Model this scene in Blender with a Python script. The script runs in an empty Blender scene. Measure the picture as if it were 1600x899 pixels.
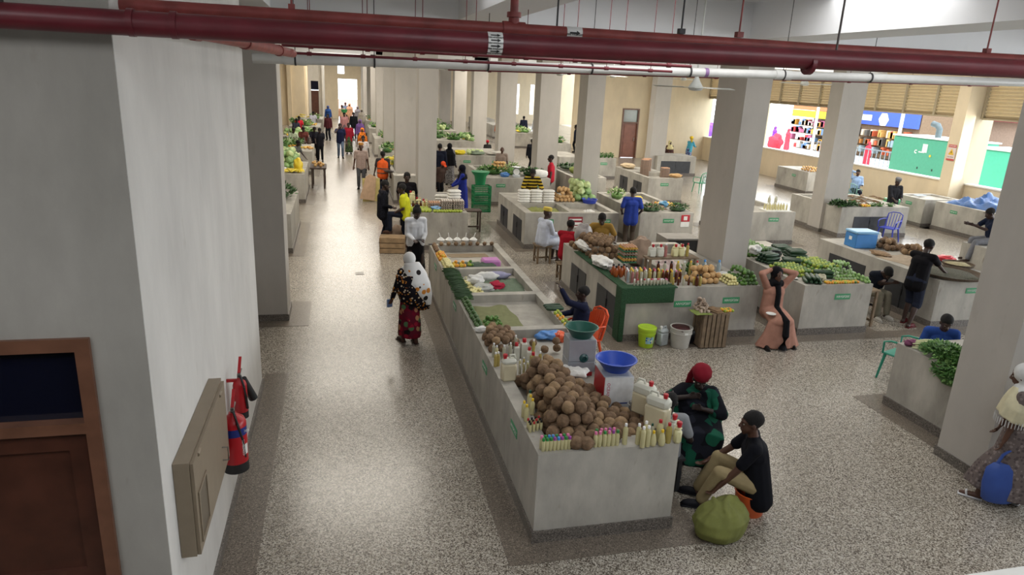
import bpy, bmesh, math, random
from mathutils import Vector, Matrix, noise as mnoise
R = math.radians
random.seed(7)
scn = bpy.context.scene
COL = scn.collection

# ------------------------------------------------------------------ camera
CAM_H = 4.3
FPX = 1086.36
YAW, PITCH, ROLL = 0.2473909, 0.29168657, 0.04921971
_f = Vector((math.sin(YAW)*math.cos(PITCH), math.cos(YAW)*math.cos(PITCH), -math.sin(PITCH)))
_r = _f.cross(Vector((0, 0, 1))).normalized()
_u = _r.cross(_f)
_r2 = math.cos(ROLL)*_r + math.sin(ROLL)*_u
_u2 = -math.sin(ROLL)*_r + math.cos(ROLL)*_u
cd = bpy.data.cameras.new('camera')
cam = bpy.data.objects.new('camera', cd); COL.objects.link(cam)
mw = Matrix((_r2, _u2, -_f)).transposed().to_4x4()
mw.translation = (0, 0, CAM_H)
cam.matrix_world = mw
cd.sensor_width = 36.0
cd.lens = 36.0*FPX/1600.0
cd.clip_start = 0.05; cd.clip_end = 400
scn.camera = cam

def ray(u, v):
    return _r2*((u-800)/FPX) - _u2*((v-449.5)/FPX) + _f
def P(u, v, z=0.0):                     # point of the level plane z seen at (u, v)
    d = ray(u, v); t = (z-CAM_H)/d.z
    return Vector((d.x*t, d.y*t, z))
def PY(u, v, Y):
    d = ray(u, v); t = Y/d.y
    return Vector((d.x*t, Y, CAM_H+d.z*t))
def PX(u, v, X):
    d = ray(u, v); t = X/d.x
    return Vector((X, d.y*t, CAM_H+d.z*t))

# ------------------------------------------------------------------ light
scn.view_settings.view_transform = 'Standard'
scn.view_settings.look = 'None'
scn.view_settings.gamma = 1.0
scn.view_settings.use_curve_mapping = False
scn.view_settings.exposure = 0.34
w = bpy.data.worlds.new('overcast'); scn.world = w; w.use_nodes = True
bg = w.node_tree.nodes['Background']
bg.inputs[0].default_value = (0.86, 0.93, 1.0, 1); bg.inputs[1].default_value = 3.8
def area(name, loc, rot, sx, sy, power, color=(1, 1, 1)):
    l = bpy.data.lights.new(name, 'AREA'); l.shape = 'RECTANGLE'; l.size = sx; l.size_y = sy
    l.energy = power; l.color = color
    o = bpy.data.objects.new(name, l); COL.objects.link(o); o.location = loc; o.rotation_euler = rot
    return o
WARM = (1.0, 0.93, 0.82)
# daylight entering through the right-hand openings
area('daylight_window', (21.8, 26.5, 2.7), (0, R(90), 0), 2.2, 19, 420, (1, 0.97, 0.92))
area('daylight_window_near', (21.8, 3.0, 2.9), (0, R(90), 0), 3.0, 16, 600, (0.97, 0.98, 1.0))
# added fill lamps under the closed ceiling, in the bays (behind the beams)
for yy in (15.4, 22.2, 29.1, 36.0, 44, 54):
    for xx, pw in ((0.2, 165), (9.6, 200)):
        area('ceiling_fill', (xx, yy, 5.7), (0, 0, 0), 3.2, 2.4, pw*(1.0 if yy < 30 else 1.5), WARM)
area('ceiling_fill', (5.5, 8.6, 5.7), (0, 0, 0), 8.0, 2.4, 165, (1, 0.98, 0.95))
area('ceiling_fill', (17.5, 22, 5.7), (0, 0, 0), 3.0, 6, 260, WARM)
area('ceiling_fill', (-0.1, 60, 5.7), (0, 0, 0), 3.0, 8, 450, WARM)
area('ceiling_fill', (-3.5, 0.2, 5.7), (0, 0, 0), 4.0, 3.0, 120, (0.98, 0.98, 1.0))
area('ceiling_fill', (4.5, 0.5, 5.7), (0, 0, 0), 8.0, 3.0, 250, (0.95, 0.98, 1.0))

# ------------------------------------------------------------------ materials
def lin(c):
    c = c.lstrip('#'); v = [int(c[i:i+2], 16)/255 for i in (0, 2, 4)]
    return tuple((x/12.92 if x <= 0.04045 else ((x+0.055)/1.055)**2.4) for x in v)
_mc = {}
def mat(name, c, rough=0.6, metal=0.0, var=0.12, scale=8.0, bump=0.0, trans=0.0, spec=None, sss=0.0, emit=0.0):
    if name in _mc: return _mc[name]
    m = bpy.data.materials.new(name); _mc[name] = m; m.use_nodes = True
    nt = m.node_tree; b = nt.nodes['Principled BSDF']
    rgb = lin(c) if isinstance(c, str) else c
    b.inputs['Roughness'].default_value = rough; b.inputs['Metallic'].default_value = metal
    if spec is not None: b.inputs['Specular IOR Level'].default_value = spec
    if trans: b.inputs['Transmission Weight'].default_value = trans
    tc = nt.nodes.new('ShaderNodeTexCoord')
    n = nt.nodes.new('ShaderNodeTexNoise'); n.inputs['Scale'].default_value = scale; n.inputs['Detail'].default_value = 4
    nt.links.new(tc.outputs['Object'], n.inputs['Vector'])
    cr = nt.nodes.new('ShaderNodeValToRGB'); cr.color_ramp.elements[0].position = 0.3; cr.color_ramp.elements[1].position = 0.7
    cr.color_ramp.elements[0].color = tuple(x*(1-var) for x in rgb)+(1,)
    cr.color_ramp.elements[1].color = tuple(min(1, x*(1+var)) for x in rgb)+(1,)
    nt.links.new(n.outputs['Fac'], cr.inputs['Fac']); nt.links.new(cr.outputs['Color'], b.inputs['Base Color'])
    if bump:
        bp = nt.nodes.new('ShaderNodeBump'); bp.inputs['Strength'].default_value = bump; bp.inputs['Distance'].default_value = 0.02
        nt.links.new(n.outputs['Fac'], bp.inputs['Height']); nt.links.new(bp.outputs['Normal'], b.inputs['Normal'])
    if emit:
        b.inputs['Emission Color'].default_value = rgb+(1,); b.inputs['Emission Strength'].default_value = emit
    return m

def plaster(name, c, stain=0.10, sc=1.0):
    if name in _mc: return _mc[name]
    m = bpy.data.materials.new(name); _mc[name] = m; m.use_nodes = True
    nt = m.node_tree; L = nt.links; b = nt.nodes['Principled BSDF']; rgb = lin(c)
    b.inputs['Roughness'].default_value = 0.75; b.inputs['Specular IOR Level'].default_value = 0.25
    g = nt.nodes.new('ShaderNodeNewGeometry')
    mp = nt.nodes.new('ShaderNodeMapping'); mp.inputs['Scale'].default_value = (1, 1, 0.45); L.new(g.outputs['Position'], mp.inputs['Vector'])
    n1 = nt.nodes.new('ShaderNodeTexNoise'); n1.inputs['Scale'].default_value = 1.6*sc; n1.inputs['Detail'].default_value = 8; n1.inputs['Roughness'].default_value = 0.62
    L.new(mp.outputs[0], n1.inputs['Vector'])
    r1 = nt.nodes.new('ShaderNodeValToRGB'); e = r1.color_ramp.elements
    e[0].position = 0.32; e[0].color = tuple(x*(1-stain*1.9) for x in rgb)+(1,)
    e[1].position = 0.66; e[1].color = tuple(min(1, x*(1+stain*0.6)) for x in rgb)+(1,)
    L.new(n1.outputs['Fac'], r1.inputs['Fac'])
    n2 = nt.nodes.new('ShaderNodeTexNoise'); n2.inputs['Scale'].default_value = 5.5*sc; n2.inputs['Detail'].default_value = 5; L.new(mp.outputs[0], n2.inputs['Vector'])
    r2 = nt.nodes.new('ShaderNodeValToRGB'); e = r2.color_ramp.elements
    e[0].position = 0.66; e[0].color = (1, 1, 1, 1); e[1].position = 0.8; e[1].color = (1-stain*2.2, 1-stain*2.4, 1-stain*2.8, 1)
    L.new(n2.outputs['Fac'], r2.inputs['Fac'])
    mx = nt.nodes.new('ShaderNodeMix'); mx.data_type = 'RGBA'; mx.blend_type = 'MULTIPLY'; mx.inputs[0].default_value = 1
    L.new(r1.outputs['Color'], mx.inputs[6]); L.new(r2.outputs['Color'], mx.inputs[7]); L.new(mx.outputs[2], b.inputs['Base Color'])
    bp = nt.nodes.new('ShaderNodeBump'); bp.inputs['Strength'].default_value = 0.12; bp.inputs['Distance'].default_value = 0.01
    L.new(n2.outputs['Fac'], bp.inputs['Height']); L.new(bp.outputs['Normal'], b.inputs['Normal'])
    return m

def terrazzo(name, dark, mid, light, scale=70.0, rough=0.3, lightfrac=0.7):
    if name in _mc: return _mc[name]
    m = bpy.data.materials.new(name); _mc[name] = m; m.use_nodes = True
    nt = m.node_tree; L = nt.links; b = nt.nodes['Principled BSDF']
    b.inputs['Roughness'].default_value = rough
    g = nt.nodes.new('ShaderNodeNewGeometry')
    v = nt.nodes.new('ShaderNodeTexVoronoi'); v.inputs['Scale'].default_value = scale; L.new(g.outputs['Position'], v.inputs['Vector'])
    sp = nt.nodes.new('ShaderNodeSeparateColor'); L.new(v.outputs['Color'], sp.inputs[0])
    r = nt.nodes.new('ShaderNodeValToRGB'); r.color_ramp.interpolation = 'CONSTANT'
    e = r.color_ramp.elements; e[0].position = 0; e[0].color = lin(dark)+(1,); e[1].position = lightfrac; e[1].color = lin(light)+(1,)
    k = r.color_ramp.elements.new(0.28); k.color = lin(mid)+(1,)
    L.new(sp.outputs[0], r.inputs['Fac'])
    n = nt.nodes.new('ShaderNodeTexNoise'); n.inputs['Scale'].default_value = 0.5; n.inputs['Detail'].default_value = 5; L.new(g.outputs['Position'], n.inputs['Vector'])
    r2 = nt.nodes.new('ShaderNodeValToRGB'); r2.color_ramp.elements[0].position = 0.35; r2.color_ramp.elements[0].color = (0.86, 0.85, 0.84, 1); r2.color_ramp.elements[1].position = 0.65
    L.new(n.outputs['Fac'], r2.inputs['Fac'])
    mx = nt.nodes.new('ShaderNodeMix'); mx.data_type = 'RGBA'; mx.blend_type = 'MULTIPLY'; mx.inputs[0].default_value = 1
    L.new(r.outputs['Color'], mx.inputs[6]); L.new(r2.outputs['Color'], mx.inputs[7]); L.new(mx.outputs[2], b.inputs['Base Color'])
    return m

def pattern(name, base, spots, scale=14.0, thr=0.32, rough=0.85, wave=None):
    """printed cloth: round spots of several colours on a ground colour, or bands when wave=(axis, scale)"""
    if name in _mc: return _mc[name]
    m = bpy.data.materials.new(name); _mc[name] = m; m.use_nodes = True
    nt = m.node_tree; L = nt.links; b = nt.nodes['Principled BSDF']
    b.inputs['Roughness'].default_value = rough; b.inputs['Specular IOR Level'].default_value = 0.1
    tc = nt.nodes.new('ShaderNodeTexCoord')
    mx = nt.nodes.new('ShaderNodeMix'); mx.data_type = 'RGBA'
    if wave:
        wv = nt.nodes.new('ShaderNodeTexWave'); wv.bands_direction = wave[0]; wv.inputs['Scale'].default_value = wave[1]; wv.inputs['Distortion'].default_value = 0.4
        L.new(tc.outputs['Object'], wv.inputs['Vector'])
        r = nt.nodes.new('ShaderNodeValToRGB'); r.color_ramp.interpolation = 'CONSTANT'; r.color_ramp.elements[1].position = thr
        L.new(wv.outputs['Fac'], r.inputs['Fac']); L.new(r.outputs['Color'], mx.inputs[0])
        mx.inputs[6].default_value = lin(base)+(1,); mx.inputs[7].default_value = lin(spots[0])+(1,)
    else:
        v = nt.nodes.new('ShaderNodeTexVoronoi'); v.inputs['Scale'].default_value = scale; L.new(tc.outputs['Object'], v.inputs['Vector'])
        r = nt.nodes.new('ShaderNodeValToRGB'); r.color_ramp.interpolation = 'CONSTANT'; r.color_ramp.elements[0].color = (1, 1, 1, 1); r.color_ramp.elements[1].color = (0, 0, 0, 1); r.color_ramp.elements[1].position = thr
        L.new(v.outputs['Distance'], r.inputs['Fac']); L.new(r.outputs['Color'], mx.inputs[0])
        sp = nt.nodes.new('ShaderNodeSeparateColor'); L.new(v.outputs['Color'], sp.inputs[0])
        rc = nt.nodes.new('ShaderNodeValToRGB'); rc.color_ramp.interpolation = 'CONSTANT'
        e = rc.color_ramp.elements; e[0].color = lin(spots[0])+(1,); e[1].position = 1.0/len(spots) if len(spots) > 1 else 1.0; e[1].color = lin(spots[min(1, len(spots)-1)])+(1,)
        for i in range(2, len(spots)):
            k = rc.color_ramp.elements.new(i/len(spots)); k.color = lin(spots[i])+(1,)
        L.new(sp.outputs[0], rc.inputs['Fac'])
        mx.inputs[6].default_value = lin(base)+(1,); L.new(rc.outputs['Color'], mx.inputs[7])
    L.new(mx.outputs[2], b.inputs['Base Color'])
    return m

WALL = plaster('grey_plaster', '#b9b7b2', 0.07)
PILLAR = plaster('pillar_plaster', '#b4afa8', 0.05)
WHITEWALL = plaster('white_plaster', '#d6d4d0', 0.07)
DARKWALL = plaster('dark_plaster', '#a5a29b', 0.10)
CREAM = plaster('cream_plaster', '#d8c8ab', 0.05)
CONC = plaster('stall_plaster', '#b0aca3', 0.17, 1.5)
TRAYC = plaster('tray_plaster', '#8f8b82', 0.2, 1.8)
CEIL = plaster('ceiling_plaster', '#e4e6e9', 0.02, 0.5)
FLOOR = terrazzo('terrazzo', '#5a5249', '#968e82', '#c2bbaf', 95, 0.24)
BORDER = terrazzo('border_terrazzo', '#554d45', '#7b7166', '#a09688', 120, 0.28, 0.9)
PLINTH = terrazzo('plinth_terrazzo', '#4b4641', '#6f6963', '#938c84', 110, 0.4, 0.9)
SKINS = [mat('skin_dark', '#3a2720', 0.5, var=0.08), mat('skin_brown', '#523629', 0.5, var=0.08), mat('skin_deep', '#2b1e1a', 0.5, var=0.08)]
HAIR = mat('black_hair', '#100e0e', 0.9, var=0.2, scale=60, bump=0.3)
def cloth(c, name=None, rough=0.85): return mat(name or 'cloth_'+c.strip('#'), c, rough, var=0.10, scale=12, spec=0.15)
def plas(c, rough=0.35): return mat('plastic_'+c.strip('#'), c, rough, var=0.05)

# ------------------------------------------------------------------ mesh kit
class MB:
    def __init__(s): s.v = []; s.f = []; s.m = []
    def add(s, vs, fs, mi=0):
        o = len(s.v); s.v += [tuple(p) for p in vs]; s.f += [tuple(i+o for i in q) for q in fs]; s.m += [mi]*len(fs)
        return s
    def box(s, x0, x1, y0, y1, z0, z1, mi=0, M=None):
        vs = [Vector((x, y, z)) for z in (z0, z1) for y in (y0, y1) for x in (x0, x1)]
        if M: vs = [M @ p for p in vs]
        return s.add(vs, [(0, 2, 3, 1), (4, 5, 7, 6), (0, 1, 5, 4), (2, 6, 7, 3), (0, 4, 6, 2), (1, 3, 7, 5)], mi)
    def bbox(s, x0, x1, y0, y1, z0, z1, b=0.01, mi=0, M=None):      # box with bevelled edges
        vs = []; xs = (x0, x0+b, x1-b, x1); ys = (y0, y0+b, y1-b, y1)
        rings = [(z0, 1), (z0+b, 0), (z1-b, 0), (z1, 1)]
        for z, ins in rings:
            i = b if ins else 0
            vs += [(x0+b, y0+i, z), (x1-b, y0+i, z), (x1-i, y0+b, z), (x1-i, y1-b, z), (x1-b, y1-i, z), (x0+b, y1-i, z), (x0+i, y1-b, z), (x0+i, y0+b, z)]
        if M: vs = [M @ Vector(p) for p in vs]
        fs = [tuple(range(7, -1, -1)), tuple(range(24, 32))]
        for k in range(3):
            for i in range(8): fs.append((k*8+i, k*8+(i+1) % 8, k*8+8+(i+1) % 8, k*8+8+i))
        return s.add(vs, fs, mi)
    def lathe(s, prof, n=16, c=(0, 0, 0), mi=0, sx=1, sy=1, M=None, cap=True):
        vs = []; fs = []
        for r, z in prof:
            for i in range(n):
                a = 2*math.pi*i/n; vs.append(Vector((c[0]+r*math.cos(a)*sx, c[1]+r*math.sin(a)*sy, c[2]+z)))
        if M: vs = [M @ p for p in vs]
        k = len(prof)
        for j in range(k-1):
            for i in range(n): fs.append((j*n+i, j*n+(i+1) % n, (j+1)*n+(i+1) % n, (j+1)*n+i))
        if cap: fs.append(tuple(range(n-1, -1, -1))); fs.append(tuple((k-1)*n+i for i in range(n)))
        return s.add(vs, fs, mi)
    def ball(s, c, r, seg=12, ring=8, mi=0, M=None, nz=0.0, seed=0):
        rx, ry, rz = (r, r, r) if not hasattr(r, '__len__') else r
        vs = []
        for j in range(1, ring):
            t = math.pi*j/ring
            for i in range(seg):
                a = 2*math.pi*i/seg
                d = Vector((math.sin(t)*math.cos(a), math.sin(t)*math.sin(a), math.cos(t)))
                k = 1+nz*mnoise.noise(d*1.7+Vector((seed, seed*.7, 0))) if nz else 1
                vs.append(Vector((d.x*rx*k, d.y*ry*k, d.z*rz*k)))
        vs.append(Vector((0, 0, rz))); vs.append(Vector((0, 0, -rz)))
        if M: vs = [M @ p for p in vs]
        vs = [p+Vector(c) for p in vs]
        T = len(vs)-2; fs = []
        for j in range(ring-2):
            for i in range(seg): fs.append((j*seg+i, (j+1)*seg+i, (j+1)*seg+(i+1) % seg, j*seg+(i+1) % seg))
        for i in range(seg):
            fs.append((T, i, (i+1) % seg)); fs.append((T+1, (ring-2)*seg+(i+1) % seg, (ring-2)*seg+i))
        return s.add(vs, fs, mi)
    def cap(s, a, b, ra, rb=None, n=8, mi=0):                        # tapered capsule
        rb = ra if rb is None else rb; a = Vector(a); b = Vector(b); d = b-a; L = d.length
        if L < 1e-5: return s.ball(a, ra, n, 6, mi)
        q = d.to_track_quat('Z', 'Y'); prof = []
        for t in (80, 50, 20): prof.append((ra*math.cos(R(t)), -ra*math.sin(R(t))))
        prof.append((ra, 0)); prof.append((rb, L))
        for t in (20, 50, 80): prof.append((rb*math.cos(R(t)), L+rb*math.sin(R(t))))
        return s.lathe(prof, n, mi=mi, M=Matrix.Translation(a) @ q.to_matrix().to_4x4())
    def cyl(s, a, b, r, r2=None, n=10, mi=0):
        a = Vector(a); b = Vector(b); d = b-a; q = d.to_track_quat('Z', 'Y')
        return s.lathe([(r, 0), (r if r2 is None else r2, d.length)], n, mi=mi, M=Matrix.Translation(a) @ q.to_matrix().to_4x4())
    def tube(s, pts, r, n=8, mi=0):
        pts = [Vector(p) for p in pts]; vs = []; fs = []; up = Vector((0, 0, 1))
        for i, p in enumerate(pts):
            t = (pts[min(i+1, len(pts)-1)]-pts[max(i-1, 0)]).normalized()
            a = t.cross(up); a = (Vector((1, 0, 0)) if a.length < 1e-3 else a.normalized()); b = a.cross(t)
            rr = r[i] if hasattr(r, '__len__') else r
            for k in range(n): an = 2*math.pi*k/n; vs.append(p+a*math.cos(an)*rr+b*math.sin(an)*rr)
        for j in range(len(pts)-1):
            for k in range(n): fs.append((j*n+k, j*n+(k+1) % n, (j+1)*n+(k+1) % n, (j+1)*n+k))
        fs.append(tuple(range(n-1, -1, -1))); fs.append(tuple((len(pts)-1)*n+k for k in range(n)))
        return s.add(vs, fs, mi)
    def loft(s, rings, n=20, mi=0, fold=0.0, nf=9, seed=0.0, axis=None):   # rings: (centre, rx, ry); axis: x direction
        X = Vector(axis or (1, 0, 0)); vs = []; fs = []
        cs = [Vector(r[0]) for r in rings]
        for j, (c, rx, ry) in enumerate(rings):
            t = (cs[min(j+1, len(cs)-1)]-cs[max(j-1, 0)]).normalized()
            Y = t.cross(X); Y = Vector((0, 1, 0)) if Y.length < 1e-3 else Y.normalized()
            k = j/(len(rings)-1)
            for i in range(n):
                a = 2*math.pi*i/n; w_ = 1+fold*k*math.sin(nf*a+seed+2*k)
                vs.append(Vector(c)+X*math.cos(a)*rx*w_+Y*math.sin(a)*ry*w_)
        for j in range(len(rings)-1):
            for i in range(n): fs.append((j*n+i, j*n+(i+1) % n, (j+1)*n+(i+1) % n, (j+1)*n+i))
        fs.append(tuple(range(n-1, -1, -1))); fs.append(tuple((len(rings)-1)*n+i for i in range(n)))
        return s.add(vs, fs, mi)
    def mesh(s, name, mats, smooth=True):
        me = bpy.data.meshes.new(name); me.from_pydata(s.v, [], s.f)
        for m in (mats if isinstance(mats, (list, tuple)) else [mats]): me.materials.append(m)
        if any(s.m): me.polygons.foreach_set('material_index', s.m)
        bm = bmesh.new(); bm.from_mesh(me); bmesh.ops.recalc_face_normals(bm, faces=bm.faces); bm.to_mesh(me); bm.free()
        if smooth:
            me.polygons.foreach_set('use_smooth', [True]*len(me.polygons)); me.set_sharp_from_angle(angle=R(40))
        me.update(); return me
    def build(s, name, mats, parent=None, smooth=True, loc=None, rz=0):
        o = bpy.data.objects.new(name, s.mesh(name, mats, smooth)); COL.objects.link(o)
        if parent: o.parent = parent
        if loc is not None: o.location = loc
        if rz: o.rotation_euler.z = rz
        return o

def tag(o, label=None, cat=None, group=None, kind=None):
    if label: o['label'] = label
    if cat: o['category'] = cat
    if group: o['group'] = group
    if kind: o['kind'] = kind
    return o
def thing(name, label, cat, loc=(0, 0, 0), rz=0, group=None):
    o = bpy.data.objects.new(name, None); COL.objects.link(o); o.location = loc; o.rotation_euler = (0, 0, rz); o.empty_display_size = 0.1
    return tag(o, label, cat, group)
def dup(o, loc=None, rot=None, label=None, group=None, parent=None, scale=None):
    c = o.copy(); COL.objects.link(c)
    if parent is not None: c.parent = parent
    if loc is not None: c.location = loc
    if rot is not None: c.rotation_euler = rot
    if scale is not None: c.scale = (scale,)*3
    if label: c['label'] = label
    if group: c['group'] = group
    for ch in KIDS.get(o.name, []):
        dup(ch, parent=c)
    return c
KIDS = {}
def proto(o, kids=()):                  # remember the parts of a thing that will be copied
    KIDS[o.name] = list(kids); return o
class Series:                           # first use moves the original itself, later uses copy it
    def __init__(s, root, kids=()): s.root = root; s.used = False; proto(root, kids)
    def put(s, loc, rot=(0, 0, 0), label=None, group=None, scale=None):
        if not s.used:
            s.used = True; o = s.root; o.location = loc; o.rotation_euler = rot
            if scale: o.scale = (scale,)*3
            if label: o['label'] = label
            if group: o['group'] = group
            return o
        return dup(s.root, loc, rot, label, group, scale=scale or 1.0)
def struct(name, mb, m, smooth=False):
    return tag(mb.build(name, m, smooth=smooth), kind='structure')

def text(body, size, loc, rot, m, parent=None, name='lettering', shear=0.0, ax='CENTER', ext=0.001):
    cu = bpy.data.curves.new(name, 'FONT'); cu.body = body; cu.size = size; cu.align_x = ax; cu.align_y = 'CENTER'; cu.extrude = ext; cu.shear = shear
    cu.resolution_u = 2
    t = bpy.data.objects.new(name, cu); COL.objects.link(t)
    dg = bpy.context.evaluated_depsgraph_get(); me = bpy.data.meshes.new_from_object(t.evaluated_get(dg))
    bpy.data.objects.remove(t); me.name = name; me.materials.clear(); me.materials.append(m)
    o = bpy.data.objects.new(name, me); COL.objects.link(o)
    if parent: o.parent = parent
    o.location = loc; o.rotation_euler = rot
    return o

def remesh(mb, voxel, name, m, parent, smooth=4, fac=0.5):
    """one continuous surface grown over the shapes collected in mb"""
    me = mb.mesh(name, m, False); t = bpy.data.objects.new(name, me); COL.objects.link(t)
    a = t.modifiers.new('r', 'REMESH'); a.mode = 'VOXEL'; a.voxel_size = voxel; a.use_smooth_shade = True
    if smooth: b = t.modifiers.new('s', 'SMOOTH'); b.iterations = smooth; b.factor = fac
    dg = bpy.context.evaluated_depsgraph_get(); me2 = bpy.data.meshes.new_from_object(t.evaluated_get(dg)); me2.name = name
    bpy.data.objects.remove(t); bpy.data.meshes.remove(me)
    me2.materials.clear()
    me2.materials.append(m)
    me2.polygons.foreach_set('use_smooth', [True]*len(me2.polygons))
    o = bpy.data.objects.new(name, me2); COL.objects.link(o)
    if parent: o.parent = parent
    return o
# ================================================================== setting
struct('floor', MB().box(-9, 22, -6.3, 76, -0.1, 0), FLOOR)
struct('ground_outside', MB().box(22.02, 90, -6, 110, -0.35, -0.05), mat('yard_concrete', '#cfcac0', 0.8, var=0.06, scale=1.5))
struct('ceiling', MB().box(-9, 22.4, -6.3, 76, 5.8, 5.95), CEIL)
_t = [0]
def trim(mb, m=BORDER, smooth=False):
    _t[0] += 1; return struct('trim_%d' % _t[0], mb, m, smooth)
# beams under the ceiling
BY = [11.95+6.85*k for k in range(9)]
for y in BY: trim(MB().box(-9, 22.4, y, y+0.6, 5.17, 5.8), CEIL)
for x0, x1 in ((7.2, 8.1), (1.9, 2.6), (-1.7, -1.0), (14.9, 15.8)):
    trim(MB().box(x0, x1, -6, 11.95, 5.17, 5.8), CEIL)

# near block with the brown door, its long white side along the corridor
dz = PY(137, 527, 4.24); dw = dz.x
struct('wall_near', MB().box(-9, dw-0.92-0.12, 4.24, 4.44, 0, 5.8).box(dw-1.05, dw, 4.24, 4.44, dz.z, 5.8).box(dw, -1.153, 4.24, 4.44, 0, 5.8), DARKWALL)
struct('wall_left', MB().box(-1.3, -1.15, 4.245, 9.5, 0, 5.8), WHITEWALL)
struct('wall_near_rear', MB().box(-9, -1.3, 9.3, 9.5, 0, 5.8), WHITEWALL)
struct('baseboard_left', MB().box(-1.15, -1.125, 4.24, 9.52, 0, 0.1), PLINTH)
WOOD = mat('varnished_wood', '#4a2a1f', 0.35, var=0.25, scale=5)
WOODF = mat('frame_wood', '#6d4a38', 0.4, var=0.2, scale=6)
GLASSD = mat('dark_glass', '#0d1020', 0.08, var=0.02)
t = tag(thing('door_1', 'dark varnished wooden door with a glazed transom', None, (dw-0.52, 4.24, 0)), kind='structure')
zt = dz.z; zb = PY(133, 655, 4.27).z
MB().box(-0.53, -0.45, -0.03, 0.12, 0, zt).box(0.45, 0.53, -0.03, 0.12, 0, zt).box(-0.45, 0.45, -0.03, 0.12, zt-0.08, zt).box(-0.45, 0.45, -0.03, 0.12, zb-0.07, zb).build('door_frame', WOODF, t, False)
MB().box(-0.45, 0.45, 0.05, 0.08, 0.02, zb-0.07).box(-0.45, -0.33, 0.02, 0.05, 0.02, zb-0.07).box(0.33, 0.45, 0.02, 0.05, 0.02, zb-0.07).box(-0.33, 0.33, 0.02, 0.05, zb-0.2, zb-0.07).box(-0.33, 0.33, 0.02, 0.05, 1.0, 1.15).box(-0.33, 0.33, 0.02, 0.05, 0.02, 0.2).build('door_leaf', WOOD, t, False)
MB().box(-0.45, 0.45, 0.05, 0.06, zb, zt-0.08).build('transom_pane', GLASSD, t, False)

# left end pillar and left side of the hall
def pillar(x0, x1, y0, y1, m=PILLAR, base=True, z=5.8):
    _t[0] += 1
    o = struct('trim_%d' % _t[0], MB().box(x0, x1, y0, y1, 0, z), m)
    if base:
        MB().box(x0-.02, x1+.02, y0-.02, y1+.02, 0, 0.12).build('plinth', PLINTH, o, False)
    return o
pillar(-2.6, -0.98, 12.22, 12.95)
for (x0, x1, y0, y1) in [(7.23, 7.98, 5.68, 6.33), (7.27, 7.8, 11.95, 12.98), (6.98, 7.52, 19.85, 20.6)]:
    pillar(x0, x1, y0, y1)
for k, y in enumerate([25.65, 32.5, 39.35, 46.2, 53.05, 59.9]):
    pillar(7.2, 8.0, y, y+0.8, base=k < 2)
pillar(2.0, 2.48, 18.8, 19.5)
for k, y in enumerate([25.65, 32.5, 39.35, 46.2, 53.05, 59.9, 66.6]):
    pillar(1.9, 2.68 if k < 3 else 2.55, y, y+0.7, base=k < 1, m=PILLAR)
pillar(15.0, 15.86, 19.2, 19.8)
pillar(15.0, 15.8, 32.6, 33.2, base=False)
for y in (20.75, 27.6, 34.5): pillar(21.35, 22.6, y, y+0.5, m=CREAM)
# end walls
struct('wall_back', MB().box(3.0, 17.0, 70, 70.3, 0, 5.8).box(17.0, 17.5, 70, 70.3, 3.8, 5.8).box(17.0, 17.5, 70, 70.3, 0, 0.9).box(17.5, 18.6, 70, 70.3, 0, 5.8)
       .box(18.6, 19.05, 70, 70.3, 3.8, 5.8).box(18.6, 19.05, 70, 70.3, 0, 0.9).box(19.05, 26, 70, 70.3, 0, 5.8).box(1.6, 3.0, 68, 70.3, 0, 5.8)
       .box(-1.5, -0.13, 68, 68.4, 0, 5.8).box(-0.13, 1.6, 68, 68.4, 3.55, 4.0).box(0.45, 1.6, 68, 68.4, 4.0, 5.8).box(-0.13, 0.45, 68, 68.4, 5.0, 5.8), CREAM)
struct('wall_hall_left', MB().box(-9, -2.6, 58, 58.3, 0, 5.8).box(-4.6, -4.3, 57.8, 58, 0, 5.8).box(-3.9, -3.6, 57.8, 58, 0, 5.8).box(-2.7, -2.5, 58.3, 62, 0, 5.8).box(-9, -8.8, 13, 58, 0, 5.8), CREAM)
struct('wall_lobby', MB().box(-2.5, -2.3, 62, 62.2, 0, 5.8).box(-1.7, -1.2, 62, 62.2, 0, 5.8).box(-2.3, -1.7, 62, 62.2, 3.35, 5.8).box(-1.4, -1.25, 61.4, 62, 0, 5.8), WALL)
t = tag(thing('door_3', 'dark brown door at the far end of the corridor', None, (-2.0, 62, 0)), kind='structure')
MB().box(-0.3, 0.3, 0.05, 0.1, 0, 2.6).build('door_leaf', WOOD, t, False); MB().box(-0.3, 0.3, 0.05, 0.08, 2.65, 3.35).build('transom_pane', GLASSD, t, False)
struct('wall_core', MB().box(15.2, 16.45, 40.2, 40.45, 0, 5.8).box(17.55, 22.3, 40.2, 40.45, 0, 5.8).box(16.45, 17.55, 40.2, 40.45, 2.92, 5.8).box(18.2, 19.5, 39.75, 40.2, 0, 5.8).box(15.2, 15.4, 40.45, 46, 0, 5.8), CREAM)
t = tag(thing('door_2', 'reddish brown door with a glazed transom in the cream wall', None, (17.0, 40.2, 0)), kind='structure')
DOORW = mat('red_brown_wood', '#8a5a4a', 0.45, var=0.15, scale=3)
MB().box(-0.54, -0.46, -0.03, 0.2, 0, 2.92).box(0.46, 0.54, -0.03, 0.2, 0, 2.92).box(-0.46, 0.46, -0.03, 0.2, 2.84, 2.92).box(-0.46, 0.46, -0.03, 0.2, 2.05, 2.13).build('door_frame', WOODF, t, False)
MB().box(-0.46, 0.46, 0.08, 0.12, 0.02, 2.05).box(-0.32, 0.32, 0.06, 0.08, 0.2, 0.95).box(-0.32, 0.32, 0.06, 0.08, 1.1, 1.9).build('door_leaf', DOORW, t, False)
MB().box(-0.46, 0.46, 0.08, 0.1, 2.13, 2.84).build('transom_pane', mat('grey_glass', '#8d9797', 0.1, var=0.03), t, False)
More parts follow.
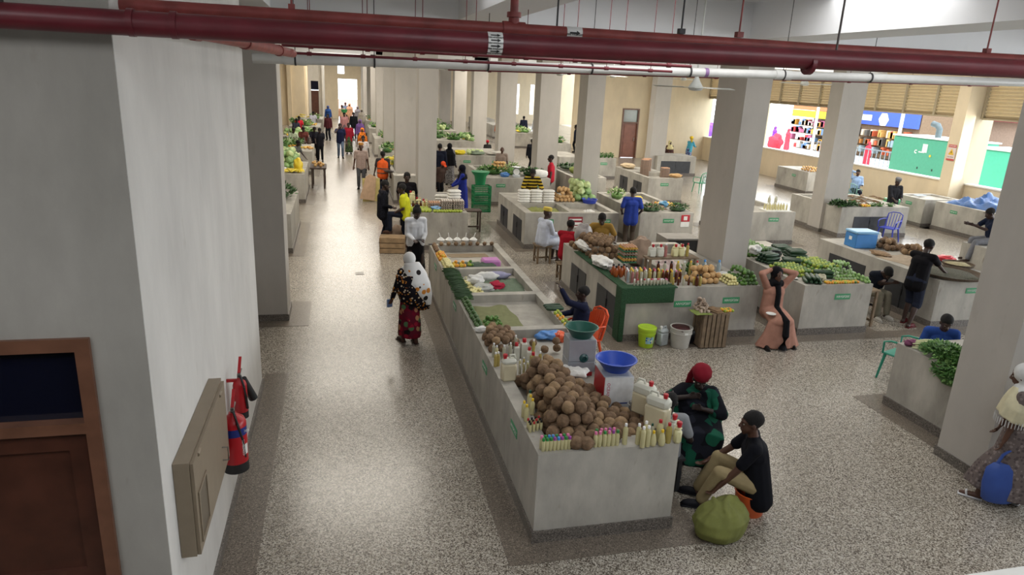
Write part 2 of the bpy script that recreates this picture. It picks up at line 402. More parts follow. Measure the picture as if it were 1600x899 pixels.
MB().cap((0.34, 0.02, 1.02), (0.34, 0.02, 1.2), 0.02).build('door_handle', mat('steel', '#c9c9c7', 0.3, 1.0, 0.03), t)
struct('wall_right', MB().box(22.0, 22.25, -6, 40.3, 0, 1.38).box(22.0, 22.25, -6, 40.3, 5.0, 5.8), CREAM)
trim(MB().box(21.96, 22.32, -6, 40.3, 1.38, 1.43), mat('white_sill', '#e9e6df', 0.5, var=0.03))
struct('wall_behind_viewer', MB().box(-9, 22.3, -6.3, -6, 0, 5.8), WALL)
struct('wall_far_left', MB().box(-9.2, -9, -6.3, 76, 0, 5.95), WALL)
par = P(1545, 893, 3.2)
struct('trim_90', MB().box(-9, 22, -6, par.y, 2.8, 3.0).box(-9, 22, par.y-0.16, par.y, 3.0, 3.2), WALL)
# louvres over the right-hand openings
LOUV = mat('louvre_cream', '#c9b795', 0.6, var=0.05)
LOUVP = mat('louvre_post', '#a79a80', 0.6, var=0.05)
for i, (y0, y1) in enumerate([(13.2, 20.7), (21.3, 27.55), (28.15, 34.45), (35.05, 40.2)]):
    t = tag(thing('window_%d' % (i+1), 'horizontal cream louvres above an open window', None, (22.1, y0, 3.75)), kind='structure')
    n = max(3, int(round((y1-y0)/1.45))); st = (y1-y0)/n
    for k in range(11):
        z = 0.06+k*0.115
        M = Matrix.Translation((0, 0, z)) @ Matrix.Rotation(R(43), 4, 'Y')
        MB().box(-0.085, 0.085, 0, y1-y0, -0.008, 0.008, M=M).build('louvre_slat', LOUV, t, False)
    for k in range(n+1): MB().box(-0.1, 0.0, k*st-0.05, k*st+0.05, -0.03, 1.28).build('louvre_post', LOUVP, t, False)
    MB().box(-0.08, 0.06, 0, y1-y0, -0.06, 0.0).build('louvre_rail', LOUVP, t, False)
# floor borders
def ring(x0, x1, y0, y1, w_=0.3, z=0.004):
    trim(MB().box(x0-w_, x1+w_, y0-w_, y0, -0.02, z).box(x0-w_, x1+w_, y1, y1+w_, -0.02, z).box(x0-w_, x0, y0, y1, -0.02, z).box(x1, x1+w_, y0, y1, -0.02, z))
trim(MB().box(-1.15, -0.82, 4.2, 9.9, -0.02, 0.003))
trim(MB().box(-1.5, -0.62, 11.9, 13.3, -0.02, 0.005))
trim(MB().box(4.35, 20, 10.15, 10.5, -0.02, 0.003))
trim(MB().box(0.25, 0.43, 15.1, 15.32, -0.02, 0.006).box(0.27, 0.41, 15.12, 15.3, 0, 0.008), mat('drain_cover', '#8f8b85', 0.4, var=0.2, scale=90))

# ================================================================== pipes
REDP = mat('red_pipe_paint', '#66202a', 0.4, var=0.22, scale=5)
REDP2 = mat('red_pipe_dusty', '#8a3f3c', 0.5, var=0.25, scale=9)
PVC = mat('white_pvc', '#d3d4d2', 0.35, var=0.05, scale=6)
STEEL = mat('dark_steel', '#3b3a3c', 0.5, 0.4, 0.1)
HANG = mat('hanger_rod', '#57504e', 0.5, 0.3)
LBL = plas('#e8e8e6'); BLK = plas('#1c1c1e', 0.5)
# thick fire main
a = PY(0, 25, 4.1); b = PY(800, 70, 4.1); zt = (a.z+b.z)/2
z1, z2 = PY(0, 25, 4.1).z, PY(1600, 104, 4.1).z
t = thing('fire_pipe', 'thick dark red fire main crossing the whole view near the ceiling', 'pipe', (0, 4.1, b.z))
z0 = b.z; zL = PY(200, 36, 4.1).z-z0; zR = PY(1500, 102, 4.1).z-z0
MB().tube([(-4, 0, zL-0.0), (-0.9, 0, zL), (1.0, 0, 0), (4.5, 0, zR), (9.5, 0, zR)], 0.062, 18).build('pipe_run', REDP, t)
for x in (-1.03, -0.83, 2.9): MB().cyl((x, 0, zL*0.6), (x+0.03, 0, zL*0.6), 0.069, n=18).build('coupling', REDP, t)
def arrow_label(parent, c, n, wdt, hh, r, word=True):
    """white sleeve on a pipe with black arrows"""
    m = MB(); k = 10; a0, a1 = -1.25, 1.25
    vs = []; fs = []
    for i in range(k+1):
        a = a0+(a1-a0)*i/k
        for x in (-wdt/2, wdt/2): vs.append((x, -math.cos(a)*(r+0.0015), math.sin(a)*(r+0.0015)))
        for x in (-wdt/2, wdt/2): vs.append((x, -math.cos(a)*(r-0.001), math.sin(a)*(r-0.001)))
    for i in range(k):
        j = i*4; fs += [(j, j+1, j+5, j+4), (j+2, j+6, j+7, j+3), (j, j+4, j+6, j+2), (j+1, j+3, j+7, j+5)]
    m.add(vs, fs); o = m.build('flow_label', LBL, parent, loc=c)
    for i in range(n):
        an = (i-(n-1)/2)*(1.9/max(n, 2)); q = Matrix.Rotation(an, 4, 'X')
        def pt(x, z): p = Vector((x, -(r+0.003), z)); return Matrix.Rotation(-an, 4, 'X') @ p
        A = MB(); s = wdt*0.34; h_ = hh
        A.add([pt(-s, -h_*.18), pt(s*.3, -h_*.18), pt(s*.3, -h_*.5), pt(s, 0), pt(s*.3, h_*.5), pt(s*.3, h_*.18), pt(-s, h_*.18)], [(0, 1, 2, 3, 4, 5, 6)])
        A.build('arrow', BLK, o, False)
        if word:
            an2 = an-0.24; p = Matrix.Rotation(-an2, 4, 'X') @ Vector((0, -(r+0.003), 0))
            text('FIRE HYDRANT', wdt*0.155, p, (R(90)-an2, 0, 0), BLK, o)
lb = PY(775, 66, 4.1-0.062)
arrow_label(t, (lb.x, 0, 0), 4, 0.085, 0.02, 0.063)
# thinner pipe above it
b2 = PY(800, 46, 4.45); t2 = thing('sprinkler_pipe', 'thinner dusty red pipe running just above the thick fire main', 'pipe', (0, 4.45, b2.z))
zL = PY(100, 2, 4.45).z-b2.z; zR = PY(1500, 86, 4.45).z-b2.z; zm = PY(1180, 70, 4.45).z-b2.z
MB().tube([(-4, 0, zL), (-1.5, 0, zL), (-0.9, 0, PY(300, 15, 4.45).z-b2.z), (1.2, 0, 0), (3.2, 0, zm), (5.4, 0, zR), (10, 0, zR)], 0.038, 14).build('pipe_run', REDP2, t2)
tx = PY(803, 30, 4.45).x
MB().cyl((tx-0.07, 0, 0), (tx+0.07, 0, 0), 0.047, n=14).cyl((tx, 0, 0.0), (tx, 0, 0.07), 0.034, n=12).cyl((tx, 0, 0.07), (tx, 0, 0.1), 0.045, n=12).cyl((tx, 0, 0.1), (tx, 0, 1.0), 0.026, n=12).build('tee_riser', REDP2, t2)
lb = PY(899, 47, 4.45-0.04)
arrow_label(t2, (lb.x, 0, zm*(lb.x-1.2)/2.0), 1, 0.1, 0.03, 0.039)
def rod(parent, x, y, z0, z1, r=0.006, clamp=0.02, m=HANG):
    MB().cyl((x, y, z0), (x, y, z1), r, n=8).box(x-clamp, x+clamp, y-clamp, y+clamp, z0, z0+clamp*1.6).build('hanger', m, parent)
for px_, cl in ((457, .018), (870, .004), (1065, .02), (1156, .022), (1550, .02)):
    x = PY(px_, 45, 4.45).x; rod(t2, x, 0, 0.03+zR*(x/5.4), 5.8-b2.z, 0.006, cl, REDP2 if px_ in (457, 1156, 1550) else STEEL)
for x in (-1.6, 3.1): rod(t, x, 0, 0.05, 5.8-z0, 0.007, 0.02)
# white drain pipe
c0 = PY(400, 91, 10.3); c1 = PY(1560, 128, 10.3)
t = thing('white_drain_pipe', 'long white plastic drain pipe under the red pipes', 'pipe', (0, 10.3, c0.z))
dzp = c1.z-c0.z; x0, x1 = -1.12, c1.x+3
def zz(x): return dzp*(x-c0.x)/(c1.x-c0.x)
MB().tube([(x0, 0, zz(x0)), (x1, 0, zz(x1))], 0.066, 16).build('pipe_run', PVC, t)
for u in (462, 585, 762, 924, 1078, 1225, 1362):
    p = PY(u, 105, 10.3)
    sock = u in (462, 1225)
    if sock: MB().cyl((p.x-0.15, 0, zz(p.x)), (p.x+0.15, 0, zz(p.x)), 0.075, n=16).build('socket', PVC, t)
    MB().cyl((p.x-0.012, 0, zz(p.x)), (p.x+0.012, 0, zz(p.x)), 0.08, n=16).cyl((p.x, 0, 0.07+zz(p.x)), (p.x, 0, 5.8-c0.z), 0.006, n=6).build('pipe_clamp', STEEL, t)
p = PY(1103, 110, 10.3); MB().cyl((p.x-0.03, 0, zz(p.x)), (p.x+0.03, 0, zz(p.x)), 0.0685, n=16).build('purple_label', plas('#8a6a9a'), t)
# short elbow run turning along the white wall
t = thing('branch_pipe', 'dusty red branch pipe running back along the top of the white wall', 'pipe', (-0.9, 4.3, 0))
pts = [PY(290, 54, 4.3), PX(372, 72, -0.72), PX(450, 84, -0.55)]
pts = [Vector((-0.98, 4.2, 4.50)), Vector((-0.86, 4.9, 4.49)), Vector((-0.72, 6.2, 4.48)), Vector((-0.62, 8.2, 4.47)), Vector((-0.55, 9.4, 4.47))]
MB().tube([q-Vector((-0.9, 4.3, 0)) for q in pts], 0.05, 14).build('pipe_run', REDP2, t)
for k in (1, 2, 3):
    q = pts[k]-Vector((-0.9, 4.3, 0)); d = (pts[k]-pts[k-1]).normalized(); MB().cyl(q-d*0.05, q+d*0.05, 0.06, n=14).build('coupling', REDP2, t)
# thin red pipes further back
for i, (va, ua, vb, ub, Y, r, lab) in enumerate([(70, 440, 104, 1080, 9.4, 0.022, 'thin red pipe running above the white drain pipe'),
                                       (82, 440, 112, 1050, 9.8, 0.018, 'dark red thin pipe just behind the topmost thin pipe'),
                                       (108, 700, 134, 1560, 13.6, 0.028, 'red pipe behind and below the white drain pipe')]):
    A = PY(ua, va, Y); B = PY(ub, vb, Y); z = (A.z+B.z)/2
    t = thing('thin_red_pipe', lab, 'pipe', (A.x, Y, z))
    MB().tube([(0, 0, A.z-z), (B.x-A.x, 0, B.z-z)], r, 10).build('pipe_run', REDP, t)
    n = 8
    for k in range(n):
        f = (k+.5)/n; x = (B.x-A.x)*f; zc = (A.z-z)*(1-f)+(B.z-z)*f
        MB().cyl((x-0.03, 0, zc), (x+0.03, 0, zc), r*1.5, n=10).cyl((x, 0, zc), (x, 0, 5.8-z), 0.005, n=6).build('hanger', REDP, t)
# conduit and rods over the corridor (vertical rods at the top)
# ceiling fans
FANM = mat('fan_enamel', '#b9bcb8', 0.4, var=0.05)
def fan(label, x, y, z, rot, span=0.75, group=None):
    t = thing('ceiling_fan', label, 'fan', (x, y, z), rot, group)
    MB().cyl((0, 0, 0.1), (0, 0, 5.8-z), 0.014, n=8).build('down_rod', FANM, t)
    MB().lathe([(0.02, 0.26), (0.045, 0.2), (0.03, 0.17), (0.06, 0.1), (0.1, 0.04), (0.125, 0.0), (0.1, -0.04), (0.02, -0.055)], 20).build('motor', FANM, t)
    for k in range(3):
        a = k*2*math.pi/3; M = Matrix.Rotation(a, 4, 'Z') @ Matrix.Rotation(R(10), 4, 'X')
        MB().box(0.1, 0.22, -0.015, 0.015, -0.004, 0.004, M=M).add([M @ Vector(q) for q in [(0.2, -0.045, 0), (span, -0.065, 0), (span, 0.065, 0), (0.2, 0.045, 0), (0.2, -0.045, 0.004), (span, -0.065, 0.004), (span, 0.065, 0.004), (0.2, 0.045, 0.004)]],
            [(3, 2, 1, 0), (4, 5, 6, 7), (0, 1, 5, 4), (1, 2, 6, 5), (2, 3, 7, 6), (3, 0, 4, 7)]).build('fan_blade', FANM, t)
    return t
q = PY(1087, 137, 10.9); fan('grey ceiling fan hanging in front of the big pillar', q.x, q.y, q.z, R(8))
q = PY(1257, 131, 17.8); fan('small ceiling fan in front of the cream louvres', q.x, q.y, q.z, R(60))
for u, v, Y in ((875, 116, 23), (958, 119, 23), (723, 110, 30), (680, 108, 30), (1068, 124, 26)):
    q = PY(u, v, Y); fan('distant ceiling fan just under the white drain pipe', q.x, q.y, q.z, R(20+u % 50), 0.7, 'distant ceiling fans')

# ================================================================== market stalls
GREEN = mat('sign_green', '#3f9465', 0.5, var=0.05); WHITE = plas('#e6e6e2', 0.5); DARKD = mat('cupboard_steel', '#34363a', 0.45, 0.2, 0.15)
SH = 0.96
def stall(label, x0, x1, y0, y1, trays=(), h=SH, cups=(), plates=(), m=CONC, group=None, border=True, lip=0.14):
    t = thing('market_stall', label, 'stall', ((x0+x1)/2, (y0+y1)/2, 0), 0, group)
    cx, cy = (x0+x1)/2, (y0+y1)/2
    dmax = max([q[4] for q in trays], default=0)
    b = MB(); b.box(x0-cx, x1-cx, y0-cy, y1-cy, 0.0, h-dmax)
    if trays:
        xs = sorted({x0, x1} | {q[0] for q in trays} | {q[1] for q in trays}); ys = sorted({y0, y1} | {q[2] for q in trays} | {q[3] for q in trays})
        for i in range(len(xs)-1):
            for j in range(len(ys)-1):
                mx_, my_ = (xs[i]+xs[i+1])/2, (ys[j]+ys[j+1])/2
                d = 0
                for q in trays:
                    if q[0] < mx_ < q[1] and q[2] < my_ < q[3]: d = q[4]
                if d < dmax: b.box(xs[i]-cx, xs[i+1]-cx, ys[j]-cy, ys[j+1]-cy, h-dmax, h-d)
    b.build('body', m, t, False)
    p = 0.02
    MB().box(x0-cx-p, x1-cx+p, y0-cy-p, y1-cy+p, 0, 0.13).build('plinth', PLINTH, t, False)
    for side, a0, a1, z0_, z1_ in cups:
        if side == 'W':
            X = x0-cx; f = MB().box(X-0.012, X+0.03, a0-cy, a1-cy, z0_, z1_); hp = MB().box(X-0.03, X-0.012, (a0+a1)/2-cy-0.02, (a0+a1)/2-cy+0.02, (z0_+z1_)/2+0.02, (z0_+z1_)/2+0.16)
            f.box(X-0.02, X-0.012, (a0+a1)/2-cy-0.006, (a0+a1)/2-cy+0.006, z0_, z1_)
        else:
            Y = y0-cy; f = MB().box(a0-cx, a1-cx, Y-0.012, Y+0.03, z0_, z1_); hp = MB().box((a0+a1)/2-cx-0.02, (a0+a1)/2-cx+0.02, Y-0.03, Y-0.012, (z0_+z1_)/2+0.02, (z0_+z1_)/2+0.16)
            f.box((a0+a1)/2-cx-0.006, (a0+a1)/2-cx+0.006, Y-0.02, Y-0.012, z0_, z1_)
        o = f.build('cupboard_door', DARKD, t, False); hp.build('pull_handle', BLK, o, False)
    for side, c, txt, z in plates:
        if side == 'W':
            o = MB().box(-0.006, 0, -0.14, 0.14, -0.05, 0.05).build('number_plate', GREEN, t, False, loc=(x0-cx, c-cy, z))
            text(txt, 0.055, (-0.008, 0, 0), (R(90), 0, R(-90)), WHITE, o, shear=0.2)
        else:
            o = MB().box(-0.165, 0.165, -0.006, 0, -0.055, 0.055).build('number_plate', GREEN, t, False, loc=(c-cx, y0-cy, z))
            text(txt, 0.064, (0.0, -0.008, 0), (R(90), 0, 0), WHITE, o, shear=0.25)
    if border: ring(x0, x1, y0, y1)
    return t
# A : the long stall in front
stall('long grey stall in the middle foreground heaped with coconuts', 1.72, 3.16, 5.5, 13.97,
      [(1.88, 3.03, 5.72, 8.78, .13), (1.88, 3.03, 8.93, 10.4, .13), (1.88, 3.03, 10.56, 11.98, .13), (1.88, 3.03, 12.12, 13.8, .13)],
      plates=[('W', 6.42, 'NV/GF212', .74), ('W', 8.02, 'NV/GF211', .76), ('W', 10.5, 'NV/GF210', .76), ('W', 12.9, 'NV/GF209', .76)])
stall('double stall NV/GF207 and 206 with bottles, potatoes and limes along its front', 4.62, 7.25, 10.55, 13.95,
      [(4.86, 5.86, 11.05, 13.75, .2), (5.98, 7.1, 11.05, 13.75, .2)], cups=[('W', 10.72, 11.75, .1, .72), ('W', 12.4, 13.3, .08, .7)],
      plates=[('S', 5.76, 'NV/GF207', .66), ('S', 6.7, 'NV/GF206', .7)])
stall('stall NV/GF205 covered in cucumbers, limes and green tomatoes', 8.12, 9.57, 10.48, 14.0, plates=[('S', 8.95, 'NV/GF205', .73)])
stall('right-hand stall with a blue cool box and a big winnowing basket', 11.17, 12.75, 10.58, 14.2, cups=[('W', 12.55, 13.75, .1, .72), ('W', 10.98, 11.9, .1, .66)], plates=[('S', 12.0, 'NV/GF204', .74)])
stall('stall beside the right foreground pillar with leafy greens spilling over', 7.64, 9.3, 6.36, 7.7)
stall('stall with egg trays and flour behind the woman in white', 1.66, 3.12, 17.3, 20.6, [(1.8, 3.0, 17.9, 20.4, .12)], plates=[('S', 2.4, 'NV/GF208', .7)][:0])
stall('stall with two empty trays and a red notice on its front', 4.64, 7.25, 17.32, 20.6, [(4.85, 5.9, 17.5, 18.75, .14), (6.05, 7.1, 17.5, 18.75, .14)],
      cups=[('W', 19.3, 20.2, .1, .68), ('W', 17.65, 18.6, .1, .7)], plates=[('S', 6.85, 'NV/GF188', .74), ('S', 5.25, 'NV/GF189', .74)])
stall('stall with bananas and basil behind the man in the blue polo shirt', 7.9, 9.5, 17.38, 20.9, [(8.05, 9.35, 18.7, 20.7, .14)], plates=[('S', 8.75, 'NV/GF187', .74)])
stall('stall with a tray of small bottles behind the big pillar', 11.4, 12.85, 17.55, 20.4, [(11.55, 12.7, 18.5, 20.2, .14)], cups=[('W', 18.6, 19.5, .1, .7)], plates=[('S', 12.15, 'NV/GF186', .74)])
stall('stall piled with brown roots around the slanting right pillar', 15.1, 17.6, 18.42, 21.0, [(15.25, 17.45, 19.4, 20.85, .14)], cups=[('S', 15.6, 16.8, .12, .66)])
stall('bare stall the man with the phone sits on', 14.9, 16.5, 11.2, 13.74)
stall('empty stall below the right window beside the green bin', 19.6, 21.2, 19.9, 21.3, [(19.75, 21.05, 20.05, 21.15, .06)], plates=[('W', 20.6, 'NV/GF171', .74)])
stall('stall topped with a crumpled blue tarpaulin', 19.85, 21.9, 16.6, 19.7, plates=[('W', 18.9, 'NV/GF172', .72)])
stall('pale stall with onions under the right window', 20.0, 21.5, 26.9, 29.2, plates=[('W', 27.9, 'NV/GF165', .7)])
stall('stall with two cupboard doors at the foot of the cream wall', 15.3, 17.4, 32.3, 33.9, cups=[('S', 15.5, 17.1, .1, .72)])
stall('stall with stacked egg trays and dark cupboard doors', 11.24, 12.65, 24.3, 27.7, [(11.4, 12.5, 24.5, 26.0, .14)], cups=[('W', 24.9, 25.7, .1, .7), ('W', 26.3, 27.1, .1, .7)], plates=[('S', 11.9, 'NV/GF160', .72)])
stall('low stall in front of the brown door with upright bottles of greens', 11.3, 12.5, 30.8, 33.2, plates=[('S', 11.9, 'NV/GF150', .7)])
stall('empty stall right of the middle pillar', 8.2, 9.5, 24.2, 27.2, [(8.35, 9.35, 24.4, 27.0, .14)], plates=[('S', 8.9, 'NV/GF161', .7)])
stall('stall with the weighing scale and bunched greens', 4.85, 7.2, 23.7, 27.3, [(5.0, 7.05, 25.0, 27.1, .12)], plates=[('S', 5.4, 'NV/GF163', .7), ('S', 6.7, 'NV/GF162', .7)])
stall('stall with yellow cloth and cabbage hearts behind the green crates', 4.8, 7.2, 30.6, 34.0, plates=[('S', 5.4, 'NV/GF153', .7), ('S', 6.7, 'NV/GF152', .7)])
stall('second stall down the right side of the corridor with a printed sheet', 1.72, 3.1, 23.9, 27.3, [(1.85, 2.95, 24.1, 27.1, .12)])
stall('stall with melon slices standing beyond the egg tray stall', 9.75, 10.9, 30.9, 33.4)
for k in range(5):
    stall('far stall on the right of the corridor, half hidden by pillars', 1.72, 3.1, 30.9+6.85*k, 34.2+6.85*k, group='far stalls right of the corridor', border=False)
for k in range(4):
    stall('far stall between the two rows of pillars', 4.8, 7.1, 37.6+6.85*k, 40.9+6.85*k, group='far stalls between the pillar rows', border=False)
for k in range(4):
    stall('far stall beyond the right pillar row', 10.9, 12.5, 37.6+6.85*k, 40.9+6.85*k, group='far stalls beyond the pillar row', border=False)
LS = ['nearest stall at the left edge with dark greens', 'second left stall with cabbages and bananas', 'third left stall with dark fruit in a row', 'fourth left stall heaped with cabbages and oranges', 'fifth left stall heaped with pale greens', 'sixth left stall with greens and yellow fruit']
for k in range(6):
    stall(LS[k], -3.0, -1.2, 17.1+6.85*k, 20.5+6.85*k, border=k < 3)
# ================================================================== goods
COCO = mat('coconut_husk', '#7a624b', 0.9, var=0.3, scale=22, bump=0.8)
COCO2 = mat('coconut_husk_pale', '#93795b', 0.9, var=0.28, scale=22, bump=0.8)
LIME = mat('lime_skin', '#527a32', 0.4, var=0.3, scale=6); LIMED = mat('dark_lime_skin', '#415f30', 0.45, var=0.3, scale=6)
LIMEY = mat('yellow_green_skin', '#9cab3c', 0.4, var=0.25, scale=6)
ORNG = mat('orange_skin', '#e09a2c', 0.45, var=0.15); YEL = mat('yellow_skin', '#ddb93a', 0.45, var=0.15)
PALEY = mat('cream_eggplant', '#dfd79a', 0.35, var=0.1); POTATO = mat('potato_skin', '#c29d6c', 0.8, var=0.18, scale=14, bump=0.2)
CUKE = mat('cucumber_skin', '#24402a', 0.4, var=0.35, scale=30); GREENPALE = mat('pale_green_skin', '#a9c493', 0.4, var=0.15, scale=9)
CABB = mat('cabbage_leaf', '#84a368', 0.55, var=0.35, scale=7, bump=0.5); LEAF = mat('leaf_green', '#3f6a2e', 0.6, var=0.4, scale=9)
LEAFD = mat('dark_leaf', '#2c4a24', 0.6, var=0.4, scale=9); LEAFL = mat('light_leaf', '#6f9650', 0.6, var=0.35, scale=9); STEM = mat('pale_stem', '#cfd3a6', 0.6)
CLOTHW = cloth('#dcdcd9'); CLOTHG = cloth('#6d7668'); SACKG = cloth('#7d8a4a', 'sack_olive')
def one(name, mb, m, smooth=True): return mb.build(name, m, smooth=smooth)
def inpoly(p, poly):
    s = 0
    for i in range(len(poly)):
        a, b = poly[i], poly[(i+1) % len(poly)]
        if (a[1] > p[1]) != (b[1] > p[1]) and p[0] < (b[0]-a[0])*(p[1]-a[1])/(b[1]-a[1])+a[0]: s ^= 1
    return s
def edge_d(p, poly):
    m = 1e9
    for i in range(len(poly)):
        a = Vector(poly[i][:2]); b = Vector(poly[(i+1) % len(poly)][:2]); q = Vector(p[:2]); t = max(0, min(1, (q-a).dot(b-a)/max((b-a).length_squared, 1e-9)))
        m = min(m, (a+(b-a)*t-q).length)
    return m
def heap_pts(poly, z, r, layers, slope=1.0, jit=0.1):
    """positions of balls of radius r packed in layers over the polygon poly"""
    out = []; xs = [p[0] for p in poly]; ys = [p[1] for p in poly]; d = 2*r*1.03
    for L in range(layers):
        ox, oy = (0, 0) if L % 2 == 0 else (d/2, d*0.2887)
        j = 0; y = min(ys)+r*0.6
        while y < max(ys):
            x = min(xs)+r*0.6+(d/2 if j % 2 else 0)
            while x < max(xs):
                p = (x+ox, y+oy)
                if inpoly(p, poly) and edge_d(p, poly) > r*0.5+L*r*1.1*slope:
                    out.append((p[0]+random.uniform(-jit, jit)*r, p[1]+random.uniform(-jit, jit)*r, z+r+L*r*1.64, L))
                x += d
            y += d*0.866; j += 1
    keep = []
    for p in out:                      # leave out what lies wholly inside the heap
        n = sum(1 for q in out if q[3] > p[3] and (q[0]-p[0])**2+(q[1]-p[1])**2 < (1.5*d)**2)
        if n < 4 or edge_d(p, poly) < r*2.2: keep.append(p)
    return keep
RR = lambda: (random.uniform(0, 6.3), random.uniform(0, 6.3), random.uniform(0, 6.3))
def rect(x0, x1, y0, y1): return [(x0, y0), (x1, y0), (x1, y1), (x0, y1)]
def pxpoly(pts, z): return [tuple(P(u, v, z))[:2] for u, v in pts]
class Kind:
    def __init__(s, name, cat, mbs, mats, hl=0.0):
        s.name, s.cat = name, cat; s.me = [mb.mesh(name, m) for mb, m in zip(mbs, mats)]; s.hl = hl
    def put(s, loc, label, group, rot=None, scale=1.0, k=None):
        o = bpy.data.objects.new(s.name, s.me[random.randrange(len(s.me)) if k is None else k]); COL.objects.link(o)
        o.location = loc; o.rotation_euler = rot or (0, 0, random.uniform(0, 6.3)); o.scale = (scale,)*3
        return tag(o, label, s.cat, group)
    def heap(s, poly, z, r, layers, label, group, slope=1.0, jit=0.1, limit=999, rr=None, sc=(0.94, 1.04), k=None, spin=True):
        pts = heap_pts(poly, z, r, layers, slope, jit)
        if len(pts) > limit: pts = [p for p in pts if True][:limit]
        for p in pts: s.put(p[:3], label, group, RR() if spin else (0, 0, random.uniform(0, 6.3)), random.uniform(*sc), k)
        return len(pts)
def nut(seed):
    m = MB().ball((0, 0, 0), (1, 1, 1.08), 14, 10, nz=0.10, seed=seed)
    m.cyl((0.1, 0, 0.95), (0.25, 0.1, 1.25), 0.22, 0.02, 6)
    return m
def scaled(mb, r): mb.v = [tuple(c*r for c in p) for p in mb.v]; return mb
CR = 0.066
coconut = Kind('coconut', 'coconut', [scaled(nut(k), CR) for k in (1, 5, 9, 14)], [COCO, COCO, COCO2, COCO])
_lim = {}
def fruit(name, r, mats, cat=None, elong=1.0, seg=10, ring=7):
    return Kind(name, cat or name.split('_')[-1], [scaled(MB().ball((0, 0, 0), (1, 1, elong), seg, ring, nz=0.05, seed=i), r) for i in range(len(mats))], mats)
lime = fruit('lime', 0.03, [LIME, LIMED, LIME], elong=1.12)
limey = fruit('green_orange', 0.028, [LIMEY, LIME], 'orange', elong=1.1)  # yellow-green lime-like fruit, not oranges despite the category
orangef = fruit('orange', 0.034, [ORNG, YEL])
small_orange = fruit('yellow_tomato', 0.026, [ORNG, YEL], 'tomato')
eggplant = fruit('white_eggplant', 0.027, [PALEY, PALEY], 'eggplant', elong=1.15)
potato = fruit('potato', 0.055, [POTATO, POTATO], elong=1.2, seg=12, ring=8)
greentom = fruit('green_tomato', 0.03, [GREENPALE, mat('green_tom2', '#86ab62', .4)], 'tomato')
onion = fruit('onion', 0.035, [mat('onion_skin', '#c79a5e', .5), mat('onion2', '#d8b070', .5)])
cabbage = Kind('cabbage', 'cabbage', [MB().ball((0, 0, 0), 0.11, 14, 10, nz=0.28, seed=k) for k in (3, 8)], [CABB, mat('cabbage_pale', '#b9c98e', .55, var=.25, scale=7, bump=.4)])
def cuke_mb():
    m = MB(); m.tube([(-0.13, 0, 0.004), (-0.11, 0, 0), (0, 0, -0.006), (0.11, 0, 0), (0.13, 0, 0.004)], [0.008, 0.024, 0.03, 0.024, 0.008], 10); return m
cuke = Kind('cucumber', 'cucumber', [cuke_mb()], [CUKE])

def leaves(n, rx, ry, h, size, seed=0, stems=0.4, droop=0.0):
    """a dense bundle of leaf blades over a mound"""
    rd = random.Random(seed); m = MB()
    m.ball((0, 0, h*0.3), (rx*0.72, ry*0.72, h*0.35), 12, 7, nz=0.3, seed=seed)
    for i in range(n):
        a = rd.uniform(0, 6.28); q = math.sqrt(rd.random()); x, y = rx*q*math.cos(a), ry*q*math.sin(a)
        z = h*(0.25+0.75*math.sqrt(max(0, 1-q*q)))*rd.uniform(0.75, 1.05)
        d = Vector((math.cos(a)*rd.uniform(0.3, 1.2), math.sin(a)*rd.uniform(0.3, 1.2), rd.uniform(-0.3-droop, 0.9))).normalized()
        sd = d.cross(Vector((0, 0, 1))); sd = Vector((1, 0, 0)) if sd.length < .01 else sd.normalized(); L = size*rd.uniform(.6, 1.25); w_ = L*rd.uniform(.22, .4)
        b = Vector((x, y, max(z, 0.012))); up = d.cross(sd)*L*0.12
        if (b+d*L).z < 0.004 and not droop: d.z = 0; 
        m.add([b, b+d*L*.45+sd*w_+up, b+d*L, b+d*L*.45-sd*w_+up, b+d*L*.5-up*0.5], [(0, 1, 4), (1, 2, 4), (2, 3, 4), (3, 0, 4)], rd.choice((0, 0, 1)))
    return m
def bunch(label, cat, x, y, z, n=150, rx=.2, ry=.14, h=.13, size=.05, mats=None, rz=0, seed=1, name='leaf_bundle', group=None, droop=0.0):
    o = leaves(n, rx, ry, h, size, seed, droop=droop).build(name, mats or [LEAF, LEAFL], loc=(x, y, z), rz=rz)
    return tag(o, label, cat, group)
def sheet(name, label, cat, cx, cy, z, sx, sy, m, amp=.02, rz=0, th=0.006, n=16, seed=0, f=9.0, group=None, edge=0.0, parent=None):
    """a crumpled cloth or bag lying on a surface"""
    vs = []; fs = []
    for lay in (1, 0):
        for j in range(n+1):
            for i in range(n+1):
                u, v = i/n-.5, j/n-.5
                wob = 1+0.14*mnoise.noise(Vector((u*3+seed, v*3, seed)))
                x, y = u*sx*wob, v*sy*(1+0.14*mnoise.noise(Vector((v*3, u*3+seed, 3))))
                b = max(0, 1-max(abs(u), abs(v))*2)**0.5
                h = amp*(0.35+abs(mnoise.noise(Vector((x*f+seed, y*f, seed)))+0.35*mnoise.noise(Vector((x*f*2.7, y*f*2.7, seed)))))*b*2
                vs.append((x, y, (h+th) if lay else 0.0))
    N = (n+1)*(n+1)
    for j in range(n):
        for i in range(n):
            a = j*(n+1)+i; fs.append((a, a+1, a+n+2, a+n+1)); fs.append((N+a, N+a+n+1, N+a+n+2, N+a+1))
    rim = [i for i in range(n+1)]+[(j+1)*(n+1)+n for j in range(n)]+[n*(n+1)+n-1-i for i in range(n)]+[(n-1-j)*(n+1) for j in range(n-1)]
    for k in range(len(rim)): a, b = rim[k], rim[(k+1) % len(rim)]; fs.append((a, N+a, N+b, b))
    o = MB().add(vs, fs).build(name, m, parent, loc=(cx, cy, z), rz=rz)
    return tag(o, label, cat, group) if label else o
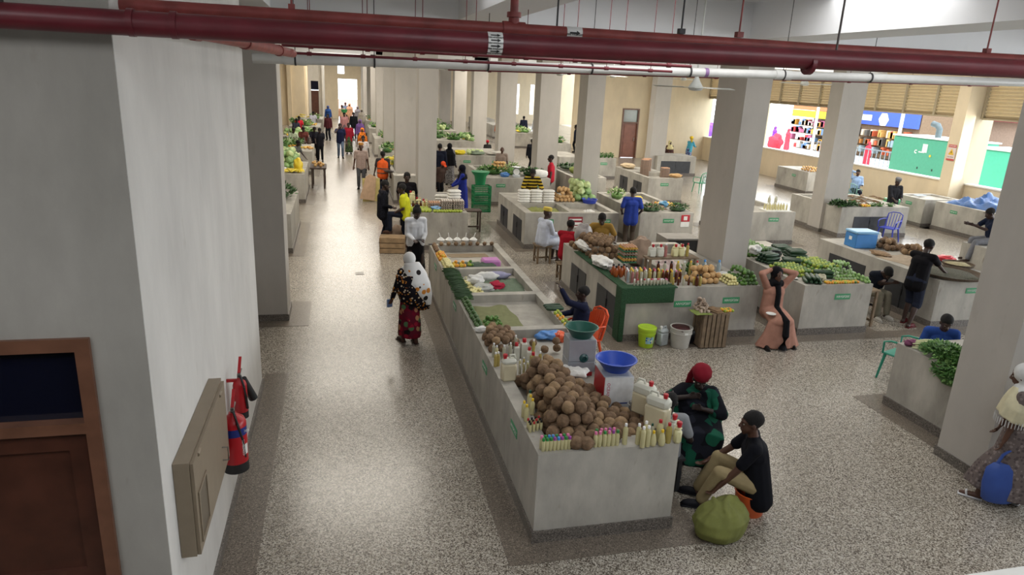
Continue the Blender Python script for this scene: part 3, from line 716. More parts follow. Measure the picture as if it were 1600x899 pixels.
def lump(name, label, cat, c, r, m, nz=.35, seed=0, rz=0, group=None, seg=20, ring=14):
    o = MB().ball((0, 0, r[2]), r, seg, ring, nz=nz, seed=seed)
    o.v = [(x, y, max(z, 0.0)) for x, y, z in o.v]
    return tag(o.build(name, m, loc=c, rz=rz), label, cat, group)

# ------------------------------------------------------------------ containers
def liquid(name, c, tr=0.35): return mat(name, c, 0.15, var=0.04, trans=tr)
OILL = liquid('coconut_oil', '#dbd3a2', .15); OILC = liquid('clear_oil', '#d2d0ba', 0.3); OILD = liquid('dark_oil', '#5a2c18', 0.15); OILY = liquid('yellow_oil', '#c0ad62', 0.2)
PINKL = liquid('pink_liquid', '#c98a86', 0.4); WATER = liquid('clear_plastic', '#c9d6da', 0.6)
CAPS = dict(white=plas('#e8e8e8'), yellow=plas('#e6bf28'), red=plas('#b8202c'), green=plas('#2f8a45'), pink=plas('#e07aa6'), purple=plas('#9a4a9c'), blue=plas('#4a8fd0'), black=plas('#151517'), dgreen=plas('#0f4a3c'))
_bt = {}
def bottle(shape, liq, capc, loc, label, group, sc=1.0, rz=0):
    """bottle: body with a screw cap part; repeats share the meshes"""
    prof = {'vial': [(.012, 0), (.0155, .004), (.016, .08), (.0095, .09), (.0095, .094)], 'slim': [(.027, 0), (.03, .008), (.03, .185), (.026, .205), (.013, .22), (.013, .235)],
            'gourd': [(.03, 0), (.04, .015), (.043, .06), (.034, .11), (.026, .14), (.014, .165), (.014, .175)], 'pet': [(.028, 0), (.033, .01), (.034, .15), (.03, .175), (.014, .198), (.014, .21)],
            'square': [(.045, 0), (.05, .01), (.05, .15), (.046, .165), (.018, .18), (.018, .19)], 'med': [(.018, 0), (.022, .006), (.022, .1), (.017, .115), (.011, .13), (.011, .136)]}[shape]
    k = (shape, liq.name)
    if k not in _bt: _bt[k] = MB().lathe(prof, 4 if shape == 'square' else 12, M=Matrix.Rotation(R(45), 4, 'Z') if shape == 'square' else None).mesh('bottle', liq)
    ck = (shape, capc)
    if ck not in _bt:
        r, z = prof[-1]; _bt[ck] = MB().lathe([(r*1.25, z-.008), (r*1.25, z+r*1.6), (r*1.1, z+r*1.8)], 10).mesh('screw_cap', CAPS[capc])
    o = bpy.data.objects.new('bottle', _bt[k]); COL.objects.link(o); o.location = loc; o.rotation_euler.z = rz; o.scale = (sc,)*3; tag(o, label, 'bottle', group)
    c = bpy.data.objects.new('screw_cap', _bt[ck]); COL.objects.link(c); c.parent = o
    return o
def jerrycan(label, loc, rz, w_=.2, d=.13, h=.27, m=None, capc='red', group=None, name='jerrycan', fill=0.8, mf=None):
    t = thing(name, label, 'jerrycan', loc, rz, group)
    MB().bbox(-w_/2, w_/2, -d/2, d/2, 0, h*fill, .022).build('body', mf or m, t)
    MB().bbox(-w_/2+.001, w_/2-.001, -d/2+.001, d/2-.001, h*fill-.02, h, .03).build('shoulder', m, t)
    MB().tube([(w_*.02, 0, h-.012), (w_*.08, 0, h+.035), (w_*.34, 0, h+.035), (w_*.42, 0, h-.012)], .014, 8).build('handle', m, t)
    MB().lathe([(.021, h-.005), (.021, h+.022), (.026, h+.022), (.026, h+.045), (.022, h+.05)], 14, c=(-w_*.27, 0, 0)).build('screw_cap', CAPS[capc], t)
    return t
def basin(label, loc, r, h, m, cat='basin', name='basin', group=None, rb=0.68, rz=0, oval=1.0):
    o = MB().lathe([(r*rb*.96, 0), (r*rb, .006), (r*.97, h-.012), (r*1.04, h-.006), (r*1.04, h), (r*.95, h), (r*rb*.93, .014), (.002, .012)], 32, sx=oval, cap=False).add([(0, 0, 0)], [])
    o.lathe([(r*rb*.96, 0), (.002, 0)], 32, cap=False, sx=oval)
    return tag(o.build(name, m, loc=loc, rz=rz), label, cat, group)

# ================================================================== stall A goods
Z = SH
HP = 'brown coconut in the big heap at the front end of the long stall'
coconut.heap(pxpoly([(803, 592), (836, 640), (848, 690), (905, 697), (1010, 690), (1018, 660), (985, 645), (935, 612), (915, 600), (868, 573)], Z-.06), Z-.125, CR, 1, HP, 'coconuts in the big heap', slope=0.2, jit=.2)
coconut.heap(pxpoly([(806, 585), (838, 640), (850, 688), (905, 694), (975, 688), (990, 668), (930, 618), (912, 604), (868, 573)], Z), Z-.02, CR, 1, HP, 'coconuts in the big heap', slope=0.3, jit=.25)
coconut.heap(pxpoly([(818, 588), (846, 640), (866, 676), (935, 676), (930, 648), (900, 612), (878, 585), (845, 570)], Z+.08), Z+.085, CR, 2, HP, 'coconuts in the big heap', slope=.9, jit=.28)
for u, v, z in ((900, 692, Z), (917, 693, Z)):
    q = P(u, v, z+CR); coconut.put(q, 'coconut sitting on the front rim between the small bottles', 'rim coconuts', RR())
coconut.heap(pxpoly([(752, 540), (770, 556), (812, 545), (802, 525), (757, 519)], Z), Z-.02, .058, 2, 'pale brown coconut in the small pile behind the oil bottles', 'coconuts in the small pile', slope=.5, sc=(.8, .9))
for i, (u, v, z) in enumerate([(869, 533, Z+.07), (870, 544, Z-.05), (851, 546, Z-.06), (833, 536, Z-.06), (854, 560, Z-.08)]):
    q = P(u, v, z); coconut.put(q, ['coconut balanced on another beside the blue bag', 'coconut under another beside the blue bag', 'lone coconut in the tray left of the grey grinder', 'coconut behind the tall yellow bottle', 'half-hidden small coconut in the tray'][i], None, RR(), .8)
# left rim groups
def at_(u, v, z=SH): q = P(u, v, z); return (q.x, q.y, z)
for i, (u, v) in enumerate([(818, 652), (822, 658), (831, 648), (828, 642)]):
    bottle('pet', OILL, 'yellow', at_(u, v), 'yellow-capped oil bottle in the cluster on the left rim of the coconut stall', 'yellow-capped bottles on the left rim', .78)
bottle('pet', OILL, 'dgreen', at_(827, 637), 'dark-green-capped oil bottle behind the yellow-capped ones', None, .85)
for i in range(12):
    a, b = i % 4, i//4; q = P(826+a*1.2, 665, SH)
    bottle('vial', OILL, 'black' if i % 3 else 'red', (1.755+a*.04, 6.02-b*.045+.04*a*.3, SH), 'tiny oil vial with a black or red cap in the corner cluster', 'black and red capped vials', .95)
cols = ['green', 'green', 'green', 'purple', 'blue', 'purple', 'green', 'purple']; cols2 = ['pink', 'green', 'blue', 'blue', 'green', 'pink', 'green', 'pink']
for i in range(8):
    q = P(848+i*5.9, 704.5-i*.35, SH); bottle('vial', OILL, cols[i], (q.x, 5.56, SH), 'coloured-cap vial in the front-left block of sixteen', 'front-left vials', 1.22)
    bottle('vial', OILL, cols2[i], (q.x-.004, 5.608, SH), 'coloured-cap vial in the front-left block of sixteen', 'front-left vials', 1.22)
for i, (u, c, dy) in enumerate([(929, 'pink', 0), (936, 'pink', 0), (944, 'green', 0), (951, 'pink', 0), (958, 'purple', 0), (965, 'green', 0), (933, 'green', .05), (941, 'pink', .05), (948, 'pink', .05), (955, 'purple', .05), (962, 'pink', .05)]):
    q = P(u, 698, SH); bottle('med', OILL, c, (q.x, 5.56+dy, SH), 'pink, green or purple capped bottle in the middle of the front rim', 'middle front bottles', 1.04)
q = P(978.5, 698, SH); bottle('slim', OILL, 'white', (q.x, 5.57, SH), 'single tall white-capped oil bottle standing alone on the front rim', None, .85)
for i, (u, v) in enumerate([(996, 694), (1003, 699), (1011, 697.5), (1007, 690)]):
    bottle('slim', OILL, 'white', at_(u, v), 'white-capped bottle in the cluster of four on the front rim', 'four white-capped bottles', .85)
bottle('gourd', OILL, 'yellow', at_(1019.5, 696.5), 'left gourd-shaped bottle with a yellow cap', None, .8); bottle('gourd', OILL, 'yellow', at_(1033, 696), 'right gourd-shaped bottle with a yellow cap', None, .84)
bottle('pet', OILL, 'red', at_(1029, 689), 'red-capped bottle behind the gourd-shaped ones', None, .98); bottle('pet', OILY, 'red', at_(1043, 692), 'amber red-capped bottle beside the white container', None, .92)
bottle('slim', OILC, 'dgreen', at_(1017, 688), 'dark-capped bottle behind the gourd-shaped ones', None, .7)
JUGW = mat('jug_white', '#dcdccf', 0.35, var=.03, trans=.12); JUGO = liquid('jug_oil', '#ddd3b4', .1); JUGY = mat('jug_yellow', '#e6e0ae', .3, var=.03, trans=.1)
jerrycan('small pale yellow jerrycan with a red cap at the right front corner', at_(1057, 692), R(80), .085, .075, .19, JUGY, name='jerrycan')
jerrycan('small white jerrycan behind the corner one', at_(1050, 680), R(80), .085, .075, .19, JUGW)
jerrycan('front large white jerrycan half full of oil on the coconut stall', at_(1025, 667), R(128), .25, .14, .34, JUGW, fill=.72, mf=JUGO)
jerrycan('rear large white jerrycan half full of oil leaning at the stall edge', at_(1004, 646), R(124), .24, .14, .34, JUGW, fill=.7, mf=JUGO)
jerrycan('square jerrycan of yellowish oil on the left rim', at_(794, 594), R(2),   .175, .12, .275, JUGW, fill=.78, mf=JUGO)
for i, (u, v, k, sc, c, L) in enumerate([(806, 562, 'square', 1.05, 'red', JUGW), (818, 559, 'square', 1.2, 'red', JUGW), (826, 567, 'square', .95, 'red', JUGW), (832, 575, 'square', .95, 'red', OILY)]):
    bottle(k, L, c, (P(u, v, SH-.13).x, P(u, v, SH-.13).y, SH-.13), 'square red-capped container behind the oil jerrycan', 'square red-capped containers', sc)
for i, (u, v, c) in enumerate([(771, 558, 0), (775.5, 562, 1), (787, 561, 0), (797, 557, 0), (805, 545, 0), (833, 552, 2), (843, 572, 2), (774, 573, 2), (778, 572, 2), (812, 577, 1), (818, 574, 2), (824, 580, 1), (818, 583, 1), (812, 585, 0), (830, 585, 0)]):
    bottle('slim', (OILC, OILL, OILY)[c], 'white', at_(u, v), 'slim white-capped oil bottle standing behind the coconut heap', 'slim bottles behind the coconuts', (.72 if i < 9 else .5))
# grinders
GREYM = mat('grey_enamel', '#a4a9b2', .4, .2, .06); REDM = mat('red_enamel', '#b3202c', .45, var=.08); WPAP = mat('white_panel', '#d9dadc', .5, var=.1, scale=14)
g = at_(906, 573, SH-.0); t = thing('coconut_grinder', 'grey metal coconut grinder with a green dial under the green basin', 'grinder', (g[0]+.02, g[1]+.12, SH-.13), R(-3))
MB().bbox(-.17, .17, -.14, .14, .2, .48, .006).build('upper_housing', GREYM, t); MB().bbox(-.17, .17, -.14, .14, .06, .195, .006).build('lower_housing', GREYM, t); MB().box(-.15, .15, -.12, .12, 0, .06).build('red_base', REDM, t)
MB().lathe([(.055, 0), (.055, .015), (.03, .03), (.028, .008)], 20, M=Matrix.Translation((0.02, -.14, .25)) @ Matrix.Rotation(R(90), 4, 'X')).build('dial', mat('teal_enamel', '#1f4f50', .3), t)
basin('dark green plastic basin on top of the grey grinder', (g[0]+.03, g[1]+.12, SH-.13+.48), .2, .13, plas('#1e5a4e'), rb=.62)
g = P(962, 640, SH-.13); t = thing('coconut_grinder', 'red-sided coconut grinder with a white front panel under the blue basin', 'grinder', (g.x, g.y+.17, SH-.13), R(-4))
MB().bbox(-.16, .16, -.2, .17, .0, .40, .006).build('housing', REDM, t); MB().box(-.155, .17, -.222, -.202, .01, .405).build('front_panel', WPAP, t, False); MB().bbox(-.165, .17, -.2, .18, .40, .412, .004).build('top_plate', GREYM, t)
MB().box(-.03, .12, -.226, -.222, .095, .108).build('blue_stripe', plas('#2b3f86'), t); MB().tube([(.12, -.225, .1), (.15, -.26, .08), (.2, -.25, .1)], .006, 6).build('cord_tie', LBL, t)
text('OCEANS', .05, (-.115, -.224, .25), (R(90), R(90), 0), plas('#c0506a'), t)
basin('bright blue plastic basin on top of the white-fronted grinder', (g.x+.02, g.y+.16, SH-.13+.412), .225, .135, plas('#2c4fb4'), rb=.6)
sheet('white_paper', 'crumpled white sack at the foot of the grey grinder', 'sack', *at_(893, 590, SH-.05)[:2], SH+.02, .38, .24, CLOTHW, .05, R(-25), seed=3)
sheet('white_paper', 'folded white sheet left of the grey grinder', 'paper', *at_(872, 573, SH-.1)[:2], SH-.13, .2, .2, CLOTHW, .01, R(15), seed=5)
lump('plastic_bag', 'crumpled blue plastic bag in the tray left of the grinder', 'bag', (*at_(858, 528, SH-.1)[:2], SH-.13), (.17, .1, .07), mat('blue_bag', '#5c8fd0', .25, var=.2, scale=20), .5, 2)
lump('plastic_bag', 'small orange net bag behind the coconuts in the tray', 'bag', (*at_(874, 530, SH-.1)[:2], SH-.13), (.08, .1, .07), plas('#e0603a'), .5, 4)
lump('plastic_bag', 'small knotted white bag on the left rim before the coconuts', 'bag', at_(751, 519, SH), (.09, .06, .04), CLOTHW, .4, 6)
# limes and vegetables along the left rim
i = 0
for k in range(15):
    y = 8.93+k*.083
    for j in range(2):
        lime.put((1.78+j*.062+random.uniform(-.006, .006), y+.03*j, SH+.032), 'dark green lime in the double row on the left rim of the long stall', 'limes along the left rim', RR(), 1.05, 1)
    if k % 2: lime.put((1.81, y+.02, SH+.082), 'dark green lime in the double row on the left rim of the long stall', 'limes along the left rim', RR(), 1.05, 1)
for k in range(15):
    o = MB()
    for j in range(16):
        zz_ = .01+.016*(j % 4); y_ = -.05+.026*(j//4)+random.uniform(-.008, .008)
        o.tube([(-.13+random.uniform(-.02, .02), y_+random.uniform(-.02, .02), zz_), (0, y_, zz_+.012), (.13+random.uniform(-.02, .02), y_+random.uniform(-.02, .02), zz_)], [.005, .0085, .004], 5, mi=j % 2)
    tag(o.build('bean_bundle', [LEAF, LEAFD], loc=(1.83+random.uniform(-.015, .015), 10.22+k*.112, SH), rz=R(random.uniform(-14, 14))), 'bundle of long green beans laid across the left rim', 'beans', 'bean bundles on the left rim')
eggplant.heap(rect(1.76, 1.95, 11.85, 12.55), SH, .027, 2, 'cream garden egg piled on the left rim near the bean bundles', 'cream garden eggs on the left rim')
orangef.heap(rect(1.74, 1.92, 12.55, 13.05), SH, .03, 2, 'small orange fruit piled on the left rim', 'orange fruit on the left rim')
for i, (u, v, kd, n) in enumerate([(712, 415, orangef, 0), (723, 415, orangef, 0), (735, 414, limey, 0)]):
    for k in range(5): q = P(u+(k % 3-1)*2.6, v-(k//3)*3, SH+.03); kd.put((q.x, max(q.y, 12.02), SH+.03+.03*(k == 4)), 'small orange or green fruit in the row of little piles on the far divider', 'little fruit piles on the divider', RR())
for u, v in ((728, 446), (735, 440), (738, 459), (746, 455)):
    q = P(u, v, SH-.1)
    eggplant.heap(rect(q.x-.11, q.x+.11, q.y-.15, q.y+.15), SH-.13, .027, 2, 'cream garden egg in the piles inside the third tray', 'cream garden eggs in the tray')
q = P(770, 504, SH-.1); lime.heap(rect(q.x-.13, q.x+.13, q.y-.1, q.y+.16), SH-.13, .034, 2, 'lime in the round pile at the corner of the empty tray', 'limes in the empty tray', k=0)
sheet('green_sheet', 'olive plastic sheet spread in the half-empty tray', 'sheet', 2.22, 9.62, SH-.13, .62, 1.2, cloth('#7c7f5c'), .03, seed=2)
sheet('green_tarp', 'grey-green tarpaulin crumpled in the third tray', 'tarpaulin', 2.68, 11.2, SH-.13, .68, 1.0, cloth('#6b7a68'), .05, seed=5)
sheet('grey_tarp', 'dark tarpaulin crumpled behind the white bags', 'tarpaulin', 2.3, 12.25, SH-.02, .9, .28, cloth('#4e5a50'), .04, seed=8)
sheet('green_tarp', 'dull green cloth in the far tray beside the pink tub', 'cloth', 2.3, 12.6, SH-.13, .6, .7, cloth('#5d6b5e'), .03, seed=9)
sheet('plywood_sheet', 'thin plywood board lying in the farthest tray', 'board', 2.45, 13.45, SH-.13, .8, .3, mat('plywood', '#8c7b63', .7), .002, seed=9)
lump('folded_bag', 'folded lavender bag between the trays', 'bag', (2.66, 11.75, SH-.13), (.26, .13, .07), cloth('#9c9bb8'), .25, 3)
lump('white_bag', 'white plastic bag lying in the third tray', 'bag', (2.22, 11.45, SH-.13), (.16, .14, .08), CLOTHW, .5, 7); lump('white_bag', 'long rolled white bag in the third tray', 'bag', (2.46, 11.62, SH-.13), (.22, .09, .09), CLOTHW, .3, 9)
lump('clear_bag', 'greyish translucent bag at the near side of the third tray', 'bag', (2.3, 11.05, SH-.13), (.2, .15, .06), cloth('#b2b5b2'), .5, 11); lump('red_cloth', 'small red cloth bundle in the third tray', 'cloth', (2.52, 11.1, SH-.13), (.13, .12, .07), cloth('#a82840'), .5, 13)
q = P(767, 412, SH-.05); t = tag(MB().bbox(-.17, .17, -.15, .15, 0, .17, .03).build('tub', plas('#c983c4'), loc=(q.x, q.y+.02, SH-.13)), 'lilac pink rectangular tub in the far tray', 'tub')
for k in range(3): cuke.put((3.1, 9.55+k*.085, SH+.03), 'cucumber lying side by side on the right rim near the orange chair', 'three cucumbers on the right rim', (0, 0, .05*k), 1.1)
for k in range(12):
    (small_orange if (k//3) % 2 == 0 else limey).put((3.05+.06*(k % 2), 8.75+k*.062, SH+.027), 'small yellow or green fruit in the row on the right rim by the orange chair', 'fruit row on the right rim', RR())
# far end: cone cups, tubers
for k in range(5):
    t = thing('paper_cup', 'white cone cup with a straw at the far end of the long stall', 'cup', (1.95+k*.17, 13.88, SH), 0, 'white cone cups')
    MB().lathe([(.0, 0), (.04, .0), (.08, .1), (.083, .105), (.03, .15)], 12).build('cup', WHITE, t); MB().cyl((0, 0, .14), (.02*(k-2), 0, .25), .009).build('straw', WHITE, t)
for k in range(16):
    coconut.put((1.78+.02*(k % 2) if k < 8 else 1.95+(k-8)*.15, 13.2+k*.075 if k < 8 else 13.78, SH+.04), 'small husked coconut lining the far corner of the long stall', 'small coconuts at the far corner', RR(), .65)
tag(MB().bbox(-.08, .08, -.04, .04, 0, .012, .004).build('phone', BLK, loc=(1.78, 13.9, SH), rz=.3), 'black phone lying on the far left corner of the long stall', 'phone')

# ================================================================== stall B goods (NV/GF207 / 206)
TURF = mat('green_turf', '#264a2e', .95, var=.35, scale=60, bump=.8)
t = thing('turf_cloth', 'dark green artificial turf draped over the corner of stall NV/GF207', 'turf', (4.62, 10.55, SH))
MB().bbox(-.03, 1.0, -.03, .2, 0, .02, .005).bbox(-.03, .16, .2, 2.6, 0, .02, .005).build('top_strip', TURF, t); MB().bbox(-.03, .95, -.035, -.006, -.26, .012, .008).bbox(-.035, .06, -.04, .0, -.95, .01, .008).bbox(-.04, -.012, -.03, .22, -.94, .01, .008).build('hanging_flap', TURF, t)
TB = [('slim', WATER, 'white'), ('slim', PINKL, 'yellow'), ('slim', PINKL, 'white'), ('slim', OILC, 'yellow'), ('slim', OILC, 'white'), ('slim', OILY, 'yellow'), ('slim', OILC, 'pink'), ('slim', OILY, 'yellow'), ('slim', OILD, 'red'), ('slim', OILD, 'yellow'), ('slim', OILY, 'yellow'), ('slim', OILD, 'pink'), ('slim', OILD, 'yellow')]
for r_ in range(3):
    for i in range(13):
        s, l, c = TB[(i+r_*2) % 13] if r_ else TB[i]
        if r_ == 2 and i > 4: continue
        bottle(s, l, c, (4.82+i*.083+.02*r_, 10.86+r_*.085, SH+(.02 if i < 8 else 0)), 'bottle of oil or juice in the crowded rows on stall NV/GF207', 'bottle rows on stall NV/GF207', .88)
for i in range(9): bottle('vial', OILC, 'red' if i % 2 else 'white', (4.86+i*.062, 10.66+.0*(i % 2), SH+.02), 'very small red or white capped vial in the front row of stall NV/GF207', 'front vials on stall NV/GF207', 1.1)
for i in range(12): bottle('med', OILC, 'pink' if i % 2 else 'white', (5.18+.03*0+(i % 6)*.062, 10.7+(i//6)*.05, SH), 'small pink or white capped bottle near the middle of stall NV/GF207', 'pink-capped bottles on stall NV/GF207', .75)
for i in range(5): bottle('pet', [OILY, OILD, OILC, OILD, OILY][i], ['yellow', 'yellow', 'yellow', 'black', 'yellow'][i], (5.6+i*.1, 10.68, SH), 'squat dark bottle right of the vials on stall NV/GF207', 'squat bottles on stall NV/GF207', .62)
bottle('pet', OILD, 'black', (6.02, 10.62, SH), 'left of the pair of big black-capped oil bottles beside the potatoes', None, .9); bottle('pet', OILY, 'black', (6.09, 10.63, SH), 'right of the pair of big black-capped oil bottles beside the potatoes', None, .9)
HON = liquid('honey', '#a3552a', .1)
for i in range(6): bottle('gourd', HON, 'black', (4.74+.1*(i % 3), 11.22+.13*(i//3), SH+.02), 'brown bottle with a dark cap beside the white bags', 'brown bottles by the white bags', 1.05)
for i in range(5): lump('red_packet', 'dark red packet lying behind the brown bottles', 'packet', (4.8+.09*i, 11.52+.05*(i % 2), SH), (.06, .05, .04), plas('#7c1f2c'), .2, i, group='dark red packets')
lump('white_bag', 'heap of white plastic bags on the turf edge', 'bag', (4.76, 11.95, SH+.02), (.17, .36, .09), CLOTHW, .55, 3)
TRAY = [mat('tray_green', '#2f6b4a', .7), mat('tray_amber', '#c39a3c', .7), mat('tray_pulp', '#8e8075', .8)]
EGG = mat('egg_shell', '#c79a7a', .5, var=.12); EGGW = mat('egg_white', '#ddd5cc', .5)
_et = {}
def egg_stack(label, x, y, z, n, cols, group=None, rz=0, eggs=True, em=None):
    t = thing('egg_tray_stack', label, 'egg trays', (x, y, z), rz, group)
    for k in range(n):
        key = cols[k % len(cols)].name
        if key not in _et:
            b = MB().bbox(-.15, .15, -.15, .15, 0, .018, .006)
            for i in range(5):
                for j in range(5): b.lathe([(.026, .0), (.03, .03)], 6, c=(-.115+i*.0575, -.115+j*.0575, 0))
            _et[key] = b.mesh('tray', cols[k % len(cols)])
        o = bpy.data.objects.new('egg_tray', _et[key]); COL.objects.link(o); o.parent = t; o.location = (random.uniform(-.006, .006), random.uniform(-.006, .006), k*.055)
        ek = 'eggs'+(em or EGG).name
        if ek not in _et:
            b = MB()
            for i in range(5):
                for j in range(5): b.ball((-.115+i*.0575, -.115+j*.0575, .036), (.021, .021, .027), 8, 6)
            _et[ek] = b.mesh('eggs', em or EGG)
        e = bpy.data.objects.new('eggs', _et[ek]); COL.objects.link(e); e.parent = o; tag(e, kind='stuff')
    return t
egg_stack('colourful stack of egg trays beside the brown sack', 5.42, 12.35, SH, 6, [TRAY[0], TRAY[1], TRAY[0], TRAY[2]])
for i in range(22):
    q = P(890+(i % 8)*10.5+random.uniform(-3, 3), 385-(i//8)*6+(i % 8)*1.2, SH)
coconut.heap([(4.68, 12.4), (5.3, 12.45), (5.6, 13.1), (5.2, 13.8), (4.66, 13.7)], SH-.005, CR, 3, 'brown coconut on the far left corner of stall NV/GF207', 'coconuts on stall NV/GF207', slope=.9)
lump('white_bag', 'bunch of white carrier bags on the coconuts of stall NV/GF207', 'bag', (4.72, 13.0, SH+.1), (.1, .33, .07), CLOTHW, .6, 17)
lump('clear_bag', 'translucent carrier bag with handles beside the man in the brown shirt', 'bag', (5.0, 13.82, SH), (.18, .12, .22), mat('clear_bag', '#b9b3b2', .3, trans=.2), .35, 5)
lump('brown_sack', 'open brown paper sack behind the egg trays', 'sack', (5.85, 12.75, SH-.2), (.26, .2, .3), mat('kraft', '#9c8674', .8, var=.2), .4, 6)
# display shelf with jerrycans
t = thing('display_shelf', 'small wooden shelf standing on stall NV/GF207 with jerrycans on top', 'shelf', (6.05, 11.75, SH-.2))
WD = mat('raw_wood', '#7c6a55', .8, var=.25, scale=10)
MB().box(-.52, .52, -.13, .13, .42, .445).build('top_board', WD, t, False)
for sx in (-.46, .46):
    for sy in (-.1, .1): MB().box(sx-.02, sx+.02, sy-.02, sy+.02, 0, .42).build('leg', WD, t, False)
for i in range(2): jerrycan('white jerrycan on the display shelf', (5.65+.16*i, 11.75, SH+.245), R(90), .12, .14, .2, JUGW, group='white jerrycans on the shelf')
for i in range(2): jerrycan('pale yellow jerrycan on the display shelf', (6.12+.13*i, 11.75, SH+.245), R(90), .11, .12, .2, JUGY, group='yellow jerrycans on the shelf')
bottle('slim', PINKL, 'white', (5.93, 11.75, SH+.245), 'pink bottle between the jerrycans on the shelf', None, 1.0); bottle('slim', OILY, 'red', (6.38, 11.75, SH+.245), 'yellow-green bottle at the right end of the shelf', None, 1.0)
for i in range(7): bottle('slim', [OILD, OILC, OILD, OILY, OILC, OILY, OILC][i], ['black', 'black', 'black', 'yellow', 'white', 'yellow', 'red'][i], (5.6+i*.13, 11.32, SH-.2+.2), 'bottle standing below the display shelf', 'bottles below the shelf', 1.05)
potato.heap([(6.05, 10.75), (6.55, 10.6), (6.62, 10.85), (6.5, 11.1), (6.1, 11.1), (5.9, 10.9)], SH, .056, 3, 'large round potato piled on stall NV/GF206', 'potatoes on stall NV/GF206', slope=.7)
eggplant.heap(rect(6.62, 6.86, 10.58, 10.95), SH, .027, 3, 'pale yellow garden egg beside the potatoes', 'garden eggs beside the potatoes', slope=.6)
lime.heap(rect(6.88, 7.24, 10.57, 11.2), SH, .035, 4, 'green lime heaped at the right end of stall NV/GF206', 'limes on stall NV/GF206', slope=.6, sc=(1.1, 1.2))
bottle('pet', WATER, 'blue', (6.55, 11.35, SH), 'left water bottle with a blue cap by the pillar', None, 1.2); bottle('pet', WATER, 'blue', (6.82, 11.3, SH), 'right water bottle with a blue cap by the pillar', None, 1.2)
lump('blue_bag', 'light blue plastic bag in front of the left water bottle', 'bag', (6.4, 11.25, SH), (.13, .1, .08), mat('pale_blue_bag', '#86aed6', .3), .5, 3)
bunch('small bunch of long green leaves beside the blue bag', 'greens', 6.35, 11.5, SH, 60, .15, .12, .14, .1, seed=4)
sheet('white_card', 'white card lying against the limes', 'card', 6.85, 11.15, SH+.07, .25, .2, CLOTHW, .01, R(25))
sheet('striped_sack', 'white sack with a pink stripe behind the shelf', 'sack', 6.45, 12.6, SH-.2, .5, .5, cloth('#cbb9b8'), .1, seed=7)
# in front of B
t = thing('slatted_crate', 'upright slatted wooden crate topped with ginger and turmeric roots', 'crate', (6.16, 10.24, 0), R(-2))
for k in range(6): MB().box(-.23+k*.081, -.23+k*.081+.06, -.2, -.185, .02, .62).build('slat', WD, t, False)
for k in range(8): MB().box(-.245+.48*(k//4), -.23+.48*(k//4), -.18+(k % 4)*.09, -.12+(k % 4)*.09, .02, .62).build('side_slat', WD, t, False)
MB().box(-.24, .26, -.17, .17, .6, .63).box(-.22, .24, .15, .165, .02, .6).box(-.23, .25, -.185, .165, .02, .05).build('frame', WD, t, False)
ROOT = mat('root_brown', '#8c7358', .85, var=.3, scale=20, bump=.4); GARL = mat('ginger_skin', '#a89686', .8, var=.3, scale=16, bump=.4)
for k in range(16):
    tag(MB().tube([(-.13, 0, .012), (0, .012, .02), (.13, 0, .012)], [.006, .014, .006], 7).build('root_stick', ROOT, loc=(6.12+.018*(k % 8), 10.16+.02*(k//4), .632+.024*(k//8)), rz=R(110+random.uniform(-14, 14))), 'long brown root lying across the slatted crate', 'root', 'long roots on the crate')
gk = Kind('ginger_root', 'ginger', [MB().ball((0, 0, 0), (.045, .03, .028), 9, 6, nz=.5, seed=2).ball((.03, .02, .01), (.02, .02, .018), 7, 5)], [GARL])
gk.heap([(5.86, 10.08), (6.06, 10.08), (6.06, 10.4), (5.86, 10.4)], .632, .033, 5, 'knobbly ginger root in the mound on the slatted crate', 'ginger mound', slope=.55)
for k in range(12): (small_orange if k % 3 else limey).put((6.34+.05*(k % 4), 10.12+.055*(k//4), .655), 'small yellow or green lime on the right of the slatted crate', 'small limes on the crate', RR())
sheet('green_mat', 'green cloth hanging at the left of the slatted crate', 'cloth', 5.9, 10.16, .634, .3, .3, cloth('#7c8a4c'), .01)
def bucket(label, x, y, r, h, m, lid=None, name='bucket'):
    t = thing(name, label, 'bucket', (x, y, 0))
    MB().lathe([(r*.8, 0), (r*.82, .01), (r*.97, h*.72), (r*1.03, h*.72), (r*1.03, h*.76), (r, h*.76), (r*1.02, h*.95), (r*1.06, h*.95), (r*1.06, h), (r*.95, h), (r*.93, h-.03)], 28).build('body', m, t)
    if lid: MB().lathe([(r*1.08, h-.02), (r*1.08, h+.012), (r*.95, h+.02), (r*.9, h+.008), (.001, h+.008)], 28, cap=False).build('lid', lid, t)
    return t
t = bucket('lime green lidded bucket with a printed label', 5.02, 10.3, .15, .34, plas('#a9cc2e'), plas('#b4d838'))
MB().add([((.139+.06*z_)*math.sin(a_), -(.139+.06*z_)*math.cos(a_), z_) for z_ in (.09, .21) for a_ in (-.5, -.25, 0, .25, .5)], [(i, i+1, i+6, i+5) for i in range(4)]).build('label', pattern('bucket_label', '#8fb8c4', ['#e0c860', '#2b5a8a', '#d8e2d8'], 26, .35), t)
t = jerrycan('translucent white jerrycan between the two buckets', (5.33, 10.32, 0), R(20), .18, .14, .3, mat('frosted', '#c4cbcd', .4, trans=.25), 'white')
t = bucket('white paint bucket with dark red contents', 5.62, 10.22, .185, .36, plas('#bfbdb6', .5))
MB().ball((0, 0, .33), (.175, .175, .05), 16, 8, nz=.3).build('dark_contents', mat('dark_red_paste', '#3f1a1c', .5, var=.4, scale=20), t); MB().box(-.03, .03, -.2, -.185, .27, .3).build('handle_tab', WHITE, t)
lump('black_bag', 'black plastic bag on the floor beside the slatted crate', 'bag', (5.87, 10.36, 0), (.12, .12, .13), plas('#14141c'), .4, 3)

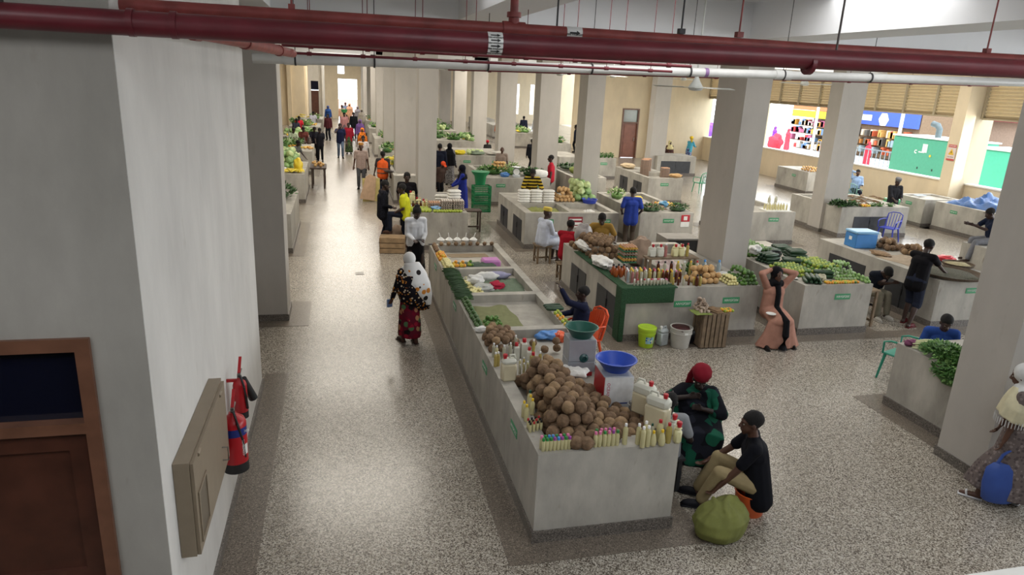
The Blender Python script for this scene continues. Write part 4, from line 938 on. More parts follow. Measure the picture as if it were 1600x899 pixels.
# ================================================================== stall C goods (NV/GF205)
limey.heap(rect(8.2, 8.75, 11.0, 11.75), SH, .033, 2, 'small green-yellow fruit in the middle heap of stall NV/GF205', 'middle heap on stall NV/GF205', slope=.8, sc=(1.1, 1.2))
limey.heap(rect(8.95, 9.55, 11.3, 12.1), SH, .036, 2, 'small green fruit along the right edge of stall NV/GF205', 'right edge fruit on stall NV/GF205', slope=.8, sc=(1.2, 1.3))
lime.heap(rect(8.14, 8.9, 12.55, 13.9), SH, .045, 2, 'big dull green lime at the far end of stall NV/GF205', 'far limes on stall NV/GF205', slope=.8, sc=(1.45, 1.55))
for i, (x, y, n, L, rz) in enumerate([(8.4, 10.68, 4, 2, 65), (8.4, 12.1, 5, 3, 12), (8.8, 11.9, 4, 2, -25), (9.2, 12.35, 6, 3, -12), (8.85, 12.75, 5, 2, 8), (8.85, 10.98, 3, 2, -20), (9.3, 13.0, 5, 2, -8), (8.5, 11.72, 3, 1, -10)]):
    for l in range(L):
        for k in range(n-l): a = R(rz); dx = (k-(n-l-1)/2)*.082; cuke.put((x-math.sin(a)*dx, y+math.cos(a)*dx, SH+.04+l*.066), 'dark green cucumber among the piles on stall NV/GF205', 'cucumbers on stall NV/GF205', (0, 0, a+random.uniform(-.08, .08)), 1.4)
greentom.heap(rect(8.95, 9.4, 10.72, 11.15), SH, .032, 6, 'pale green tomato in the bagged mound on stall NV/GF205', 'pale green tomatoes on stall NV/GF205', slope=.5)
greentom.heap(rect(9.42, 9.57, 10.5, 11.1), SH, .032, 2, 'green tomato along the right edge of stall NV/GF205', 'edge tomatoes on stall NV/GF205', slope=.5, k=1)
for i in range(26): (small_orange if i % 4 < 3 else limey).put((8.62+.055*(i % 13), 10.54+.06*(i//13), SH+.027), 'yellow-orange tomato in the row at the front of stall NV/GF205', 'orange tomatoes on stall NV/GF205', RR())
basin('black bucket standing among the cucumbers', (8.62, 12.2, SH+.0), .11, .2, BLK, 'bucket', 'bucket', rb=.8)
lump('white_bag', 'white plastic bag among the far limes', 'bag', (8.3, 12.45, SH+.09), (.13, .12, .1), CLOTHW, .5, 3)
lump('white_bag', 'small white bag at the near left edge of stall NV/GF205', 'bag', (8.2, 10.95, SH), (.06, .12, .02), CLOTHW, .4, 3)
lump('clear_bag', 'knotted clear bag of fruit at the front of stall NV/GF205', 'bag', (8.62, 10.72, SH), (.09, .08, .07), cloth('#b9b49c'), .4, 5)
# wooden stool right of C
def stool(label, x, y, h, s, rz=0, m=None, name='wooden_stool', cat='stool', d=None):
    t = thing(name, label, cat, (x, y, 0), rz); m = m or WD; d = d or s
    MB().box(-s/2, s/2, -d/2, d/2, h-.03, h).build('seat', m, t, False)
    for sx in (-1, 1):
        for sy in (-1, 1): MB().box(sx*(s/2-.045)-.022, sx*(s/2-.045)+.022, sy*(d/2-.045)-.022, sy*(d/2-.045)+.022, 0, h-.03).build('leg', m, t, False)
    MB().box(-s/2+.03, s/2-.03, -.015, .015, .1, .14).box(-s/2+.03, -s/2+.06, -d/2+.03, d/2-.03, .1, .14).box(s/2-.06, s/2-.03, -d/2+.03, d/2-.03, .1, .14).build('stretcher', m, t, False)
    return t
stool('tall wooden stool at the right end of stall NV/GF205', 9.82, 10.9, .75, .36)
stool('dark wooden stool beside the egg stall', 3.6, 19.6, .62, .6, m=mat('dark_wood', '#4a3d36', .7, var=.25), d=.45)
stool('small stool under the man in the white robe', 4.75, 15.95, .45, .4)
stool('low bench under the man in the red shirt', 4.85, 14.45, .38, .35)
stool('low wooden table between the aisle stalls', 6.95, 15.7, .5, .45, m=mat('dark_wood', '#4a3d36', .7))

# ================================================================== stall D goods
t = thing('cool_box', 'blue cool box with a pale lid on the right-hand stall', 'cool box', (11.6, 13.35, SH), R(-4))
BB = plas('#3d7fc0'); MB().bbox(-.27, .27, -.21, .21, 0, .33, .015).build('body', BB, t); MB().bbox(-.285, .285, -.225, .225, .33, .39, .018).build('lid', plas('#7fb0d6'), t); MB().box(-.274, -.27, -.05, .05, .17, .25).build('sticker', WHITE, t)
coconut.heap([(11.95, 12.9), (12.5, 12.9), (12.5, 13.5), (11.95, 13.4)], SH, CR, 2, 'coconut beside the blue cool box', 'coconuts beside the cool box')
coconut.heap([(12.1, 12.35), (12.65, 12.3), (12.65, 12.8), (12.1, 12.75)], SH, CR, 2, 'coconut behind the cloth on the right-hand stall', 'coconuts on the right-hand stall')
lump('white_bag', 'knotted white bag beside the blue cool box', 'bag', (12.35, 13.75, SH), (.13, .12, .12), CLOTHW, .5, 8); lump('red_bag', 'red plastic bag on the right-hand stall', 'bag', (12.6, 11.95, SH), (.2, .16, .07), plas('#d8404a'), .5, 8)
sheet('sack_cloth', 'beige sack cloth spread on the right-hand stall', 'cloth', 11.75, 12.0, SH, .8, 1.0, cloth('#a99a88'), .05, R(10), seed=4)
lump('dried_roots', 'small heap of brown dried roots on the right-hand stall', 'roots', (11.45, 12.5, SH), (.16, .25, .05), ROOT, .5, 9)
def winnow(label, x, y, z, r, fillm, contents, rz=0):
    t = thing('winnowing_basket', label, 'basket', (x, y, z), rz)
    MB().lathe([(r*.85, 0), (r*.95, .02), (r, .07), (r*.98, .07), (r*.92, .03), (.01, .02)], 36, cap=False).lathe([(r*.85, 0), (.01, 0)], 36, cap=False).build('basket', mat('basket_cane', '#5c4e40', .8, var=.3, scale=40, bump=.5), t)
    MB().ball((0, 0, .02), (r*.86, r*.86, .055), 28, 10, nz=.25).build(contents, fillm, t)
    return t
winnow('huge winnowing basket of dried leaves on the right-hand stall', 11.75, 10.95, SH, .62, mat('dried_leaves', '#4c4a3a', .9, var=.5, scale=40, bump=1), 'dried_leaves')
winnow('smaller basket of pale seeds behind the standing man', 12.5, 11.5, SH+.02, .3, mat('pale_seeds', '#a69c78', .9, var=.4, scale=60, bump=.6), 'seeds')
def mono_chair(label, x, y, rz, m, arms=True, lattice=False, group=None):
    t = thing('plastic_chair', label, 'chair', (x, y, 0), rz, group)
    MB().bbox(-.23, .23, -.22, .2, .41, .44, .012).build('seat', m, t)
    b = MB()
    for k in range(9 if lattice else 6):
        n = 9 if lattice else 6; xx = -.2+.4*k/(n-1); b.tube([(xx*.92, .2, .43), (xx, .235+.03*(1-abs(xx)*3), .62), (xx*1.05, .29+.03*(1-abs(xx)*3), .84)], .011, 6)
    if lattice:
        for zz_ in (.5, .56, .62, .68, .74, .8): yy = .2+.1*((zz_-.43)/.41); b.tube([(-.2, yy, zz_), (0, yy+.03, zz_), (.2, yy, zz_)], .009, 6)
    b.tube([(-.22, .2, .43), (-.23, .245, .62), (-.21, .3, .83), (-.1, .33, .88), (.1, .33, .88), (.21, .3, .83), (.23, .245, .62), (.22, .2, .43)], .018, 8)
    if lattice:
        for k in range(14):          # side panels of the tub
            a0 = R(-15+k*15); 
        pr = []; nn_ = 22
        vs = []; fs = []
        for i in range(nn_+1):
            a = R(-8+196*i/nn_); top = .60+.26*max(0, math.sin(a))**1.3
            for q_, rr in ((0, 0), (1, .014)):
                for z_, fl in ((.40, 0), (top, .05)): vs.append(((.23+fl+rr)*math.cos(a), .0+(.24+fl*1.6+rr)*math.sin(a), z_))
        for i in range(nn_):
            j = i*4; fs += [(j, j+1, j+5, j+4), (j+2, j+6, j+7, j+3), (j+1, j+3, j+7, j+5), (j, j+4, j+6, j+2)]
        b.add(vs, fs)
    b.build('backrest', m, t)
    for sx in (-1, 1):
        MB().tube([(sx*.2, -.18, .42), (sx*.25, -.22, 0)], [.025, .017], 8).build('leg', m, t); MB().tube([(sx*.2, .17, .42), (sx*.25, .26, 0)], [.025, .017], 8).build('leg', m, t)
        if arms: MB().tube([(sx*.25, -.2, .43), (sx*.265, -.2, .62), (sx*.265, -.1, .66), (sx*.26, .12, .67), (sx*.23, .25, .66)], .017, 8).build('armrest', m, t)
    return t
mono_chair('blue plastic armchair behind the cool box', 16.45, 17.85, R(-65), plas('#3a48b8')); mono_chair('green plastic armchair in the far aisle', 14.9, 27.0, R(190), plas('#3f8f6a'))
mono_chair('teal plastic chair behind the parsley stall', 8.55, 8.45, R(200), plas('#2f8f78')); mono_chair('orange plastic chair with a latticed back', 3.66, 9.75, R(-80), plas('#d9542c'), lattice=True)
mono_chair('grey-green plastic chair of the man in the pale blue shirt', 20.3, 24.3, R(120), plas('#6f9c94'))
# goods on parsley stall
bunch('big bundle of leafy greens hanging over the stall by the right pillar', 'greens', 7.86, 7.0, SH, 1300, .27, .42, .2, .06, [LEAF, LEAFL], seed=3, droop=.5)
bunch('lower tufts of the same greens hanging down the stall face', 'greens', 7.64, 6.75, SH-.22, 420, .1, .28, .3, .07, [LEAF, LEAFL], seed=5, droop=.8, name='leaf_tuft')
for k in range(6): tag(MB().tube([(-.16, 0, .02), (0, 0, .03), (.16, 0, .015)], [.022, .018, .008], 8).build('leek', STEM, loc=(7.8+.03*k, 7.38+.035*k, SH+.05*(k % 2)), rz=R(150+k*4)), 'pale stalk of leek on the leafy greens', 'leek', 'pale leek stalks')
lump('purple_onion', 'purple root bunch at the corner of the parsley stall', 'vegetable', (7.72, 7.56, SH), (.08, .06, .05), cloth('#7c4a66'), .5, 2); lump('clear_bag', 'small clear bag lying on the greens', 'bag', (8.08, 6.95, SH+.2), (.08, .07, .04), cloth('#b8c4d0'), .5, 3)

# ================================================================== left wall: hose cabinet and extinguishers
CABM = mat('cabinet_enamel', '#8a7d6b', .45, .1, .05)
t = thing('fire_hose_cabinet', 'beige metal fire hose cabinet on the white wall', 'cabinet', (-1.147, 0, 0))
MB().box(0, .1, 4.5, 5.9, .98, 1.72).build('case', CABM, t, False)
d = MB().box(.102, .125, 4.52, 5.88, .98, 1.7).build('door', CABM, t, False)
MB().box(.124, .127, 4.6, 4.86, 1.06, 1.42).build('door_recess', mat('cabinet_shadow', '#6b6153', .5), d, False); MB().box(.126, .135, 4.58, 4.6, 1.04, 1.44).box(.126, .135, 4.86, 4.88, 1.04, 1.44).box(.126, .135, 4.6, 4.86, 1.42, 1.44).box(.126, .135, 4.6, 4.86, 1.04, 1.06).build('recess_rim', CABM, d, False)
MB().tube([(.12, 5.56, 1.12), (.17, 5.56, 1.12), (.17, 5.56, 1.24), (.12, 5.56, 1.24)], .007, 8).build('handle', mat('bare_steel', '#8d8a86', .35, .8), d)
for y in (4.72, 5.66): MB().cyl((.125, y-.04, 1.68), (.125, y+.04, 1.68), .014).build('hinge', CABM, t)
REDE = mat('extinguisher_red', '#b01822', .3, var=.06)
def exting(label, x, y, z, s, small=False):
    t = thing('fire_extinguisher', label, 'fire extinguisher', (x, y, z))
    r, h = (.105 if not small else .085)*s, .52*s
    MB().lathe([(r*.9, 0), (r, .01), (r, h*.85), (r*.85, h*.93), (r*.35, h), (r*.3, h+.02)], 24).build('cylinder', REDE, t); MB().lathe([(r*1.02, -.005), (r*1.02, h*.16)], 24).build('base_band', BLK, t)
    MB().cyl((0, 0, h), (0, 0, h+.05), .02).box(-.015, .015, -.02, .12, h+.05, h+.065).build('valve', mat('bare_steel', '#8d8a86', .35, .8), t)
    MB().add([(-.014, 0, h+.06), (.014, 0, h+.06), (.014, .15, h+.17), (-.014, .15, h+.17), (-.014, 0, h+.07), (.014, 0, h+.07), (.014, .15, h+.18), (-.014, .15, h+.18)], [(0, 1, 2, 3), (4, 7, 6, 5), (0, 4, 5, 1), (1, 5, 6, 2), (2, 6, 7, 3), (3, 7, 4, 0)]).build('lever', REDE, t, False)
    MB().tube([(0, -.02, h+.04), (.02, -.07*s, h+.06), (.05, -.1*s, h-.05), (.075*s, -.07*s, h*.6), (.085*s, -.05*s, h*.25)], .012, 8).build('hose', BLK, t)
    if small: MB().cyl((.03, .06, h-.02), (.1, .14, h-.28), .03, .045, 12).build('horn', BLK, t)
    else:
        MB().lathe([(r*1.006, h*.66), (r*1.006, h*.8)], 24, cap=False).build('blue_band', plas('#1e2f7c'), t)
        text('POWDER', .032, (.05*s*.9+.03, -.062*s, h*.73), (R(90), 0, R(25)), WHITE, t)
        text('CO', .001, (0, 0, h*.3), (0, 0, 0), WHITE, t) if False else None
        o = text('CONTENTS', .03, (r*.78, -r*.7, h*.45), (R(90), R(-90), R(42)), WHITE, t); MB().box(-.018, .018, -.001, .001, -.05, .05).build('white_label', WHITE, t, loc=(r*.93, -r*.42, h*.4), rz=R(66))
    return t
exting('large red powder extinguisher hanging beside the hose cabinet', -1.0, 6.05, .75, 1.05)
t = exting('smaller red extinguisher with a black horn behind the large one', -1.03, 6.75, .92, .78, True)
MB().box(-.12, 0, -.01, .01, .38, .41).build('wall_bracket', REDE, t)
# ================================================================== goods on the farther stalls
# egg stall behind the woman in white (x 1.66-3.12, y 17.3-20.6)
for i in range(3): egg_stack('pulp egg tray stack at the front of the egg stall', 2.3+.31*i, 17.72, SH, 5-(i == 0), [TRAY[2]], 'egg stacks on the egg stall', em=EGG if i == 0 else EGGW)
FLR = cloth('#e2e0da', 'flour_bag')
def flour(x, y, z, label, group, rz=0): tag(MB().bbox(-.17, .17, -.11, .11, 0, .07, .03).build('flour_bag', FLR, loc=(x, y, z), rz=rz), label, 'flour bag', group)
for k in range(5): flour(2.85, 17.95, SH+.075*k+.12, 'white flour bag stacked behind the egg trays', 'flour bags on the egg stall', .05*k)
for k in range(6): flour(2.6-.01*k, 18.2, SH-.12+.075*k, 'white flour bag stacked behind the egg trays', 'flour bags on the egg stall', -.05*k)
limey.heap(rect(1.7, 2.2, 17.35, 17.85), SH, .04, 1, 'yellow-green fruit on the near corner of the egg stall', 'fruit on the egg stall', k=0, sc=(1.45, 1.5))
limey.heap(rect(2.25, 3.0, 17.34, 17.52), SH, .032, 1, 'yellow-green fruit on the near corner of the egg stall', 'fruit on the egg stall', k=0, sc=(1.1, 1.2))
lump('blue_bag', 'pale blue bag among the fruit of the egg stall', 'bag', (2.32, 17.6, SH), (.13, .09, .07), mat('pale_blue_bag', '#86aed6', .3), .5, 3)
for i in range(3): jerrycan('yellowish oil jerrycan at the back left of the egg stall', (1.82+.16*i, 18.6-.1*i, SH-.12 if i else SH), R(10), .15, .12, .3-.03*i, JUGY, group='oil jerrycans on the egg stall')
lump('yellow_carton', 'tall yellowish container with a printed side at the back of the egg stall', 'container', (1.95, 19.1, SH-.12), (.13, .1, .2), cloth('#d8c07a'), .05, 3)
for i in range(5): bottle('slim', OILD if i < 3 else OILY, 'black' if i < 3 else 'red', (1.8+.1*i, 18.1, SH-.12+.0), 'dark bottle among the oil jerrycans of the egg stall', 'dark bottles on the egg stall', 1.1)
tag(MB().lathe([(.2, 0), (.24, .1), (.24, .26), (.22, .26), (.2, .12)], 24).lathe([(.25, .26), (.25, .27), (.03, .29)], 24).build('cooking_pot', mat('aluminium', '#b9bcbe', .3, .9), loc=(2.7, 19.2, SH-.12)), 'aluminium pot with a lid on the egg stall', 'pot')
# crate and sacks at its left
def crate(label, x, y, w_, d, h, rz=0, z=0, m=None, name='wooden_crate', group=None, n=3):
    t = thing(name, label, 'crate', (x, y, z), rz, group); m = m or mat('crate_wood', '#a08666', .8, var=.25, scale=8)
    g = h/n
    for k in range(n):
        z0_ = k*g+.012; MB().box(-w_/2, w_/2, -d/2, -d/2+.012, z0_, z0_+g-.02).box(-w_/2, w_/2, d/2-.012, d/2, z0_, z0_+g-.02).box(-w_/2, -w_/2+.012, -d/2, d/2, z0_, z0_+g-.02).box(w_/2-.012, w_/2, -d/2, d/2, z0_, z0_+g-.02).build('slat_ring', m, t, False)
    for k in range(5): MB().box(-w_/2, w_/2, -d/2+k*d/5+.01, -d/2+(k+1)*d/5-.01, h-.012, h).build('top_slat', m, t, False)
    MB().box(-w_/2+.012, -w_/2+.04, -d/2+.012, -d/2+.04, 0, h-.012).box(w_/2-.04, w_/2-.012, -d/2+.012, -d/2+.04, 0, h-.012).box(-w_/2+.012, w_/2-.012, d/2-.04, d/2-.012, 0, h-.012).build('corner_posts', m, t, False)
    return t
crate('pale wooden crate under the foot of the youth in yellow', 1.2, 17.15, .62, .42, .4, R(-8))
lump('brown_sack', 'brown sack standing behind the wooden crate', 'sack', (1.38, 18.0, 0), (.2, .18, .26), mat('kraft', '#9c8674', .8, var=.2), .3, 4)
# stall F
for k in range(5):
    for i in range(3): flour(5.0+.36*i, 18.95, SH+.0+.072*k, 'white flour bag in the neat wall of bags behind the empty trays', 'flour bags behind the trays', random.uniform(-.06, .06))
potato.heap(rect(6.0, 6.55, 19.0, 19.7), SH, .056, 4, 'light brown potato heaped over an orange crate', 'potatoes on the tray stall', slope=.6)
cabbage.heap(rect(6.62, 7.22, 19.1, 20.3), SH, .105, 3, 'round green cabbage piled against the pillar', 'cabbages against the pillar', slope=.5)
basin('blue rectangular-looking basin in front of the cabbages', (6.95, 18.88, SH), .22, .12, plas('#3348b4'), rb=.85)
sheet('olive_sacking', 'olive sacking crumpled in the left empty tray', 'sacking', 5.4, 18.1, SH-.14, .9, 1.0, cloth('#8c9058'), .09, seed=3); sheet('white_bag', 'small white bag in the right empty tray', 'bag', 6.75, 18.3, SH-.14, .3, .2, CLOTHW, .04, seed=4)
for s_, x in (('dark red notice with white lines on the tray stall front', 6.02),):
    t = tag(MB().box(-.2, .2, -.012, 0, -.14, .14).build('notice', plas('#8a2432', .5), loc=(x, 17.32, .72)), s_, 'notice'); MB().box(-.17, .17, -.016, -.011, -.07, -.005).box(-.17, .17, -.016, -.011, .05, .09).box(-.2, .2, -.016, -.011, -.14, -.1).build('white_text_panel', WHITE, t, False)
t = tag(MB().box(-.13, .13, -.012, 0, -.17, .17).build('notice', WHITE, loc=(9.25, 17.38, .74)), 'white notice with a red frame on the basil stall', 'notice')
MB().box(-.13, .13, -.016, -.011, -.02, .17).build('red_field', plas('#b82a34', .5), t, False); MB().box(-.055, .055, -.02, -.015, .02, .13).build('white_square', WHITE, t, False)
# stall G
bunch('basil bundle at the front right of the banana stall', 'greens', 9.15, 17.7, SH, 160, .32, .2, .2, .08, [LEAFD, LEAF], seed=7); bunch('dark leafy bundle hanging at the front left of the banana stall', 'greens', 8.3, 17.65, SH, 170, .38, .2, .18, .08, [LEAFD, LEAF], seed=8)
sheet('brown_sacking', 'brown sacking behind the leafy bundles', 'sacking', 8.5, 18.1, SH, .9, .5, cloth('#8a7666'), .12, seed=5)
BAN = mat('banana_skin', '#d8c23c', .5, var=.25, scale=5)
def hand(label, x, y, z, rz, group, m=BAN, n=6, s=1.0):
    b = MB()
    for k in range(n):
        a = (k-(n-1)/2)*.28; pts = [(.0, 0, .05), (.05*math.sin(a), -.05*math.cos(a), .055), (.13*math.sin(a), -.13*math.cos(a), .035), (.17*math.sin(a), -.17*math.cos(a), .012)]
        b.tube([tuple(c*s for c in p) for p in pts], [.01*s, .018*s, .018*s, .007*s], 6)
    return tag(b.build('banana_bunch', m, loc=(x, y, z), rz=rz), label, 'bananas', group)
for k in range(16): hand('hand of yellow bananas along the banana stall', 8.1+.1*(k % 5)+.07*(k//5), 18.55+.28*(k//3)*.6, SH+.04*(k % 3), k*1.3, 'bananas on the banana stall', s=1.3)
orangef.heap(rect(8.9, 9.4, 18.3, 18.8), SH, .05, 1, 'orange beside the bananas', 'oranges on the banana stall', sc=(1.2, 1.3))
bunch('pale green leafy head at the back left of the banana stall', 'greens', 8.15, 19.8, SH-.02, 120, .25, .3, .3, .1, [LEAFL, STEM], seed=9)
for k in range(3): tag(MB().cap((0, 0, .03), (0, .3, .05), .035, .02).build('white_radish', mat('radish', '#d9e0b8', .5), loc=(8.05+.09*k, 18.0, SH), rz=.1*k), 'long pale radish by the man in the blue polo', 'radish', 'pale radishes')
lump('blue_bag', 'blue bag on the right of the banana stall', 'bag', (8.95, 18.2, SH), (.14, .12, .1), plas('#5a93b8'), .5, 3)
# steel cupboard standing in front of G
t = thing('steel_box_table', 'grey box table with a dark open side in front of stall NV/GF187', 'table', (7.85, 15.0, 0), R(-3))
GB = plaster('grey_box', '#8f8b85', .15); MB().box(-.42, .42, -.32, .32, .82, .86).box(.37, .42, -.32, .32, 0, .82).box(-.42, -.37, -.32, .32, 0, .82).box(-.37, .37, .28, .32, 0, .82).build('carcass', GB, t, False); MB().box(-.37, .37, -.3, -.28, .02, .8).build('dark_door', DARKD, t, False)
# J stall: bottle rack
t = tag(MB().bbox(-.4, .4, -.22, .22, 0, .03, .005).build('rack_board', WHITE, loc=(12.35, 17.85, SH)), 'white board carrying small bottles behind the big pillar', 'board')
for i in range(16): bottle('med', OILL, 'white', (12.03+.09*(i % 8), 17.75+.16*(i//8), SH+.03), 'small oil bottle on the white board', 'small bottles on the white board', 1.25)
for i in range(2): bottle('slim', OILC, 'white', (12.25+.22*i, 18.05, SH+.03), 'tall slim bottle rising over the small ones on the white board', 'tall bottles on the white board', 1.5)
# Q: yellow pods at the left of the big pillar
limey.heap(rect(11.42, 12.3, 20.42, 20.42+.0), SH, .03, 1, 'x', None) if False else None
bunch('pile of yellow-green pods on the stall left of the big pillar', 'vegetable', 11.75, 20.0, SH-.02, 160, .4, .4, .16, .09, [mat('pale_pod', '#c3c47c', .5), LEAFL], seed=12)
# I stall
for k in range(34):
    tag(MB().tube([(-.12, 0, .0), (0, .03, .02), (.12, 0, 0)], [.012, .03, .012], 6).build('root', ROOT, loc=(16.1+random.uniform(-.5, .75), 18.85+random.uniform(-.15, .75), SH+.03+.06*(k % 4)), rz=random.uniform(0, 3.1)), 'brown knobbly root heaped on the stall at the slanting pillar', 'root', 'roots on the pillar stall')
bunch('feathery green bundle hanging over the left end of the root stall', 'greens', 15.35, 18.65, SH, 260, .5, .2, .14, .12, [LEAFD, LEAF], seed=13, droop=.4)
orangef.heap(rect(15.85, 16.15, 18.45, 18.7), SH, .04, 1, 'orange fruit at the front of the root stall', 'oranges on the root stall', sc=(1.1, 1.2))
for i, x in enumerate((16.35, 16.6, 17.0)): bunch('small green tuft at the front of the root stall', 'greens', x, 18.58, SH, 60, .13, .1, .1, .06, [LEAF, LEAFL], seed=20+i, group='green tufts on the root stall')
# tarp stall, green bin, window stalls
sheet('blue_tarpaulin', 'crumpled blue tarpaulin covering the stall by the right window', 'tarpaulin', 20.85, 18.3, SH, 1.75, 2.3, mat('blue_tarp', '#35609a', .5, var=.15), .26, R(4), n=30, f=2.2, seed=2)
tag(MB().lathe([(.2, 0), (.26, .75), (.28, .75), (.28, .82), (.26, .86)], 4, M=Matrix.Rotation(R(45), 4, 'Z')).build('waste_bin', plas('#5fae7d'), loc=(19.0, 20.75, 0)), 'green waste bin behind the man in the black shirt', 'bin')
onion.heap(rect(20.15, 20.7, 26.95, 27.8), SH, .06, 2, 'onion on the pale stall under the window', 'onions on the window stall', slope=.6, sc=(1.3, 1.4))
for i in range(10): tag(MB().ball((0, 0, .09), (.07, .07, .09), 10, 7, nz=.2, seed=i).build('dark_gourd', LEAFD, loc=(20.9+.16*(i % 4), 26.98+.2*(i//4), SH)), 'dark round gourd at the right of the onions', 'gourd', 'dark gourds by the onions')
sheet('paper', 'small blue-white paper on the empty window stall', 'paper', 20.3, 20.9, SH, .4, .2, cloth('#a8bcd4'), .01)
# egg tray stall O
egg_stack('tall stack of egg trays on the stall with dark doors', 11.75, 25.9, SH-.14, 12, [TRAY[2]], em=EGG); egg_stack('shorter stack of egg trays on the stall with dark doors', 12.3, 25.2, SH-.14, 8, [TRAY[2]], em=EGG); egg_stack('third stack of egg trays behind the tall one', 12.1, 26.5, SH, 9, [TRAY[2]], em=EGG)
lump('onion_basket', 'shallow basket of pale produce right of the egg stacks', 'basket', (12.45, 24.55, SH), (.25, .2, .08), POTATO, .4, 3); lump('pale_sacks', 'pale sacks beside the egg stacks', 'sack', (11.6, 27.2, SH), (.3, .4, .1), cloth('#cdb898'), .4, 4)
# P2: bottles of greens and black chair
for i in range(12): bunch('upright tuft of greens in the row before the brown door', 'greens', 11.4+.19*(i % 6), 30.95+.3*(i//6), SH, 30, .07, .07, .2, .08, [LEAF, LEAFL], seed=30+i, group='green tufts before the brown door')
t = mono_chair('black plastic chair upside down on the stall before the brown door', 11.9, 32.2, R(150), plas('#2a2a2c'), arms=False); t.location.z = SH
# scale stall
bunch('wide bundle of greens at the left of the scale stall', 'greens', 5.3, 24.9, SH, 240, .5, .6, .22, .14, [LEAF, LEAFL], seed=41); bunch('tall bouquet of pale greens behind the scale', 'greens', 6.0, 24.6, SH, 150, .3, .25, .42, .1, [LEAFL, STEM], seed=42); bunch('dark leafy heap right of the scale', 'greens', 6.7, 24.4, SH, 240, .45, .4, .25, .12, [LEAFD, LEAF], seed=43)
onion.heap(rect(5.35, 5.95, 24.9, 25.5), SH+.12, .055, 3, 'light onion in the heap behind the scale', 'onions behind the scale', slope=.6, sc=(1.4, 1.5))
t = thing('weighing_scale', 'round dial weighing scale on the stall with bunched greens', 'scale', (6.0, 23.95, SH), R(-5))
MB().bbox(-.13, .13, -.1, .1, 0, .1, .02).build('base', plas('#b8bcc0'), t); MB().cyl((0, .03, .2), (0, -.03, .2), .13, n=24).build('dial_case', plas('#6d7076'), t); MB().cyl((0, -.03, .2), (0, -.034, .2), .11, n=24).build('dial_face', WHITE, t); MB().lathe([(.14, .34), (.17, .36), (.17, .37)], 20).cyl((0, 0, .3), (0, 0, .35), .03).build('pan', mat('aluminium', '#b9bcbe', .3, .9), t)
lump('white_sack', 'white sack with red marks at the right of the scale', 'sack', (6.85, 23.95, SH), (.33, .2, .15), CLOTHW, .15, 4)
lump('blue_bag', 'blue bag left of the weighing scale', 'bag', (5.6, 24.0, SH), (.16, .12, .09), plas('#4a7fc0'), .5, 3)
GC = plas('#1f8a55', .45)
def pcrate(label, x, y, z, rz=0, group=None, s=1.0):
    t = thing('plastic_crate', label, 'crate', (x, y, z), rz, group); w_, d, h = .58*s, .38*s, .29*s
    b = MB(); 
    for (a0, a1, b0, b1) in ((-w_/2, w_/2, -d/2, -d/2+.015), (-w_/2, w_/2, d/2-.015, d/2), (-w_/2, -w_/2+.015, -d/2, d/2), (w_/2-.015, w_/2, -d/2, d/2)):
        b.box(a0, a1, b0, b1, 0, .03).box(a0, a1, b0, b1, h*.45, h*.55).box(a0, a1, b0, b1, h-.04, h)
    for k in range(12):
        x_ = -w_/2+w_*k/11; b.box(x_-.006, x_+.006, -d/2, -d/2+.012, 0, h).box(x_-.006, x_+.006, d/2-.012, d/2, 0, h)
    for k in range(8): y_ = -d/2+d*k/7; b.box(-w_/2, -w_/2+.012, y_-.006, y_+.006, 0, h).box(w_/2-.012, w_/2, y_-.006, y_+.006, 0, h)
    b.box(-w_/2, w_/2, -d/2, d/2, .0, .012).build('crate_frame', GC, t, False); return t
for k in range(3): pcrate('green plastic crate in the stack beside the scale stall', 4.5, 22.6, k*.29, .04*k, 'green crates in the stack')
tag(MB().lathe([(.16, 0), (.2, .3), (.3, .42), (.31, .45)], 16).build('tall_basket', GC, loc=(4.45, 22.6, .88)), 'tall green tub on top of the green crates', 'tub')
crate('brown carton-like crate behind the woman in blue', 3.9, 23.6, .5, .4, .5)
# corridor right stall with printed sheet
sheet('printed_sheet', 'white sheet with red print on the stall beyond the egg stall', 'sheet', 2.45, 24.6, SH-.12, 1.1, .9, pattern('red_print', '#d9d4cc', ['#b85a50', '#d9d4cc'], 8, .3), .05, seed=2)
for k in range(10): hand('yellow bananas hung at the left corner of the sheet stall', 1.75+.08*(k % 4), 27.15-.18*(k//4), SH+.1*(k % 3), k*.9, 'bananas on the sheet stall', m=LIMEY if k % 2 else BAN, s=1.6)
basin('dish of yellow bananas at the corner of the sheet stall', (1.62, 24.8, SH+.0), .2, .06, mat('dark_metal', '#4a4644', .5), 'dish', 'dish')
# sacks between pillars etc.
lump('rice_sacks', 'pale green sacking over produce beyond the scale stall', 'sacking', (9.0, 25.3, SH-.1), (.55, .6, .2), SACKG, .25, 4); bunch('dark greens behind the pale sacking', 'greens', 8.8, 26.6, SH, 160, .5, .4, .2, .12, [LEAFD, LEAF], seed=50)
# yellow cloth stall row
for i, (x, c, l) in enumerate([(5.1, '#d8c43c', 'yellow'), (5.9, '#7d8a78', 'grey-green'), (6.7, '#b8b4ac', 'pale')]): lump('cloth_bundle', l+' cloth bundle on the stall behind the green crates', 'cloth', (x, 31.0, SH), (.35, .25, .1), cloth(c), .4, i)
cabbage.heap(rect(5.5, 6.3, 30.9, 31.6), SH, .11, 1, 'pale cabbage among the cloth bundles', 'pale cabbages in the middle', k=1)
